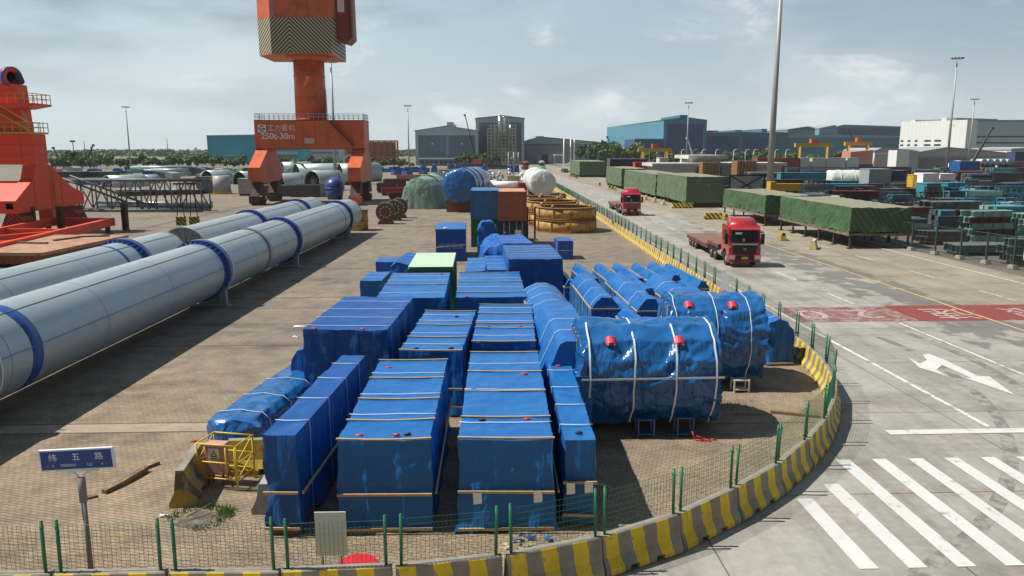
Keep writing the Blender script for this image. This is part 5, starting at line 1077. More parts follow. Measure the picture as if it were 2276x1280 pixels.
def lorry(label, x, y, rz, cab=M_CAB, face=M_BLACK, trailer=True, deflector=True, papers=True):
    """front faces local -y, origin on the ground under the middle of the bumper"""
    t = thing('lowbed_lorry', label, 'lorry', (x, y, 0), R(rz), 'lorries on the road')
    w = 1.22
    # cab shell: side outline, front leans back above the sill
    P_ = [(.0, .45), (-.02, 1.35), (.06, 1.85), (.36, 2.95), (.62, 3.12), (2.15, 3.2), (2.25, 3.0), (2.25, .95), (1.75, .95), (1.62, 1.2), (1.2, 1.35), (.78, 1.2), (.62, .75), (.6, .45)]
    c = MB().prism(P_, -w, w, 'yz').build('cab', cab, t)
    if deflector:
        b = MB(); vs = []
        for k, (y_, z, q) in enumerate(((.42, 3.02, .95), (.56, 3.3, .93), (.8, 3.52, .88), (1.15, 3.68, .80), (1.8, 3.74, .74), (2.2, 3.68, .72))): vs += [(-w*q, y_, z-.45*(k > 0)), (-w*q*.88, y_, z), (w*q*.88, y_, z), (w*q, y_, z-.45*(k > 0))]
        b.add(vs, [(4*k+i, 4*k+i+1, 4*k+i+5, 4*k+i+4) for k in range(5) for i in range(3)]+[(20, 21, 22, 23), (0, 1, 2, 3)], 0, True); b.build('roof_fairing', cab, t)
    g = MB().add([(-1.08, .075, 1.9), (1.08, .075, 1.9), (1.0, .345, 2.88), (-1.0, .345, 2.88)], [(0, 1, 2, 3)]); g.v = [(a, b_-.02, c_) for a, b_, c_ in g.v]; g = g.build('windscreen', M_GLASS, t)
    b = MB(); b.bar((-1.0, .04, 1.92), (-.1, .02, 2.05), .03, .03); b.bar((.1, .04, 1.92), (.95, .02, 2.05), .03, .03); b.build('wiper', M_BLACK, g)
    if papers: MB().box(-.72, -.22, .16, .18, 2.5, 2.66).build('windscreen_notice', M_SIGNW, g); MB().blob((-.1, .06, 2.08), (.1, .03, .13), 8, 0).build('green_ornament', pm('lime_ornament', (.45, .60, .05), .5), g)
    MB().prism([(-.03, 2.84), (.38, 2.98), (.30, 3.03), (-.08, 2.9)], -1.12, 1.12, 'yz').build('sun_visor', cab, t)
    for s in (-1, 1):
        d = MB().box(s*w-.012, s*w+.012, .58, 1.75, 1.32, 2.9).build('door', cab, t)
        MB().add([(s*(w+.016), .62, 1.95), (s*(w+.016), 1.62, 1.95), (s*(w+.016), 1.62, 2.8), (s*(w+.016), .82, 2.8)], [(0, 1, 2, 3)]).build('side_window', M_GLASS, d)
        MB().box(s*1.28, s*1.52, .12, .3, 1.75, 2.55) .build('mirror', M_BLACK, t)
        MB().box(s*.97-.2, s*.97+.2, -.165, -.141, .62, .9).build('headlight', M_LAMP, t)
        MB().box(s*1.08, s*1.2, -.05, .0, 1.5, 1.64).build('turn_signal', M_PLATE, t)
    gr = MB().box(-.9, .9, -.055, -.021, 1.0, 1.66).build('grille', face, t)
    b = MB()
    for z in (1.08, 1.22, 1.36, 1.5): b.box(-.86, .86, -.075, -.056, z-.02, z+.02)
    b.build('grille_bar', M_BLACK if face is not M_BLACK else M_CHROME if False else M_BLACK, gr)
    MB().box(-1.0, 1.0, -.06, -.022, 1.70, 1.82).build('trim_strip', M_CHROME, t)
    MB().prism([(-.16, .95), (0, 1.32), (.16, .95)], 0, .001, 'xz') if False else None
    em = MB(); em.bar((-.11, -.08, 1.44), (.11, -.08, 1.44), .02, .04); em.bar((-.11, -.08, 1.44), (0, -.08, 1.28), .02, .04, up=(0, 1, 0)); em.bar((.11, -.08, 1.44), (0, -.08, 1.28), .02, .04, up=(0, 1, 0)); em.build('emblem', M_CHROME, gr)
    bp_ = MB().prism([(-.02, .36), (-.14, .45), (-.14, .92), (-.03, .98), (.25, .98), (.25, .36)], -w, w, 'yz').build('bumper', cab, t)
    MB().box(-.7, .7, -.155, -.142, .5, .95).build('lower_grille', M_BLACK, bp_); MB().box(-.24, .24, -.17, -.157, .62, .8).build('number_plate', M_PLATE, bp_)
    for s in (-1, 1):
        wheel(t, s*.98, 1.2)
        for y_ in (4.3, 5.6): wheel(t, s*.95, y_, .52, .5)
    b = MB(); b.box(-.45, .45, 2.27, 6.3, .6, .95); b.build('chassis', M_CHAS, t)
    for s in (-1, 1): MB().tube((s*.85, 2.45, .75), (s*.85, 3.6, .75), .32, .32, 16).build('fuel_tank', M_CHROME, t)
    MB().box(-.9, .9, 2.3, 2.75, .96, 2.6).build('air_tank_rack', M_BOGIE, t)
    if trailer:
        MB().prism([(2.95, 1.32), (6.4, 1.32), (6.75, .92), (14.6, .92), (14.6, .62), (6.5, .62), (6.1, 1.05), (2.95, 1.05)], -1.28, 1.28, 'yz').build('trailer_frame', M_CHAS, t)
        MB().box(-1.3, 1.3, 2.93, 6.35, 1.324, 1.42).build('gooseneck_deck', M_DECK, t); MB().box(-1.35, 1.35, 6.7, 14.75, .924, 1.02).build('main_deck', M_DECK, t)
        for s in (-1, 1):
            for y_ in (11.2, 12.35, 13.5): wheel(t, s*1.02, y_, .42, .42)
    return t
lorry('red lowbed lorry with a tall roof fairing and black grille, the nearer of the two', 20.35, 57.6, -3)
lorry('all red lowbed lorry with a plain red front farther up the road', 20.7, 103.5, -2, face=M_CAB, deflector=True, papers=True)
M_LGRN = pm('lorry_green', (.06, .24, .17), .4, var=.1)
lorry('green lorry far up the road', 19.2, 235, -2, cab=M_LGRN, face=M_BLACK, trailer=True)
lorry('small red lorry at the far end of the road', 20.2, 335, 0, cab=M_CAB, face=M_CAB)
lorry('grey lorry at the far end of the road beside the red one', 28, 345, 3, cab=M_STEEL, face=M_BLACK, trailer=False)
def car(label, x, y, rz, mat, L=4.5, h=1.5, van=False):
    t = thing('parked_car', label, 'car', (x, y, 0), R(rz), 'cars at the far end of the road')
    P_ = [(0, .3), (0, .8), (.9, .95), (1.5, h), (L-1.0, h), (L-.1, 1.0), (L, .9), (L, .3)] if not van else [(0, .3), (0, 1.1), (.7, 1.3), (1.1, h), (L-.1, h), (L, .9), (L, .3)]
    MB().prism(P_, -.88, .88, 'yz').build('body', mat, t)
    MB().add([(-.75, 1.0, 1.05), (.75, 1.0, 1.05), (.68, 1.4, h-.1), (-.68, 1.4, h-.1)], [(0, 1, 2, 3)]).build('windscreen', M_GLASS, t).location = (0, -.06, 0)
    for s in (-1, 1):
        for y_ in (.9, L-.9): wheel(t, s*.82, y_, .33, .2)
car('dark car at the far end of the road before the white sheeted load', 33, 292, 10, M_BOGIE)
car('white van parked at the far end of the road', 38.5, 330, 20, M_SIGNW, 5, 2.1, True)
car('white car parked under the far flag poles', 45, 318, 40, M_SIGNW)
tarp('white sheeted long load on the far right side of the road end', 'covered load', 31.5, 300, 9, 6, 3.6, -20, prof=[(0, .8), (.6, 2.4), (3, 3.6), (6.5, 3.4), (8.5, 2.2), (9, .8)], ds=.8, seed=91, A=.15, B=.2, mat=M_WRAP, name='covered_load', group='covered far loads')
tarp('white humped load behind the green boxes beyond the road', 'covered load', 60, 262, 6.5, 6, 4.6, 0, prof=[(0, .5), (.5, 2.6), (2, 4.4), (4.5, 4.6), (6, 2.8), (6.5, .5)], ds=.8, seed=92, A=.15, B=.2, mat=M_WRAP, name='covered_load', group='covered far loads')
tarp('white low humped load beside the taller white one beyond the road', 'covered load', 67.5, 262, 6, 6, 3.6, 0, prof=[(0, .5), (.8, 2.6), (2.5, 3.5), (5, 3.3), (6, .5)], ds=.8, seed=93, A=.15, B=.2, mat=M_WRAP, name='covered_load', group='covered far loads')
# ------------------------------------------------------------------ green tarped boxes beyond the road
def gbox_mat(name, rgb, line):
    m, nt, b = _base(name, .6); L = nt.links.new
    tc = N(nt, 'ShaderNodeTexCoord'); sp = N(nt, 'ShaderNodeSeparateXYZ'); L(tc.outputs['Object'], sp.inputs[0])
    n = N(nt, 'ShaderNodeTexNoise', _Scale=.55, _Detail=6, _Roughness=.65); mp = N(nt, 'ShaderNodeMapping'); mp.inputs['Scale'].default_value = (1, 1, .5); L(tc.outputs['Object'], mp.inputs[0]); L(mp.outputs[0], n.inputs['Vector'])
    mx = N(nt, 'ShaderNodeMix', data_type='RGBA'); L(n.outputs[0], mx.inputs[0]); mx.inputs[6].default_value = tuple(c*.8 for c in rgb)+(1,); mx.inputs[7].default_value = tuple(c*1.2 for c in rgb)+(1,)
    last = mx.outputs[2]
    if line:
        a = N(nt, 'ShaderNodeMath', operation='ADD'); L(sp.outputs[1], a.inputs[0]); L(sp.outputs[0], a.inputs[1])
        c = N(nt, 'ShaderNodeMath', operation='MULTIPLY_ADD'); L(sp.outputs[2], c.inputs[0]); c.inputs[1].default_value = .75; L(a.outputs[0], c.inputs[2])
        d = N(nt, 'ShaderNodeMath', operation='MULTIPLY_ADD'); L(n.outputs[0], d.inputs[0]); d.inputs[1].default_value = .9; L(c.outputs[0], d.inputs[2])
        e = N(nt, 'ShaderNodeMath', operation='MULTIPLY'); L(d.outputs[0], e.inputs[0]); e.inputs[1].default_value = 1.7
        f = N(nt, 'ShaderNodeMath', operation='FRACT'); L(e.outputs[0], f.inputs[0]); g = N(nt, 'ShaderNodeMath', operation='LESS_THAN'); L(f.outputs[0], g.inputs[0]); g.inputs[1].default_value = .13
        m2 = N(nt, 'ShaderNodeMix', data_type='RGBA'); L(g.outputs[0], m2.inputs[0]); L(last, m2.inputs[6]); m2.inputs[7].default_value = (.11, .155, .085, 1); last = m2.outputs[2]
    # dusty top
    gq = N(nt, 'ShaderNodeNewGeometry'); sg = N(nt, 'ShaderNodeSeparateXYZ'); L(gq.outputs['Normal'], sg.inputs[0]); r = N(nt, 'ShaderNodeMapRange'); L(sg.outputs[2], r.inputs[0]); r.inputs[1].default_value = .6; r.inputs[2].default_value = .95
    m3 = N(nt, 'ShaderNodeMix', data_type='RGBA'); L(r.outputs[0], m3.inputs[0]); L(last, m3.inputs[6]); m3.inputs[7].default_value = (.24, .235, .16, 1)
    L(m3.outputs[2], b.inputs['Base Color'])
    n3 = N(nt, 'ShaderNodeTexNoise', _Scale=2.5, _Detail=4, _Distortion=1); L(mp.outputs[0], n3.inputs['Vector']); bp = N(nt, 'ShaderNodeBump', _Strength=.5, _Distance=.15); L(n3.outputs[0], bp.inputs['Height']); L(bp.outputs[0], b.inputs['Normal'])
    return m
M_GB1 = gbox_mat('sage_tarpaulin', (.10, .145, .082), False)
M_GB2 = gbox_mat('roped_green_tarpaulin', (.04, .095, .042), True)
def green_box(label, x, y, w, l, z0, z1, mat, rz=0, sd=0, legs=False, hem=.12):
    r = tarp(label, 'covered load', x, y, w, l, z1, rz, z0=z0, ds=.3, seed=100+sd, A=.14, B=.12, sag=.1, mat=mat, name='green_tarped_box', group='green tarpaulined boxes beyond the road', hem=hem)
    if legs:
        MB().box(-.1, w+.1, -.1, l+.1, z0-.25, z0-.02).build('stand_frame', M_OLDW, r)
        n = int(l/3.2)+1
        for i in range(n):
            for xx in (.15, w-.15):
                y_ = l*i/(n-1)*.98+.05; b = MB(); b.box(xx-.08, xx+.08, y_-.08, y_+.08, .06, z0-.25); b.box(xx-.25, xx+.25, y_-.22, y_+.22, 0, .06); b.build('leg', M_BOGIE, r)
    else:
        for i in range(int(l/4)+1): MB().box(.2, w-.2, .3+i*4, .8+i*4, 0, z0+.1).build('support_block', M_BOGIE, r)
    return r
green_box('big sage green tarped box nearest of the row on blocks, torn flap on its side', 31.9, 117.5, 6.0, 19.5, .75, 4.75, M_GB1, 0, 1)
green_box('sage green tarped box second in the row, brown stained', 31.9, 138.5, 5.6, 30, .6, 4.4, M_GB1, 0, 2)
green_box('sage green tarped box third in the row', 31.9, 172, 5.4, 21, .6, 4.6, M_GB1, 0, 3)
green_box('dark green tarped box at the far end of the row', 32, 246, 8.5, 26, .6, 5.0, M_GB1, 0, 4)
green_box('long roped green tarp box on steel legs, the nearer one', 33.7, 68.2, 5.7, 16.5, 1.4, 3.75, M_GB2, 0, 5, True, .25)
green_box('roped green tarp box on steel legs, the farther one', 33.6, 89, 5.2, 15.5, 1.35, 3.6, M_GB2, 0, 6, True, .2)
for i, (w_, dx, y, lab) in enumerate([(1.9, .4, 117.3, 'dark torn flap on the side of the big sage green box'), (1.5, .4, 141, 'dark torn flap on the side of the second sage green box')]): pass
M_KERBY = stripe_mat('yellow_black_stripes', (.62, .47, .06), (.06, .055, .04), .62, slant=.8, duty=.55, chip=.68, vmask=False)
def kerb_block(label, x, y, rz, L=1.9, mat=M_KERBY):
    b = MB(); b.prism([(-.3, 0), (-.3, .15), (-.12, .78), (.12, .78), (.3, .15), (.3, 0)], -L/2, L/2, 'yz')
    tag(b.build('road_block', mat, None, (x, y, 0), (0, 0, R(rz))), label, 'road block', 'yellow and black road blocks beside the green boxes')
M_PALEY = pm('pale_yellow_block', (.60, .50, .20), .8, var=.2, sc=3, dirt=(.4, .36, .28), dsc=4, dth=.55)
kerb_block('pale yellow road block nearest, beside the long roped box', 30.55, 68.4, 62, 1.9, M_PALEY)
kerb_block('striped road block second from the near end of the line', 30.3, 75.2, 78, 1.7)
kerb_block('striped road block just behind the nearer red lorry', 30.5, 82.6, 75, 1.8)
kerb_block('dark striped road block lying across the lane', 30.3, 98.2, 5, 2.3)
kerb_block('striped road block beside the one lying across', 31.6, 97.2, 80, 1.7)
kerb_block('striped road block before the big sage box, right of a pair', 32.2, 117.0, 8, 1.3)
kerb_block('striped road block before the big sage box, left of a pair', 30.6, 116.8, 4, 2.0)
for i, (x, y) in enumerate(((29.9, 123.5), (29.9, 130), (29.7, 136), (29.6, 143), (29.8, 168), (29.9, 172), (29.9, 176), (29.8, 190), (30, 236), (30, 241), (30, 247), (30, 253))):
    kerb_block('pale yellow road block of the row beside the sage boxes, %s from the near end' % ORD[i], x, y, 80, 1.5, M_PALEY if i < 5 else M_KERBY)
# green fence with concrete feet, right
M_DKG = pm('dark_green_post', (.02, .055, .04), .6)
M_MESH = pm('dark_wire', (.03, .06, .05), .6)
fp = [(36.9, 76.5), (37.6, 73), (38.2, 69.8), (38.8, 66.8), (39.3, 64), (39.8, 61.3), (40.2, 58.6), (40.6, 56), (41.0, 53.4), (41.4, 50.8), (41.8, 48.2)]
for i, ((xa, ya), (xb, yb)) in enumerate(zip(fp, fp[1:])):
    a = math.atan2(yb-ya, xb-xa); L = hypot(xb-xa, yb-ya)
    r = thing('yard_fence', 'dark green mesh fence bay with concrete feet, %s from the long roped box' % ORD[i], 'fence', (xa, ya, 0), a, 'dark green fence bays along the storage yard')
    MB().box(-.06, .06, -.05, .05, 0.1, 2.5).build('post', M_DKG, r); MB().prism([(-.3, 0), (.3, 0), (.22, .28), (-.22, .28)], -.25, .25, 'xz').build('concrete_foot', M_CONC, r)
    b = MB()
    for k in range(20): b.tube((L*k/20, 0, .3), (L*k/20, 0, 2.4), .005, n=3, caps=False, sm=False)
    for k in range(10): b.tube((0, 0, .3+k*.233), (L, 0, .3+k*.233), .005, n=3, caps=False, sm=False)
    b.build('mesh', M_MESH, r, fix=False); b = MB(); MB().bar((0.06, 0, 2.43), (L-.06, 0, 2.43), .05, .05).build('rail', M_DKG, r); MB().bar((0.06, 0, .32), (L-.06, 0, .32), .04, .04).build('rail', M_DKG, r)
    if i in (2, 7):
        s = MB().box(.9, 1.4, -.07, -.05, .75, 1.65).build('notice_plate', M_SIGNW, r); b = MB(); b.box(.92, 1.38, -.075, -.071, .76, .94); b.box(.92, 1.38, -.075, -.071, 1.5, 1.63); b.build('red_stripe', M_REDP, s)
        b = MB()
        for k in range(5): b.box(1.0, 1.3, -.075, -.071, 1.03+k*.09, 1.07+k*.09)
        b.build('printed_line', pm('print_grey', (.4, .15, .15), .7), s)
for i, (x, y) in enumerate(((42.2, 54.6), (43.4, 53.4), (42.9, 51.4))):
    b = MB(); rr = random.Random(i)
    for k in range(900):
        h = rr.uniform(.4, 1.9); a = rr.uniform(0, 2*pi); q = rr.uniform(.1, .8); x0, y0 = rr.gauss(0, .3), rr.gauss(0, .3)
        b.add([(x0-.035, y0, 0), (x0+.035, y0, 0), (x0+q*.6*cos(a)+.03, y0+q*.6*sin(a), h*.8), (x0+q*cos(a), y0+q*sin(a), h*(.95))], [(0, 1, 2, 3)])
    tag(b.build('spiky_bush', leaf_mat('bush_green', (.05, .11, .04)), None, (x, y, 0), fix=False), 'spiky green bush behind the dark green fence, %s of three' % ('left one', 'middle one', 'nearest one')[i], 'bush', 'bushes behind the green fence')
# ------------------------------------------------------------------ buildings
def clad(name, rgb, rib=1.2, var=.08, rough=.6, axis='xy', depth=.82):
    """profiled metal cladding: fine ribs along the wall"""
    if name in MATS: return MATS[name]
    m, nt, b = _base(name, rough); L = nt.links.new
    tc = N(nt, 'ShaderNodeTexCoord'); sp = N(nt, 'ShaderNodeSeparateXYZ'); L(tc.outputs['Object'], sp.inputs[0])
    a = N(nt, 'ShaderNodeMath', operation='ADD'); L(sp.outputs[0], a.inputs[0]); L(sp.outputs[1], a.inputs[1])
    d = N(nt, 'ShaderNodeMath', operation='DIVIDE'); L(a.outputs[0], d.inputs[0]); d.inputs[1].default_value = rib
    f = N(nt, 'ShaderNodeMath', operation='FRACT'); L(d.outputs[0], f.inputs[0]); g = N(nt, 'ShaderNodeMath', operation='LESS_THAN'); L(f.outputs[0], g.inputs[0]); g.inputs[1].default_value = .3
    n = N(nt, 'ShaderNodeTexNoise', _Scale=.12, _Detail=6, _Roughness=.7); L(tc.outputs['Object'], n.inputs['Vector'])
    mx = N(nt, 'ShaderNodeMix', data_type='RGBA'); L(n.outputs[0], mx.inputs[0]); mx.inputs[6].default_value = tuple(c*(1-2*var) for c in rgb)+(1,); mx.inputs[7].default_value = tuple(c*(1+2*var) for c in rgb)+(1,)
    m2 = N(nt, 'ShaderNodeMix', data_type='RGBA', blend_type='MULTIPLY'); L(g.outputs[0], m2.inputs[0]); L(mx.outputs[2], m2.inputs[6]); m2.inputs[7].default_value = (depth, depth, depth, 1)
    L(m2.outputs[2], b.inputs['Base Color']); MATS[name] = m; return m
M_GW = clad('grey_cladding', (.25, .32, .385), 1.5); M_GL = pm('light_grey_trim', (.40, .475, .54), .6, var=.06, sc=.2)
M_GD = clad('dark_grey_door', (.13, .19, .26), 1.8, rough=.5); M_TEAL = clad('teal_cladding', (.04, .26, .36), 2.2); M_TEALP = clad('pale_teal_cladding', (.075, .255, .35), 4.6, depth=.72)
M_NAVY = clad('navy_door', (.02, .065, .21), 2.5, rough=.5); M_TEALD = clad('deep_teal_cladding', (.03, .165, .24), 2.5); M_WHW = clad('white_cladding', (.74, .75, .74), 3, .03, depth=.95); M_ROOF = pm('roof_sheet', (.34, .36, .37), .5, var=.08, sc=.1)
M_WIN = pm('window_dark', (.03, .035, .04), .3, var=.1)
def hall(label, x0, x1, y, zw, zr, depth, wall, trim, ridge=.5, doors=(), vents=(), rz=0, doormat=None, trimw=1.6, roofm=None, side=None):
    """gabled hall: gable towards us at y"""
    r = thing('factory_hall', label, 'hall', (x0, y, 0), R(rz), 'factory halls behind the yard'); w = x1-x0
    P_ = [(0, 0), (w, 0), (w, zw), (w*ridge, zr), (0, zw)]
    MB().prism(P_, 0, depth, 'xz').build('wall', [wall], r)
    rf = MB(); t = .5
    rf.prism([(-.4, zw+.02), (w*ridge, zr+.02), (w+.4, zw+.02), (w+.4, zw+.02+t), (w*ridge, zr+.02+t), (-.4, zw+.02+t)], -.6, depth+.6, 'xz'); rf = rf.build('roof', roofm or M_ROOF, r)
    for vx, vw, vh in vents: MB().box(w*vx-vw/2, w*vx+vw/2, 2, depth-2, zr-.5, zr+vh).build('roof_vent', trim, rf)
    b = MB(); tz = (zr-zw)
    b.prism([(0, zw-trimw*1.3), (w, zw-trimw*1.3), (w, zw), (w*ridge, zr), (0, zw)], -.25, -.003, 'xz')
    for x in (0, w-trimw): b.box(x, x+trimw, -.26, -.004, 0, zw-trimw*1.3)
    b.build('frame_trim', trim, r)
    for i, (a, c, z0, z1) in enumerate(doors):
        d = MB().box(a, c, -.12, -.02, z0, z1).build('hall_door', doormat or M_GD, r)
    return r
def X(px, d): return AT(px, 350, d)[0]
def Z(py, d): return AT(1138, py, d)[2]
d = 430
h_ = hall('wide grey hall with two tall dark door panels, left of the tall grey hall', X(924, d), X(1063, d), d, Z(292, d), Z(281, d), 70, M_GW, M_GL, .5, [(1.6, 16.8, 4.6, Z(300, d)), (18.4, 34, 4.6, Z(300, d))], [(.55, 3.2, 2.4)])
for x in (9.3, 25.5): MB().tube((x, -.3, 11.6), (x, -.15, 11.6), .45, n=12).build('round_lamp', M_SIGNW, h_)
r = thing('site_office', 'low dark office row with a pale flat roof before the wide grey hall', 'building', (X(932, 415), 415, 0), 0); MB().box(0, 21, 0, 8, 0, 3.3).build('wall', M_GD, r); MB().box(-.6, 21.6, -.6, 8.6, 3.3, 3.8).build('roof', M_GL, r)
for k in range(8): MB().box(.9+k*2.5, 2.4+k*2.5, -.05, -.01, 1.2, 2.4).build('window', M_WIN, r)
d = 450
h_ = hall('tallest grey hall with a dark panel, behind the scaffolded boiler', X(1058, d), X(1165, d), d, Z(264, d), Z(258, d), 80, M_GW, M_GL, .55, [(2.4, 26.2, 2, Z(270, d)-.5)])
MB().prism([(0, 10), (14, 10), (14, Z(266, d)-4), (0, Z(266, d)-10)], -.9, -.3, 'yz').build('side_wall_sheet', M_GL, h_).location = (0, .3, 0)
d = 480
h_ = hall('low grey hall with an open dark doorway, right of the tallest grey hall', X(1163, d), X(1330, d), d, Z(317, d), Z(305, d), 60, clad('mid_grey_cladding', (.27, .33, .385), 1.5), M_GL, .22, [(11.4, 15.3, 0, 5.4)], [(.22, 5, .8)], doormat=M_WIN, trimw=.5)
b = MB(); b.box(8.4, 11.3, -.1, -.02, 0, 5.4); b.box(15.4, 18, -.1, -.02, 0, 5.4); b.build('door_leaf', pm('pale_door', (.42, .45, .38), .6), h_)
MB().box(1, 22, -.14, -.03, 11.0, 11.6).build('cladding_band', M_GD, h_)
d = 500
h_ = hall('low dark slate hall with white cloth hung on it, behind the trees', X(1270, d), X(1378, d), d, Z(320, d), Z(318, d), 50, clad('slate_cladding', (.08, .115, .155), 1.6), pm('slate_trim', (.075, .095, .12), .6), .5, trimw=.4)
MB().add([(3.2, -.5, 2.4), (6, -.45, 2.6), (5.9, -.45, 8.9), (4.6, -.4, 8.2), (3.3, -.5, 9)], [(0, 1, 2, 3, 4)]).build('white_cloth', M_PAPER, h_)
# boiler structure in scaffolding before the tallest hall
bo = thing('boiler_structure', 'scaffolded boiler tower with two silver chimneys before the tallest grey hall', 'boiler', (X(1084, 425), 425, 0), 0)
M_SCAF = pm('scaffold_steel', (.40, .42, .41), .6, var=.2, sc=.3); M_OCH = pm('ochre_board', (.36, .33, .18), .7, var=.2, sc=.3); M_SILV = pm('silver_flue', (.62, .65, .66), .3, .5, var=.06)
W_, D_, rr = 15.5, 12, random.Random(2)
b = MB()
for x in [W_*k/8 for k in range(9)]:
    hgt = 20 if x < 1.5 else (24 if x < 13 else 22)
    for y in (0, 4, 8, 12): b.box(x-.15, x+.15, y-.15, y+.15, 0, hgt)
for z in [1.8*k for k in range(1, 14)]:
    for y in (0, 4, 8, 12): b.box(0, W_, y-.09, y+.09, z-.15, z+.15)
    for x in (0, W_/2, W_): b.box(x-.07, x+.07, 0, D_, z-.08, z+.08)
for k in range(150): x, z = rr.uniform(0, W_-2), rr.uniform(2, 22); b.bar((x, rr.choice((0, -.12)), z), (x+1.9, 0, z+rr.choice((-1.8, 1.8))), .12)
b.build('scaffold', M_SCAF, bo)
b = MB()
for z in (3.6, 7.2, 9, 10.8, 14.4, 18):
    for k in range(5):
        if rr.random() < .75: b.box(k*3+.1, k*3+2.9, -.3, 4 if z > 8 else 1, z+.1, z+.3)
b.build('platform_board', M_OCH, bo)
for k in range(46):
    pass
for k in range(40):
    x, z = rr.uniform(.3, W_-1.5), rr.uniform(1, 21); MB().box(x, x+rr.uniform(.4, 1.6), rr.uniform(.3, 3), rr.uniform(3, 6), z, z+rr.uniform(.4, 1.5)).build('equipment_unit', pm('equipment_grey', (.24, .27, .26), .6, var=.35, sc=.4), bo)
MB().box(2, 13.2, 4.2, 10, 2, 20).build('boiler_body', pm('boiler_grey', (.26, .28, .27), .6, var=.3, sc=.4), bo)
for x, z in ((6.8, 26.6), (9.2, 25.8)): MB().tube((x, 4, 15), (x, 4, z), 1.05, n=18).tube((x, 4, z), (x, 4, z+.5), 1.2, n=18).build('flue', M_SILV, bo)
b = MB(); b.tube((12.4, 2, 12), (12.4, 2, 22), .3, n=8); b.tube((4, 1.5, 10), (4, 1.5, 21), .28, n=8); b.build('pipe', M_SILV, bo)
MB().blob((13.6, -.6, 3.6), (1.3, .5, 1.2), 10, 0, .1, 1).build('green_netting', pm('jade_net', (.05, .30, .20), .7), bo)
# blue halls, right of centre
d = 560
r = thing('factory_hall', 'tall teal hall with a ribbed pale side wall and a huge navy door', 'hall', (0, 0, 0), 0, 'factory halls behind the yard')
xa, xb, xc, y2 = X(1348, 760), X(1473, d), X(1568, d), 760
zt = Z(266, d)
def quadwall(name, p, q, z0, z1, z2, mat, t=1.0):
    p, q = Vector(p+(0,)), Vector(q+(0,)); n_ = Vector((-(q-p).y, (q-p).x, 0)).normalized()*t
    b = MB(); b.add([p+Vector((0, 0, z0)), q+Vector((0, 0, z0)), q+Vector((0, 0, z2)), p+Vector((0, 0, z1)), p+n_+Vector((0, 0, z0)), q+n_+Vector((0, 0, z0)), q+n_+Vector((0, 0, z2)), p+n_+Vector((0, 0, z1))], [(0, 1, 2, 3), (7, 6, 5, 4), (0, 4, 5, 1), (1, 5, 6, 2), (2, 6, 7, 3), (3, 7, 4, 0)])
    return b.build(name, mat, r)
quadwall('side_wall', (xa, y2), (xb, d), 0, zt, zt, M_TEALP)
quadwall('front_wall', (xb, d), (xc, d), 0, zt, zt, M_TEAL); quadwall('far_wall', (xc, d), (xc+(xa-xb), y2), 0, zt, zt, M_TEAL)
MB().add([(xb-.5, d-.5, zt+.05), ((xb+xc)/2, d-.5, zt+2.2), (xc+.5, d-.5, zt+.05), (xc+xa-xb, y2, zt+.05), ((xb+xc)/2+xa-xb, y2, zt+2.2), (xa, y2, zt+.05)], [(0, 1, 4, 5), (1, 2, 3, 4), (0, 2, 1), (3, 5, 4)]).build('roof', M_TEALD, r)
MB().box((xb+xc)/2-4, (xb+xc)/2+2, d+1, d+60, zt+1.0, zt+3.6).build('roof_vent', M_TEALD, r)
MB().box(xb+2.5, xc-2.5, d-.4, d-.03, 1, Z(275, d)).build('hall_door', M_NAVY, r)
xd, yd = xb+(xa-xb)*.48, d+(y2-d)*.48
r2 = r; r = thing('factory_hall', 'low navy annex with a flat teal roof beside the tall teal hall', 'hall', (0, 0, 0), 0, 'factory halls behind the yard')
ya = d-3
MB().box(X(1410, ya), xb-.2, ya, ya+40, 0, Z(310, ya)).build('wall', M_NAVY, r); MB().box(X(1409, ya), xb-.2, ya-.5, ya+40, Z(310, ya)+.02, Z(308, ya)).build('roof', M_TEAL, r)
h_ = hall('low wide deep teal hall with two navy doors, right of the tall teal hall', X(1569, 566), X(1712, 566), 566, Z(296, 566), Z(293, 566), 70, M_TEALD, M_TEALD, .5, [(1, 24, 2, Z(303, 566)), (27, 46, 2, Z(303, 566))], [(.12, 6, 1.2), (.5, 5, 1.6), (.9, 4, 2.4)], doormat=M_NAVY, trimw=.4)
h_ = hall('plain deep teal hall end behind the tall lamp mast', X(1712, 580), X(1748, 580), 580, Z(295, 580), Z(295, 580)+.3, 60, M_TEALD, M_TEALD, .5, trimw=.3)
d = 700
h_ = hall('pale roofed blue hall with a reddish band, far right of the teal halls', X(1747, d), X(1820, d), d, Z(288, d), Z(281, d), 60, clad('pale_blue_cladding', (.16, .30, .37), 3), M_TEALD, .6, [(4, 24, Z(292, d), Z(290, d))], doormat=pm('faded_red_band', (.30, .16, .16), .7), trimw=.3)
h_ = hall('long blue hall with a bright blue roof edge, left of the white hall', X(1856, d), X(1997, d), d, Z(281, d), Z(277, d), 60, clad('steel_blue_cladding', (.06, .14, .25), 4), pm('bright_blue_trim', (.05, .22, .42), .5), .1, trimw=.8)
h_ = hall('pale blue hall block with red writing band before the long blue hall', X(1817, 690), X(1858, 690), 690, Z(285, 690), Z(278, 690), 50, clad('pale_blue_cladding2', (.20, .35, .41), 3), M_TEAL, .8, [(3, 14, Z(300, 690), Z(297, 690))], doormat=pm('faded_red_band', (.3, .1, .1), .7), trimw=.3)
d = 640
h_ = hall('low blue hall with a bright roof strip behind the yellow gantry cranes', X(1740, d), X(1995, d), d, Z(303, d), Z(300, d), 40, clad('mid_blue_cladding', (.05, .16, .25), 4), pm('sky_blue_trim', (.12, .32, .45), .5), .4, [(2, 40, 1, Z(318, d)), (50, 90, 1, Z(312, d))], doormat=M_TEALD, trimw=.7)
d = 520
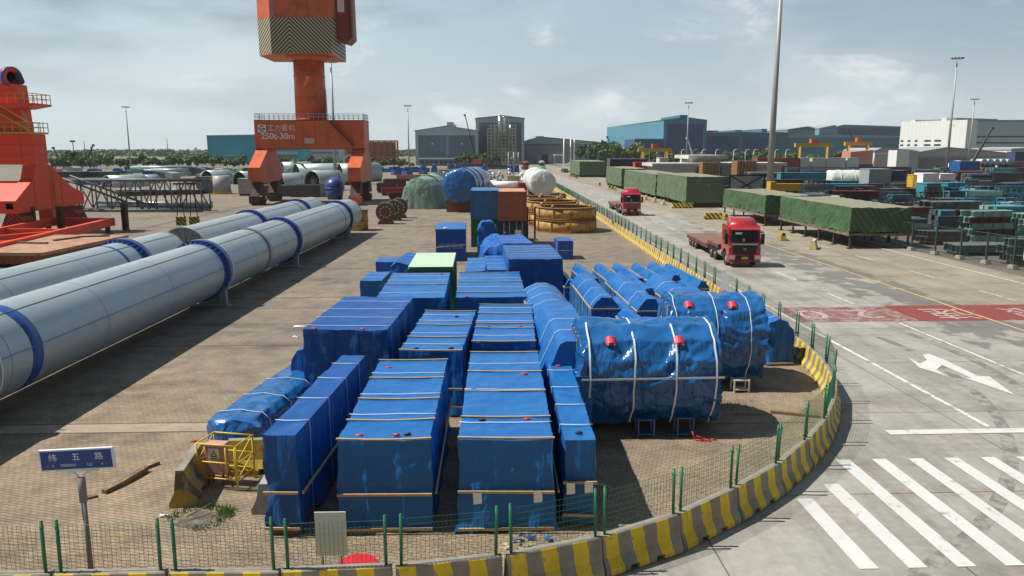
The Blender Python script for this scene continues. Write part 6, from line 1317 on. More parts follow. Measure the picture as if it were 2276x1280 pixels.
wh = thing('factory_hall', 'large white hall with small dark windows and two yellow discs, grey ribbed flank', 'hall', (X(1996, d), d, 0), R(0), 'factory halls behind the yard')
wh.location = (X(1996, 560), 560, 0); wh.rotation_euler = (0, 0, math.atan2(515-560, X(2142, 515)-X(1996, 560)))
ww, zt = hypot(45, X(2142, 515)-X(1996, 560)), Z(265, d)
MB().box(0, ww, 0, 60, 0, zt).build('wall', M_WHW, wh)
for x, w_ in ((0, 0),): pass
MB().box(8, 11, .2, 59, zt+.01, zt+1.2).build('roof_parapet', M_WHW, wh); MB().box(30.8, 34.5, .2, 59, zt+.01, zt+2).build('roof_parapet', M_WHW, wh)
MB().box(11.2, 30.6, .6, 59, zt+.01, zt+.8).build('roof_rail', M_GD, wh)
for z in (Z(312, d), Z(322, d)):
    for x, w_ in ((1.0, 2.2), (6.6, 2.2), (12.2, 2.2), (19.6, 5), (27.2, 5)): MB().box(x, x+w_, -.06, -.01, z-.6, z+.7).build('window', M_WIN, wh)
for x in (37.2, 40.2): MB().tube((x, -.1, Z(276, d)), (x, -.02, Z(276, d)), .9, n=16).build('yellow_disc', pm('pale_yellow_disc', (.70, .60, .25), .6), wh)
g_ = thing('factory_hall', 'grey flank hall joined to the right of the white hall', 'hall', (X(2142, d)+.02, d+1, 0), R(-6), 'factory halls behind the yard')
MB().box(.1, 95, 0, 60, 0, zt-1).build('wall', M_GL, g_); MB().box(-.3, 95, -.5, 60.5, zt-.99, zt).build('roof', M_GD, g_)
for z in (Z(303, d), Z(317, d)): MB().box(1.5, 94, -.08, -.01, z-.5, z+.5).build('window', M_WIN, g_)
d = 340
h_ = hall('long low white warehouse with a pale roof before the white hall', X(1945, d), X(2060, d), d, Z(337, d), Z(331, d), 30, M_WHW, M_GL, .1, [(1, 30, 0, Z(343, d))], doormat=pm('roller_grey', (.45, .44, .42), .6), trimw=.4)
h_ = hall('low grey warehouse with a broad shallow gable on the right', X(2026, 330), X(2246, 330), 330, Z(343, 330), Z(329, 330), 30, clad('warehouse_grey', (.36, .36, .35), 3), pm('warehouse_trim', (.47, .47, .45), .6), .35, [(4, 56, 0, Z(352, 330))], doormat=pm('shade_grey', (.22, .23, .24), .6), trimw=.5)
h_ = hall('pale long shed at the right edge under the grey flank hall', X(2246, 335), X(2420, 335), 335, Z(333, 335), Z(329, 335), 30, M_WHW, M_GL, .3, trimw=.4)
r = thing('pink_shed', 'small pinkish shed between the gantry cranes and the long warehouse', 'shed', (X(1890, 330), 330, 0), 0); MB().prism([(0, 0), (10, 0), (10, Z(333, 330)), (0, Z(338, 330))], 0, 8, 'xz').build('wall', pm('pink_wall', (.50, .22, .18), .7), r)
r = thing('white_kiosk', 'white and grey block standing before the long low warehouse', 'building', (X(1993, 320), 320, 0), 0); MB().box(0, 5.4, 0, 7, 0, Z(334, 320)).build('wall', M_WHW, r); MB().box(5.42, 9.6, .5, 7, 0, Z(335, 320)).build('wall_annex', M_GL, r)
# gate buildings, white with flat overhanging roofs
gd = 172
def gatehouse(label, px0, px1, py0, py1, d, dep=9, eave=1.0, rim=.7, windows=()):
    r = thing('gatehouse', label, 'building', (X(px0, d), d, 0), 0, 'white flat roofed gate buildings'); w = X(px1, d)-X(px0, d); zt = Z(py0, d)
    MB().box(0, w, 0, dep, 0, zt-rim).build('wall', M_WHC, r); MB().box(-eave, w+eave, -eave, dep+eave, zt-rim, zt).build('roof', M_WHC, r)
    for a, c, z0, z1 in windows: MB().box(a, c, -.06, -.01, z0, z1).build('window', M_WIN, r)
    return r
M_WHC = pm('white_concrete', (.58, .565, .53), .8, var=.08, sc=.3, dirt=(.33, .31, .28), dsc=.5, dth=.63)
gatehouse('long low white gate building left of the tall one, beyond the green boxes', 1458, 1548, 363, 372, 172)
gatehouse('taller white gate building with a wide flat roof and dark window band', 1540, 1602, 345, 355, 178, 10, 1.4, .8, ((2.5, 5.6, 4.2, 6.0),))
gatehouse('low white gate building right of the tall one', 1606, 1738, 362, 372, 182)
for i, (p0, p1, py, d_) in enumerate(((1563, 1600, 361, 168), (1640, 1683, 358, 170))):
    r = thing('wrapped_load', 'brown netted box load in front of the white gate buildings, %s one' % ('left', 'right')[i], 'load', (X(p0, d_), d_, 0), 0, 'brown netted box loads'); w = X(p1, d_)-X(p0, d_)
    MB().box(0, w, 0, 4, .4, Z(py, d_)).build('netted_body', pm('brown_net', (.27, .13, .055), .8, var=.3, sc=2, stretch=(1, 1, .3)), r); MB().box(.1, w-.1, .2, 3.8, 0, .398).build('skid', M_BOGIE, r)
    b = MB()
    for k in range(6): b.bar((w*k/6, -.06, .5), (w*k/6+.5, -.06, Z(py, d_)-.1), .12, .05, up=(0, 1, 0))
    b.build('lashing', M_OCH, r)
r = thing('steel_truss', 'dark rectangular truss frame with grey sheet beside the big sage green box', 'frame', (38.4, 117, 0), 0)
b = MB()
for x in (0, 5.4): b.box(x-.12, x+.12, -.12, .12, 0, 5)
for z in (1.9, 4.95): b.box(0.12, 5.28, -.1, .1, z-.12, z+.12)
b.bar((.1, 0, 2), (5.3, 0, 4.9), .14, .14); b.bar((.1, 0, 4.9), (5.3, 0, 2), .14, .14); b.build('truss', M_BLACK, r); MB().box(.15, 5.2, .15, .2, 2.05, 4.8).build('sheet', M_STEEL, r); MB().box(.6, 2.6, .3, 2.3, 0, 1.8).build('grey_box', M_STEEL, r)
# left buildings
d = 480
h_ = hall('bright teal hall behind the orange portal crane', X(463, d), X(688, d), d, Z(303, d), Z(301, d), 60, pm('flat_teal', (.03, .34, .50), .6, var=.06, sc=.1), pm('flat_teal_trim', (.03, .34, .50), .6, var=.05, sc=.1), .5, [(12, 18, 0, Z(346, d))], doormat=M_GD, trimw=.4)
MB().box(11.6, 20.4, -3, -.02, Z(346, d), Z(344, d)).build('canopy', M_GL, h_); MB().box(37, 54, -.3, -.14, Z(343, d), Z(336, d)).build('grey_band', M_GL, h_); MB().box(37.5, 53.5, -.25, -.14, 0, Z(343.4, d)).build('hall_door', M_GD, h_)
h_ = hall('grey block behind the orange crane, right of the teal hall', X(688, 470), X(752, 470), 470, Z(325, 470), Z(324, 470), 30, M_GL, M_GW, .5, trimw=.4); MB().box(1, 17, -.3, -.02, Z(341, 470), Z(338, 470)).build('band', M_GD, h_)
r = thing('orange_building', 'orange steel framed building under construction right of the orange crane', 'building', (X(768, 430), 430, 0), R(4))
b = MB(); zt = Z(313, 430); wo = X(883, 430)-X(768, 430)
for k in range(9):
    for y in (0, 10): b.box(wo*k/8-.35, wo*k/8+.35, y-.35, y+.35, 0, zt)
for z in (4.5, 8, zt):
    for y in (0, 10): b.box(0, wo, y-.3, y+.3, z-.4, z+.3)
for k in range(0, 8, 2): b.bar((wo*k/8, -.4, 0), (wo*(k+1)/8, -.4, 8), .4, .4)
b.build('steel_frame', pm('orange_frame', (.44, .15, .035), .6, var=.15, sc=.2), r)
MB().box(1, wo-1, 2, 9, 0, zt-.6).build('wall', pm('orange_infill', (.30, .13, .06), .7, var=.4, sc=.25), r)
for k in (1, 3, 5): MB().box(wo*k/8, wo*(k+.9)/8, 1.7, 1.98, 3, 6.4).build('window', pm('bluish_glass', (.14, .2, .32), .4), r)
t = thing('red_tank', 'round red tank with a white rim behind the right leg of the orange crane', 'tank', (X(779, 330), 330, 0), 0)
MB().tube((0, 0, 3.6), (0, 12, 3.6), 2.6, n=28).build('tank_body', pm('tank_red', (.42, .05, .06), .5, var=.2, sc=1), t); MB().ring((0, -.05, 3.6), (0, 1, 0), 2.5, 2.95, .2, 28).build('rim', M_SIGNW, t)
# ------------------------------------------------------------------ trees
def crown_mesh(seed, w, h, n=520, q=.55, trunk=.25):
    rr = random.Random(seed); b = MB(); lobes = [(rr.uniform(-.32, .32)*w, rr.uniform(-.32, .32)*w, h*(trunk+rr.uniform(.18, .58)), rr.uniform(.2, .34)*w) for _ in range(9)]
    for k in range(n):
        x, y, z, r_ = rr.choice(lobes); v = Vector((rr.gauss(0, 1), rr.gauss(0, 1), rr.gauss(0, 1))); v.normalize(); v *= r_*rr.uniform(.55, 1.08); c = Vector((x, y, z))+v*1.0
        a = Vector((rr.gauss(0, 1), rr.gauss(0, 1), rr.gauss(0, 1))).normalized(); e = a.cross(v).normalized(); s = q*rr.uniform(.6, 1.4)*w/6
        b.add([c-a*s-e*s*.6, c+a*s-e*s*.5, c+a*s*.8+e*s*.7, c-a*s*.9+e*s*.6], [(0, 1, 2, 3)])
    return b
LEAVES = [leaf_mat('leaf_dark', (.035, .075, .022)), leaf_mat('leaf_mid', (.055, .11, .028)), leaf_mat('leaf_light', (.095, .145, .03))]
M_TRUNK = pm('bark', (.10, .075, .055), .9)
PROTO = []
for k in range(4):
    o = crown_mesh(k, 6, 7+k*.5).build('crown', LEAVES[k % 3], fix=False); PROTO.append(o.data); bpy.data.objects.remove(o)
for m_ in (0, 1): 
    for k in range(4): me = PROTO[k].copy(); me.materials.clear(); me.materials.append(LEAVES[(k+1+m_) % 3]); PROTO.append(me)
tb = MB(); tb.tube((0, 0, 0), (.1, 0, 2.6), .2, .12, 8); tb.tube((.1, 0, 2.4), (1.0, .4, 4.2), .1, .05, 6); tb.tube((.1, 0, 2.4), (-.8, -.3, 4.3), .1, .05, 6); tb.tube((.1, 0, 2.5), (.1, .1, 5), .1, .04, 6)
o = tb.build('trunk', M_TRUNK); TRUNK = o.data; bpy.data.objects.remove(o)
rt = random.Random(77)
def tree(label, x, y, s, k, group):
    r = thing('tree', label, 'tree', (x, y, -.1), rt.uniform(0, 6.28), group); r.scale = (s, s, s*rt.uniform(.85, 1.15))
    c = bpy.data.objects.new('crown', PROTO[k % 12]); C.objects.link(c); c.parent = r; t = bpy.data.objects.new('trunk', TRUNK); C.objects.link(t); t.parent = r
def trow(px0, px1, n, d, s0, s1, where, group, jit=10):
    for i in range(n):
        px = px0+(px1-px0)*(i+rt.uniform(.2, .8))/n; y = d+rt.uniform(-jit, jit); s = rt.uniform(s0, s1)
        tree('%s green tree, %s from the left in the row %s' % (('small', 'middling', 'big')[min(2, int((s-s0)/(s1-s0+1e-6)*3))], ordn(i), where), X(px, y), y, s, rt.randrange(12), group)
trow(108, 640, 40, 365, .5, .76, 'behind the left storage yard', 'trees behind the left storage yard', 16)
trow(100, 560, 18, 430, .5, .78, 'farther back on the left', 'farther trees on the left', 14)
tree('tallest dark tree poking above the left tree row', X(158, 372), 372, 1.1, 0, None)
trow(640, 925, 24, 372, .42, .66, 'behind the orange crane', 'trees behind the orange crane')
trow(1015, 1110, 7, 408, .6, .95, 'before the grey halls', 'trees by the grey halls', 6)
trow(1300, 1420, 12, 420, 1.1, 1.7, 'before the dark slate hall', 'trees before the slate hall', 18)
trow(1420, 1770, 24, 440, .7, 1.05, 'before the teal halls', 'trees before the teal halls', 14)
trow(1770, 1960, 10, 470, .6, .9, 'under the gantry cranes', 'trees under the gantry cranes', 10)
# far woods on the horizon, left: one mass
b = MB(); rr = random.Random(3)
for k in range(5200):
    y = rr.choice((950, 1200, 1500, 1800))+rr.uniform(-60, 60); px = rr.uniform(-200, 1150); x = X(px, y); h = (rr.random()**1.2)*(4+5*fbm(x*.006, y*.003, 5, 3))
    s = 1.6+y/700; b.add([(x-s, y+rr.uniform(-3, 3), h-s*.3), (x+s, y+rr.uniform(-3, 3), h-s*.4), (x+s*.7, y, h+s*.6), (x-s*.6, y, h+s*.5)], [(0, 1, 2, 3)])
tag(b.build('far_woods', LEAVES[0], fix=False), kind='stuff')
for i, (px, py, w_, d_) in enumerate(((540, 334, 9, 1500), (566, 338, 14, 1450), (600, 337, 12, 1500), (430, 340, 8, 1700), (700, 338, 11, 1500), (838, 340, 9, 1500))):
    r = thing('far_tower', 'faint distant tower block on the horizon, %s from the left' % ordn(i), 'tower block', (X(px, d_), d_, 0), 0, 'distant tower blocks'); MB().box(0, w_, 0, 12, 0, Z(py-8, d_)).build('wall', M_GL, r); MB().box(w_*.3, w_*.7, 3, 9, Z(py-8, d_)+.02, Z(py-8, d_)+4).build('roof_block', M_GL, r)
# ------------------------------------------------------------------ lamp masts
M_MAST = pm('mast_grey', (.34, .36, .37), .5, .2, var=.08)
def mast(label, px, d, h, r0=.38, n=10, x=None, y=None, foot=0):
    r = thing('lamp_mast', label, 'lamp mast', (X(px, d) if x is None else x, d if y is None else y, 0), 0, 'tall floodlight masts')
    MB().tube((0, 0, 0), (0, 0, h), r0, r0*.42, 12).build('pole', M_MAST, r)
    if foot: MB().tube((0, 0, 0), (0, 0, foot), r0*1.15, r0*1.1, 12).build('yellow_foot', M_YEL, r)
    hd = MB().ring((0, 0, h), (0, 0, 1), 1.05, 1.2, .16, 20).build('lamp_ring', M_MAST, r)
    b = MB()
    for k in range(4): a = pi*k/4; b.bar((-1.1*cos(a), -1.1*sin(a), h), (1.1*cos(a), 1.1*sin(a), h), .1, .1)
    b.build('spoke_frame', M_MAST, hd)
    for k in range(n): a = 2*pi*k/n; MB().prism([(-.22, -.18), (.22, -.18), (.3, .18), (-.3, .18)], -.16, .16, 'xz').build('floodlight', M_STEEL, hd).location = (1.35*cos(a), 1.35*sin(a), h+.05)
for lab, px, py, d_ in (('slender floodlight mast left of the orange crane', 289, 240, 330), ('slender floodlight mast right of the orange crane', 909, 236, 330), ('floodlight mast standing before the tall teal hall', 1526, 228, 305), ('floodlight mast at far right, in front of the white hall', 2106, 125, 205), ('farther floodlight mast at the right edge beside the grey flank hall', 2153, 218, 310)):
    mast(lab, px, d_, Z(py, d_))
mast('floodlight mast whose head shows just right of the striped counterweight', 744, 172, Z(139, 172), .42)
mast('near tall mast rising out of the picture beside the green boxes', 1710, 112, 37, .52, x=AT(1711, 400, 112)[0], y=112, foot=2.2)
for i, (px, py, d_) in enumerate(((165, 314, 420), (190, 313, 520), (374, 308, 520), (204, 325, 400), (1130, 338, 330), (1142, 338, 330), (1152, 338, 330))):
    r = thing('thin_pole', ('thin far pole above the left trees, %s from the left' % ORD[(0, 1, 3, 2)[i]]) if i < 4 else 'pale thin pole by the road end, %s from the left' % ORD[i-4], 'pole', (X(px, d_), d_, 0), 0, 'thin far poles'); zt = Z(py, d_)
    MB().tube((0, 0, 0), (0, 0, zt), .3, .2, 8).build('shaft', M_MAST if i > 3 else M_BOGIE, r)
    if i == 0: MB().box(-1.2, 1.2, -.4, .4, zt-.5, zt+.4).build('lamp_head', M_BOGIE, r)
for i, px in enumerate((1253, 1268, 1276)):
    r = thing('flag_pole', 'white pole at the entrance of the low grey hall, %s from the left' % ORD[i], 'pole', (X(px, 300), 300, 0), 0, 'white poles by the low grey hall'); MB().tube((0, 0, 0), (0, 0, 13), .3, .22, 10).build('shaft', M_SIGNW, r); MB().box(-.35, .35, -.35, .35, 0, .8).build('footing', M_CONC, r)
r = thing('entrance_canopy', 'white flat canopy by the doorway of the low grey hall', 'canopy', (X(1232, 420), 420, 0), 0); MB().box(0, 5, 0, 5, 5.2, 5.8).build('roof', M_SIGNW, r)
for x in (.3, 4.7): MB().box(x-.15, x+.15, .3, .6, 0, 5.2).build('column', M_SIGNW, r)
for i, px in enumerate((1430, 1443, 1460, 1514, 1540, 1560, 1590, 1630, 1656, 1674, 1722, 1746)):
    r = thing('street_lamp', 'small white curved lamp post before the teal halls, %s from the left' % ORD[i], 'street lamp', (X(px, 400), 400, 0), 0, 'small curved lamp posts'); MB().path([(0, 0, 0), (0, 0, 7.5), (.5, 0, 8.3), (1.5, 0, 8.6)], .13).build('post', M_SIGNW, r); MB().box(1.3, 2.3, -.2, .2, 8.45, 8.7).build('lamp_head', M_SIGNW, r)
# booms of mobile cranes
def boom(label, px0, py0, px1, py1, d, w=.9, mat=None, base=True):
    a, c = AT(px0, py0, d), AT(px1, py1, d); q_ = (c[2]-2.6)/max(.1, a[2]-c[2]); c = (c[0]-(a[0]-c[0])*q_, d, 2.6); mat = mat or M_GREYD
    r = thing('mobile_crane', label, 'crane', (c[0], d, 0), 0); A_ = Vector((a[0]-c[0], 0, a[2])); B_ = Vector((0, 0, max(1.5, c[2])))
    MB().bar(B_, B_.lerp(A_, .55), w, w).build('boom', mat, r); MB().bar(B_.lerp(A_, .5), A_, w*.62, w*.62).build('boom_tip', mat, r); MB().box(A_.x-.5, A_.x+.5, -.4, .4, A_.z-.9, A_.z+.1).build('boom_head', mat, r)
    cb = MB().box(-2, 2.5, -1.4, 1.4, 1.32, B_.z+1).build('cab', M_OR if not base else mat, r); MB().box(-4.5, 4.5, -1.3, 1.3, .5, 1.3).build('carrier', mat, r)
    for x in (-3.5, -2, 2, 3.5): wheel(r, x, -.9, .6, .4)
M_GREYD = pm('boom_dark', (.06, .07, .08), .6)
boom('mobile crane with a thin dark boom raised before the wide grey hall', 1033, 254, 1052, 330, 395, .75, base=False)
boom('mobile crane with a short dark boom among the trees at far left', 118, 327, 133, 358, 380, .8)
boom('mobile crane with a boom leaning right among the left trees', 207, 321, 196, 352, 380, .8)
boom('dark mobile crane boom before the ribbed teal side wall', 1350, 303, 1362, 340, 400, .7)
boom('mobile crane with a white tipped boom before the navy hall door', 1527, 305, 1536, 334, 400, .7, M_SIGNW)
boom('lattice like crane boom leaning right under the grey flank hall', 2206, 283, 2168, 350, 300, .8)
boom('mobile crane boom above the yellow gantry cranes', 1886, 287, 1900, 322, 420, .9)
# yellow gantries
def gantry(label, px0, px1, py, d, lean=0, two=False):
    x0, x1, zt = X(px0, d), X(px1, d), Z(py, d); r = thing('gantry_crane', label, 'gantry crane', (x0, d, 0), 0, 'yellow gantry cranes'); w = x1-x0
    MB().box(-1, w+1, -.8, .8, zt-1.6, zt).build('girder', M_GANT, r)
    for x in (w*.08, w*.92):
        for s in (-1, 1): MB().bar((x+s*1.2*lean, s*3.0, 0), (x, s*.6, zt-1.62), .8, .8).build('leg', M_GANT, r)
    MB().box(w*.4, w*.62, -1.1, 1.1, zt+.02, zt+1.8).build('trolley', M_OR, r)
M_GANT = pm('gantry_yellow', (.60, .36, .025), .5, var=.08, sc=.3)
gantry('low yellow gantry crane before the tall teal hall', 1423, 1486, 329, 330)
gantry('long yellow gantry crane left of a pair near the blue halls', 1770, 1842, 318, 330, 1)
gantry('yellow gantry crane right of a pair near the white hall', 1880, 1930, 315, 340, 1)
# ------------------------------------------------------------------ storage yard on the right: bundles of steel
PAL = {'teal': (.025, .25, .33), 'maroon': (.10, .026, .026), 'dark grey': (.07, .075, .085), 'grey': (.17, .19, .20), 'mint': (.22, .38, .34), 'rust red': (.17, .055, .035), 'slate': (.10, .115, .13), 'navy': (.03, .055, .14), 'greenish grey': (.13, .17, .16)}
PM = {k: pm('steel_'+k.replace(' ', '_'), v, .6, var=.25, sc=.9, dirt=tuple(c*.5+.03 for c in v), dsc=1.5, dth=.58) for k, v in PAL.items()}
ry = random.Random(21)
def ibeam(b, x0, x1, y, z, h, w, t=.05):
    b.box(x0, x1, y-w/2, y+w/2, z, z+t); b.box(x0, x1, y-w/2, y+w/2, z+h-t, z+h); b.box(x0+.002, x1-.002, y-t/2, y+t/2, z+t, z+h-t)
    for k in range(1, 4): q = x0+(x1-x0)*k/4; b.box(q-.03, q+.03, y-w/2+.01, y+w/2-.01, z+t, z+h-t)
def bundle(label, x, y, col, kind, L, n, lay, h, w, rz):
    r = thing('steel_bundle', label, 'steel bundle', (x, y, 0), R(rz), 'bundles of steel members in the right storage yard'); m = [PM[col], PM[col], PM[ry.choice(list(PM))]]
    z = .25; sl = MB()
    W3 = n*w*1.1; a_ = [L*(.12+.36*k) for k in range(3)]
    sl.prism([(a_[0], W3+.12), (a_[0], 0), (a_[0]+.3, 0), (a_[0]+.3, W3), (a_[1], W3), (a_[1], 0), (a_[1]+.3, 0), (a_[1]+.3, W3), (a_[2], W3), (a_[2], 0), (a_[2]+.3, 0), (a_[2]+.3, W3+.12)], 0, .22, 'xy')
    for j in range(lay):
        b = MB()
        for i in range(n):
            if j and ry.random() < .2: continue
            o0, o1 = ry.uniform(-.5, .3), ry.uniform(-.6, .5); yy = i*w*1.1+w/2
            f0 = len(b.m); mi = ry.choice((0, 0, 1, 2))
            if kind == 'beams': ibeam(b, o0, L+o1, yy, z, h, w)
            elif kind == 'tubes': b.tube((o0, yy, z+h/2), (L+o1, yy, z+h/2), h/2, n=10)
            elif kind == 'boxes': b.box(o0, L+o1, yy-w/2, yy+w/2, z, z+h)
            else:
                for q in range(5): xx = o0+(L+o1-o0)*q/4; b.box(xx-.05, xx+.05, yy-.05, yy+.05, z, z+h); 
                for zz in (z+.05, z+h-.05): b.box(o0, L+o1, yy-.06, yy+.06, zz-.05, zz+.05)
                for q in range(4): xx = o0+(L+o1-o0)*q/4; b.bar((xx, yy, z), (xx+(L+o1-o0)/4, yy, z+h), .08, .08)
            b.m[f0:] = [mi]*(len(b.m)-f0)
        b.build('steel_layer', m, r, fix=False); z += h
        z += .02
    sl.build('sleeper', PM['maroon'] if ry.random() < .5 else M_OLDW, r)
rows = [(57.0, 61.0), (63, 67), (70.5, 74.5), (79, 83), (88, 92), (97, 102), (107, 112), (118, 124), (131, 137), (145, 152), (160, 168), (176, 185), (194, 204), (214, 226), (236, 250), (262, 276), (286, 300)]
wts = {0: ['greenish grey', 'grey', 'slate'], 1: ['slate', 'greenish grey', 'grey', 'rust red'], 2: ['mint', 'mint', 'maroon', 'rust red', 'dark grey'], 3: ['dark grey', 'mint', 'rust red', 'slate'], 4: ['slate', 'dark grey', 'slate', 'dark grey', 'rust red'], 5: ['dark grey', 'slate', 'greenish grey', 'maroon']}
KW = {'beams': 'steel beams', 'tubes': 'round tubes', 'boxes': 'box girders', 'trusses': 'open trusses'}
for ri, (ya, yb) in enumerate(rows):
    xl = max(40.5 if ya < 66 else (41.5 if ya < 105 else 44), 38.5+max(0, 60-ya)*.2); xr = X(2330, ya); x = xl+ry.uniform(0, 1.5); k = 0
    if ri in (0, 1): xl = 41.5 if ri == 0 else 40.8; x = xl
    while x < xr and k < 22:
        L = ry.uniform(3, 6.5)*(1+ri*.03); col = ry.choice(wts.get(ri, ['teal', 'maroon', 'dark grey', 'teal', 'slate', 'slate', 'grey', 'dark grey', 'maroon', 'teal', 'greenish grey'])); kind = ry.choice(['beams', 'beams', 'beams', 'tubes', 'boxes', 'trusses', 'trusses'])
        if ri < 2: kind = 'beams'
        elif ri < 5 and kind == 'trusses': kind = 'boxes'
        h = {'beams': ry.uniform(.45, .75), 'tubes': ry.uniform(.4, .8), 'boxes': ry.uniform(.4, .7), 'trusses': ry.uniform(.8, 1.4)}[kind]; w = h*.6 if kind == 'beams' else h
        lay = (ry.randint(2, 5) if ri > 1 else ry.randint(1, 3)) if kind != 'trusses' else ry.randint(1, 3 if ri > 2 else 1); n = max(2, int((yb-ya)*.8/w/1.1)); n = min(n, 6)
        bundle('%s %s, %s from the left in %s row behind the green fence' % (col, KW[kind], ordn(k), ordn(ri)), x, ya, col, kind, L, n, lay, h, w, ry.uniform(-9, 9))
        x += L+ry.uniform(.3, 1.2); k += 1
RK = 'first second third fourth fifth sixth seventh eighth'.split()
for ri in range(4, 16):
    ya, yb = rows[ri]; n_ = 5 if ri < 9 else 7; xr = X(2290, yb)
    for k in range(n_):
        col = ry.choice(['maroon', 'rust red', 'teal', 'slate', 'grey', 'teal', 'maroon']); w_, d_, h_ = ry.uniform(1.4, 3.2), ry.uniform(1, 1.8), ry.uniform(1.6, 3.4)
        x_ = 46+(xr-46)*(k+ry.uniform(.2, .8))/n_; y_ = yb+ry.uniform(.3, .8)
        r = thing('steel_rack', '%s open steel rack, %s from the left behind the %s row of steel' % (col, RK[k], ordn(ri)), 'rack', (x_, y_, 0), R(ry.uniform(-12, 12)), 'open racks in the right storage yard'); b = MB(); t = .07
        for sx in (0, w_):
            for sy in (0, d_): b.box(sx-t, sx+t, sy-t, sy+t, 0, h_)
        for zz in (h_*.35, h_*.7, h_-.05):
            for sy in (0, d_): b.bar((0, sy, zz), (w_, sy, zz), t*1.5)
            for sx in (0, w_): b.bar((sx, 0, zz), (sx, d_, zz), t*1.5)
        b.bar((0, 0, h_*.35), (w_, 0, h_*.7), t*1.4); b.bar((0, 0, h_-.05), (w_, 0, h_*.7), t*1.4); b.build('rack_frame', PM[col], r)
        for q in (.36, .71): MB().box(.15, w_-.15-ry.uniform(0, .8), .1, d_-.1, h_*q+.06, h_*q+.06+h_*ry.uniform(.12, .26)).build('stored_box', PM[ry.choice(list(PM))] if ry.random() < .8 else M_PAPER, r)
# single larger things in that yard
def blockthing(name, label, cat, px0, px1, py0, d, dep, mat, z0=0, extra=None):
    r = thing(name, label, cat, (X(px0, d), d, 0), 0); w = X(px1, d)-X(px0, d); h = Z(py0, d)
    MB().box(0, w, 0, dep, z0, h).build('body', mat, r); MB().box(.05, w-.05, -.04, -.002, z0+(h-z0)*.45, z0+(h-z0)*.55).build('band', M_STEEL, r); MB().box(-.06, w+.06, -.06, dep+.06, h+.002, h+.14).build('lid', mat, r)
    if z0: MB().box(.2, w-.2, .2, dep-.2, 0, z0-.01).build('skid', M_BOGIE, r)
    return r
r = thing('yellow_beam', 'bright yellow lifting beam beside the foot of the near tall mast', 'lifting beam', (AT(1716, 410, 110)[0], 110, 0), R(2)); MB().box(0, 4.3, -.5, .5, 3.0, 4.0).build('girder', M_GANT, r); MB().box(-.5, .4, -.7, .7, 2.8, 4.3).build('end_plate', M_GANT, r)
for x in (.8, 3.6): MB().box(x-.2, x+.2, -.4, .4, 0, 3.0).build('support', M_BOGIE, r)
t = wrapped_cyl('large vessel in crumpled white wrapping lying in the right storage yard', AT(1842, 378, 158)[0], 158, 2.0, 10, 2.6, -92, M_WRAP, .08, 9, (2, 5, 8), 28)
blockthing('grey_box', 'plain grey steel box right of the white wrapped vessel', 'box', 1935, 1985, 378, 150, 4, M_STEEL, .3); blockthing('grey_box', 'blue grey steel box next to the plain grey one', 'box', 1987, 2018, 382, 150, 4, PM['navy'], .3)
blockthing('white_pack', 'white sheeted packs in the middle of the right storage yard', 'pack', 2056, 2092, 388, 140, 3, M_PAPER, .6); blockthing('white_pack', 'smaller white sheeted pack right of the larger one', 'pack', 2094, 2128, 389, 141, 3, M_PAPER, .8)
blockthing('yellow_box', 'small yellow box among the maroon trusses', 'box', 2034, 2048, 391, 142, 2, M_GANT, .8)
blockthing('blue_pack', 'blue sheeted pack under the far white dome', 'pack', 2136, 2180, 360, 200, 5, M_SHINY, .8)
blockthing('teal_girder', 'long teal girder on supports left of the white wrapped vessel', 'girder', 1738, 1840, 386, 150, 2, PM['teal'], 1.6); blockthing('teal_girder', 'bright teal girder behind the yellow lifting beam', 'girder', 1785, 1935, 412, 128, 2, PM['teal'], 1.2)
blockthing('teal_girder', 'short teal box girder left of the slate stacks', 'girder', 2066, 2098, 411, 124, 3, PM['teal'], .9); blockthing('teal_girder', 'short teal box girder right of its twin before the slate stacks', 'girder', 2113, 2150, 410, 124, 3, PM['teal'], .9)
for i, (p0, p1, col) in enumerate(((1684, 1712, (.36, .06, .05)), (1714, 1742, (.40, .10, .06)), (1744, 1778, (.33, .05, .05)), (1780, 1800, (.55, .54, .50)), (1806, 1836, (.58, .57, .50)), (1838, 1880, (.60, .60, .56)), (1884, 1910, (.62, .62, .60)))):
    blockthing('storage_container', '%s storage container in the far row behind the right yard, %s from the left' % ('red' if i < 3 else 'cream', ORD[i]), 'container', p0, p1, 352, 240, 3, pm('store_%d' % i, col, .6, var=.1, sc=.5))
for i in range(5): MB_ = thing('silver_vessel', 'silver blue vessel end in the row under the grey flank hall, %s from the left' % ORD[i], 'vessel', (X(2190+i*14, 300), 300, 0), 0, 'silver blue vessels'); MB().tube((0, 0, 3.8), (0, 8, 3.8), 1.15, n=18).build('shell', M_PIPE, MB_); MB().blob((0, 0, 3.8), (1.13, .5, 1.13), 14, 0, 0).build('end_cap', pm('pale_blue_cap', (.35, .48, .56), .4), MB_); MB().box(-.9, .9, .5, 7, 0, 2.75).build('saddle', M_BOGIE, MB_)
blockthing('blue_tank_box', 'dark blue container at the right edge under the grey flank hall', 'container', 2256, 2300, 338, 300, 5, PM['navy'])
t = thing('white_dome', 'white round dome tent before the low grey warehouse', 'tent', (X(2130, 260), 260, 0), 0); MB().blob((0, 0, 2.4), (3.6, 3.6, 2.6), 18, 0, 0).build('canopy', M_SIGNW, t); MB().tube((0, 0, 0), (0, 0, 2.6), 3.5, 3.6, 18).build('wall', M_SIGNW, t)
r = thing('yard_truck', 'grey flatbed truck with a raised frame behind the dark green fence at the right edge', 'truck', (47.2, 55.2, 0), R(30)); MB().box(0, 4, -1, 1, .8, 1.2).build('bed', M_STEEL, r)
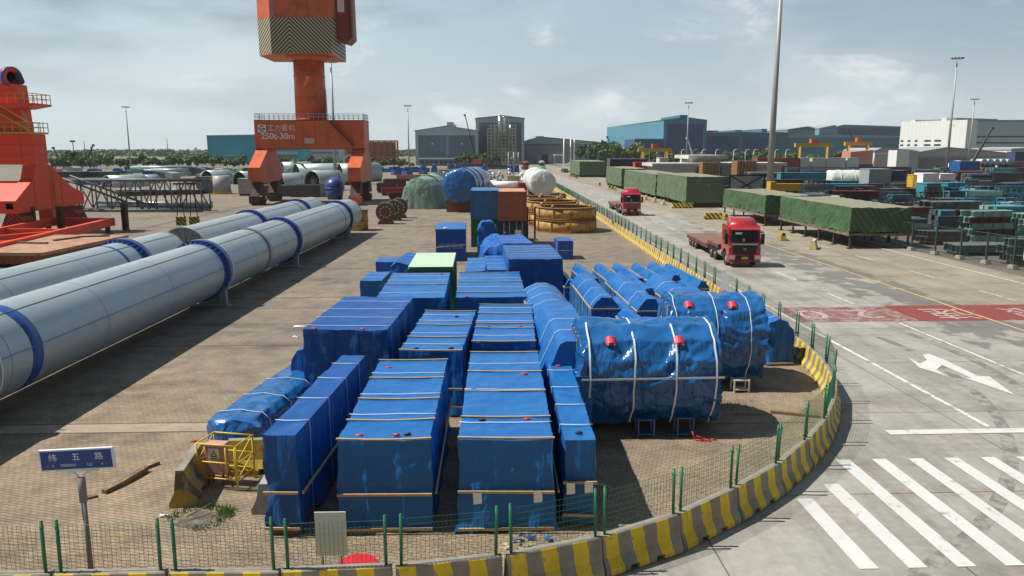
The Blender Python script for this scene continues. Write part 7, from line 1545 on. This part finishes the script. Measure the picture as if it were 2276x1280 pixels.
b = MB(); b.bar((.3, -.9, 1.2), (1.4, -.9, 2.9), .22, .3); b.bar((1.4, -.9, 2.9), (3.4, -.9, 2.9), .2, .2); b.bar((3.4, -.9, 2.9), (3.8, -.9, 1.2), .2, .2); b.build('cab_frame', M_STEEL, r); MB().add([(.8, -.85, 1.3), (3.5, -.85, 1.3), (3.2, -.85, 2.75), (1.5, -.85, 2.75)], [(0, 1, 2, 3)]).build('window', M_GLASS, r)
for x in (.8, 3.2): wheel(r, x, -.85, .5, .3)
# purple goods and red trailer behind the sage boxes
for i in range(11): 
    r = thing('purple_rack', 'dull purple ribbed frame in the row behind the sage green boxes, %s from the left' % ORD[i], 'frame', (X(1356+i*7.6, 260), 260, 0), 0, 'purple frames behind the green boxes'); b = MB()
    for k in range(3): b.box(k*.38, k*.38+.16, 0, 6, .8, Z(352, 260))
    b.box(0, .96, 0, 6, .5, .798); b.build('ribs', pm('dull_purple', (.13, .085, .13), .7, var=.2, sc=1), r); MB().box(.02, .9, .1, 5.8, 0, .498).build('skid', M_BOGIE, r)
blockthing('red_girder', 'bright red girder left of the white gate buildings', 'girder', 1412, 1452, 362, 200, 3, pm('bright_red', (.55, .03, .035), .5), 2.6)
blockthing('cream_box', 'cream box behind the long low gate building', 'box', 1466, 1488, 352, 215, 4, pm('cream', (.60, .59, .48), .7)); blockthing('cream_box', 'white box behind the tall gate building, beside its mast', 'box', 1520, 1540, 354, 215, 4, M_WHW)
for i, p in enumerate((1489, 1505)): 
    r = thing('lattice_rack', 'dark square lattice frame behind the gate building, %s one' % ('left', 'right')[i], 'frame', (X(p, 214), 214, 0), 0); w_, h_ = 1.8, Z(351, 214); b = MB()
    for x in (0, w_): b.box(x-.1, x+.1, 0, .2, 0, h_)
    for z in (h_*.3, h_*.65, h_): b.box(0.1, w_-.1, 0, .2, z-.1, z+.1)
    b.bar((0, .1, h_*.3), (w_, .1, h_), .12); b.bar((0, .1, h_), (w_, .1, h_*.3), .12); b.build('lattice', M_BLACK, r); MB().box(-.3, w_+.3, -.3, .5, 0, .1).build('base_plate', M_BLACK, r)
# ------------------------------------------------------------------ storage yard on the left and in the middle distance
def shell(label, x, y, r_, L, rz, arc=(0, pi), zc=0, group='half round steel shells'):
    t = thing('steel_shell', label, 'shell', (x, y, 0), R(rz), group)
    MB().ring((0, L/2, zc), (0, 1, 0), r_-.12, r_, L, 36, 0, *arc).build('shell_wall', M_PIPE, t)
    b = MB()
    for k in range(7): a = pi*(k+.5)/7; b.bar((0, .5, zc), ((r_-.12)*cos(a), .5, zc+(r_-.12)*sin(a)), .1, .1)
    b.build('spider_brace', M_GREYD, t); MB().ring((0, 1.2, zc), (0, 1, 0), .02, r_-.13, .06, 28).build('shade_disc', M_DARK, t)  # added black disc, stands in for the shade inside the shell
    return t
Gx = lambda px, d: X(px, d)
def ringpipe(label, px, d, r_, L, rz, zc=None):
    t = thing('steel_pipe_section', label, 'pipe section', (X(px, d), d, 0), R(rz), 'large pipe sections in the left yard'); zc = zc or r_+.3
    MB().ring((0, L/2, zc), (0, 1, 0), r_-.1, r_, L, 36).build('pipe_wall', M_PIPE, t); MB().ring((0, .55, zc), (0, 1, 0), .02, r_-.11, .05, 30).build('shade_disc', M_DARK, t)  # added near-black disc paints the shade of the hollow pipe
    b = MB()
    for k in range(6): a = pi*k/6; b.bar((-(r_-.1)*cos(a), .4, zc-(r_-.1)*sin(a)), ((r_-.1)*cos(a), .4, zc+(r_-.1)*sin(a)), .12, .12)
    b.build('spider_brace', M_GREYD, t); MB().ring((0, L*.82, zc), (0, 1, 0), r_+.001, r_+.06, .4, 36).build('dark_band', M_SEAM, t)
    for q in (.15, .8): MB().box(-r_*.8, r_*.8, L*q, L*q+.5, 0, max(.12, zc-r_*.6)).build('saddle', M_BOGIE, t)
ringpipe('large open pipe section with a cross brace left of the orange crane, nearer one', 455, 205, 2.7, 7, -30, .7); ringpipe('large open pipe section with a cross brace close to the left crane leg', 528, 198, 2.6, 7, -30, .7)
ringpipe('pale open pipe section under the orange crane portal, facing the yard', 612, 172, 2.4, 8, -30, 1.2); ringpipe('open pipe section with a dark cross brace in the middle of the crane portal', 690, 165, 2.3, 8, -30, 2.1)
ringpipe('long pale pipe behind the braced one under the portal', 655, 205, 2.9, 24, -55, 2.2); ringpipe('ribbed pale pipe section near the right crane leg', 752, 196, 2.8, 6, -60, 2.5); ringpipe('pale pipe section high behind the left crane leg', 625, 240, 2.4, 9, -60, 2.6)
ringpipe('dark ended half buried shell behind the lattice boom, left one', 232, 185, 2.7, 9, -38, .1); ringpipe('smaller open shell right of the half buried one behind the lattice boom', 312, 205, 2.1, 4, -35, .2)
t = thing('green_tent_sheet', 'small green sheet draped over the pipe under the portal', 'sheet', (X(655, 180), 180, 0), 0); MB().add([(-2.6, 0, 3.6), (0, -.2, 6.1), (2.8, .2, 4.0), (1.6, 2, 5.4), (-1.4, 2, 5.6)], [(0, 1, 4), (1, 2, 3), (1, 3, 4)]).build('sheet', pm('sheet_green', (.04, .20, .09), .7), t)
for i, (p0, p1, py, d_, rgb, nm) in enumerate(((577, 638, 412, 148, (.085, .095, .11), 'left one'), (641, 708, 411, 146, (.085, .095, .11), 'right one'))):
    r = thing('grey_skip', 'dark grey steel skip before the pipes under the portal, '+nm, 'skip', (X(p0, d_), d_, 0), 0, 'dark grey skips'); w_ = X(p1, d_)-X(p0, d_); h_ = Z(py, d_); m_ = pm('skip_grey', rgb, .6, var=.15, sc=.6)
    b = MB(); b.box(0, w_, 0, .12, 0, h_); b.box(0, w_, 5.9, 6, 0, h_); b.box(0, .12, .12, 5.88, 0, h_); b.box(w_-.12, w_, .12, 5.88, 0, h_); b.build('side_wall', m_, r); MB().box(.12, w_-.12, .12, 5.88, .1, h_*.8).build('filling', M_DARK, r)
    b = MB()
    for k in range(7): b.box(w_*k/7+.3, w_*k/7+.45, -.12, -.002, 0, h_)
    b.build('rib', m_, r); MB().box(-.1, w_+.1, -.15, 0.02, h_+.002, h_+.2).build('rim', M_STEEL, r)
t = thing('blue_tank', 'round blue tank standing by the right leg of the orange crane', 'tank', (X(741, 140), 140, 0), 0); MB().blob((0, 0, 2.2), (1.75, 1.75, 1.7), 20, 0, 0).build('dome', pm('tank_blue', (.02, .05, .24), .4), t); MB().tube((0, 0, 0), (0, 0, 2.2), 1.3, 1.74, 20).build('shell', M_FLB, t); MB().ring((0, 0, 2.0), (0, 0, 1), 1.74, 1.82, .2, 20).build('girdle', M_FLB, t)
for i, (px, d_, w_, h_, m_, lab) in enumerate(((470, 158, 3.4, 3.1, M_STEEL, 'pale grey upright tank right of the lattice boom'), (437, 160, 3.2, 3.0, PM['slate'], 'dark grey box tank left of the upright tank'), (530, 152, 2.6, 2.9, M_STEEL, 'grey cabinet beside the left crane bogies'))):
    t = thing('storage_tank', lab, 'tank', (X(px, d_), d_, 0), 0); (MB().tube((w_/2, 0, .5), (w_/2, 0, h_+.5), w_/2, n=20) if i == 0 else MB().box(0, w_, -1.4, 1.4, .4, h_+.4)).build('body', m_, t); MB().box(.1, w_-.1, -1.2, 1.2, 0, .5 if i else .49).build('skid', M_YEL if i == 0 else M_BOGIE, t)
    if i == 0: MB().ring((.1, -1.55, 3.0), (0, 1, 0), .02, .35, .05, 16).build('orange_disc', pm('orange_disc', (.7, .25, .02), .5), t)
for i in range(7):
    px = 250+i*27; blockthing('grey_bin', 'pale grey ribbed bin behind the lattice boom, %s from the left' % ORD[i], 'bin', px, px+24, 421, 150+i, 3, (M_STEEL, M_GL, PM['grey'])[i % 3], .8)
for i, (p0, p1) in enumerate(((115, 168), (172, 241))): blockthing('dark_green_container', 'dark green container behind the red crane, %s one' % ('left', 'right')[i], 'container', p0, p1, 382, 210+i*4, 6, pm('bottle_green', (.02, .055, .05), .6, var=.2, sc=.4))
for i, (px, d_, L, n_) in enumerate(((285, 300, 22, 6), (330, 260, 12, 4), (405, 290, 10, 5))):
    r = thing('pipe_stack', ('long pale green pipes stacked below the left trees', 'grey pipes stacked in front of the long pale ones', 'short dark pipe ends stacked near the teal hall')[i], 'pipe stack', (X(px, d_), d_, 0), R((-8, -8, -80)[i]))
    for k in range(n_): MB().tube((0, k*1.3, .8), (L, k*1.3, .8), .6, n=10).build('pipe', (M_PIPE, M_PIPE, PM['slate'])[i], r); 
    for k in range(n_-1): MB().tube((.3, k*1.3+.65, 1.9), (L-.4, k*1.3+.65, 1.9), .6, n=10).build('pipe', (M_PIPE, M_PIPE, PM['slate'])[i], r)
rm = random.Random(31)
LM = [('white', M_PAPER), ('pale grey', M_STEEL), ('pink', pm('pink_pack', (.50, .16, .18), .6)), ('jade green', pm('jade_pack', (.06, .33, .20), .6)), ('slate', PM['slate']), ('rust red', PM['rust red']), ('blue', M_FLB)]
for i in range(38):
    px = rm.uniform(90, 560); d_ = rm.uniform(195, 320); nm, m_ = rm.choice(LM); w_, dp, h_ = rm.uniform(2, 7), rm.uniform(2, 5), rm.uniform(1, 2.8); x_ = X(px, d_)
    r = thing('sheeted_pack', '%s sheeted pack in the left storage yard, %s among the packs before the trees' % (nm, ordn(i)), 'pack', (x_, d_, 0), R(rm.uniform(-20, 20)), 'packs in the left storage yard')
    MB().prism([(0, .3), (w_, .3), (w_*.97, h_*.8), (w_*.7, h_), (w_*.3, h_*.97), (w_*.02, h_*.75)], 0, dp, 'xz').build('sheet', m_, r); MB().box(.1, w_-.1, .1, dp-.1, 0, .298).build('skid', M_BOGIE, r)
# middle distance behind the containers
MM = [('silver', M_SILV), ('grey', M_STEEL), ('mint grey', pm('mint_grey', (.36, .45, .40), .5)), ('white', M_PAPER)]
for i in range(64):
    d_ = rm.uniform(165, 285); px = rm.choice((rm.uniform(985, 1075), rm.uniform(1060, 1165))); x_ = min(X(px, d_), 14.3)
    nm, m_ = rm.choice(MM); w_, h_ = rm.uniform(.8, 2.2), rm.uniform(.7, 1.9)
    r = thing('pipe_fitting', '%s pipe fitting on a pallet in the far middle yard, %s of that crowd' % (nm, ordn(i)), 'fitting', (x_, d_, 0), rm.uniform(0, 3), 'silver fittings in the far middle yard')
    b = MB(); b.tube((0, 0, .2), (0, 0, h_*.7), w_*.32, n=10); b.tube((-w_/2, 0, h_*.5), (w_/2, 0, h_*.6), w_*.2, n=8); b.tube((0, 0, h_*.7), (0, 0, h_), w_*.4, n=10); b.build('fitting_body', m_, r); MB().box(-w_/2, w_/2, -w_/2, w_/2, 0, .2).build('pallet', M_OLDW, r)
for i, (px, d_) in enumerate(((1003, 300), (1017, 292), (1078, 300), (1135, 285), (1148, 292), (880, 270), (905, 262), (940, 280), (965, 300))):
    r = thing('blue_machine', 'small blue machine in the far middle yard, %s from the front' % ordn(i), 'machine', (X(px, d_), d_, 0), rm.uniform(0, 2), 'blue machines in the far middle yard'); b = MB(); b.box(-1.6, 1.6, -1, 1, .2, 1.6); b.box(-.8, 1.2, -.8, .8, 1.6, 2.9); b.tube((-1.2, 0, 1.6), (-1.2, 0, 3.3), .3, n=8); b.build('housing', pm('machine_blue', (.03, .10, .30), .5), r); MB().box(-1.8, 1.8, -1.1, 1.1, 0, .2).build('skid', M_BOGIE, r)
blockthing('navy_fence_hoarding', 'long navy hoarding across the far end of the middle yard', 'hoarding', 1018, 1150, 367, 345, .3, pm('hoarding_navy', (.025, .045, .12), .6)); blockthing('yellow_board_stack', 'long pale yellow board stack before the navy hoarding', 'boards', 1022, 1072, 372, 300, 3, pm('pale_board_yellow', (.48, .42, .22), .7)); blockthing('yellow_board_stack', 'pale brown board stack left of the navy hoarding', 'boards', 975, 1016, 377, 290, 3, pm('pale_brown_board', (.38, .29, .18), .7))
r = thing('red_cradle', 'dark red cradle with a white wrapped load behind the containers', 'cradle', (X(1080, 150), 150, 0), 0); MB().box(0, 8, 0, 3, .4, 1.2).build('frame', M_HUB, r); MB().box(-.4, .8, .2, 2.8, 1.2, 2.9).build('end_block', M_HUB, r); MB().box(6.4, 8.2, .2, 2.8, 1.2, 2.4).build('end_block', M_HUB, r); MB().tube((.9, 1.5, 1.95), (6.3, 1.5, 1.95), .75, n=14).build('wrapped_roll', M_PAPER, r)
for k in range(4): MB().box(3.6+k*.8, 4.2+k*.8, 3.6, 4.6, 0, 3.0).build('wooden_case', pm('pine', (.52, .42, .26), .7), r) if k < 0 else None
for i in range(4): blockthing('wooden_case', 'pale wooden case behind the dark red cradle, %s from the left' % ORD[i], 'case', 1128+i*7, 1134+i*7, 392, 162, 1.4, pm('pine', (.50, .41, .27), .7))
for i, (px, d_, w_, h_, rz) in enumerate(((845, 150, 5, 1.4, 8), (862, 138, 5.5, 1.2, 5), (905, 155, 6, 2.4, 10), (850, 175, 6, 2.2, 0), (880, 190, 6, 2.6, 5), (835, 160, 4, 2, 0))):
    nm, m_ = (('rust red', M_HUB), ('rust red', M_RUST), ('white', M_PAPER), ('maroon', PM['maroon']), ('pink', LM[2][1]), ('dark', M_BOGIE))[i]
    r = thing('steel_cradle', '%s steel cradle right of the orange crane, %s of that heap' % (nm, ordn(i)), 'frame', (X(px, d_), d_, 0), R(rz), 'cradles right of the orange crane'); b = MB(); b.box(0, w_, 0, .4, .4, h_); b.box(0, w_, 3, 3.4, .4, h_); b.box(0, .4, .4, 3, .3, h_*.8); b.box(w_-.4, w_, .4, 3, .3, h_*.8); b.build('cradle_frame', m_, r); MB().box(.2, w_-.2, .2, 3.2, 0, .298).build('skid', M_BOGIE, r)
for i in range(9): blockthing('blue_sheet_stack', 'blue sheeted stack by the trees behind the orange crane, %s from the left' % ORD[i], 'stack', 838+i*13, 850+i*13, 372+rm.uniform(-1, 3), 300, 3, M_SHINY if i % 2 else M_FLB)
# ------------------------------------------------------------------ haze
hz = MB().box(-2050, 2050, -70, 2650, -1.2, 48).build('haze', [], None)
hm = bpy.data.materials.new('haze_air'); hm.use_nodes = True; nt = hm.node_tree; nt.nodes.remove(nt.nodes['Principled BSDF'])
pv = N(nt, 'ShaderNodeVolumePrincipled'); pv.inputs['Color'].default_value = (.93, .97, 1.0, 1); pv.inputs['Density'].default_value = .00011; pv.inputs['Anisotropy'].default_value = 0
nt.links.new(pv.outputs[0], nt.nodes['Material Output'].inputs['Volume']); hz.data.materials.append(hm)
tag(hz, kind='stuff')
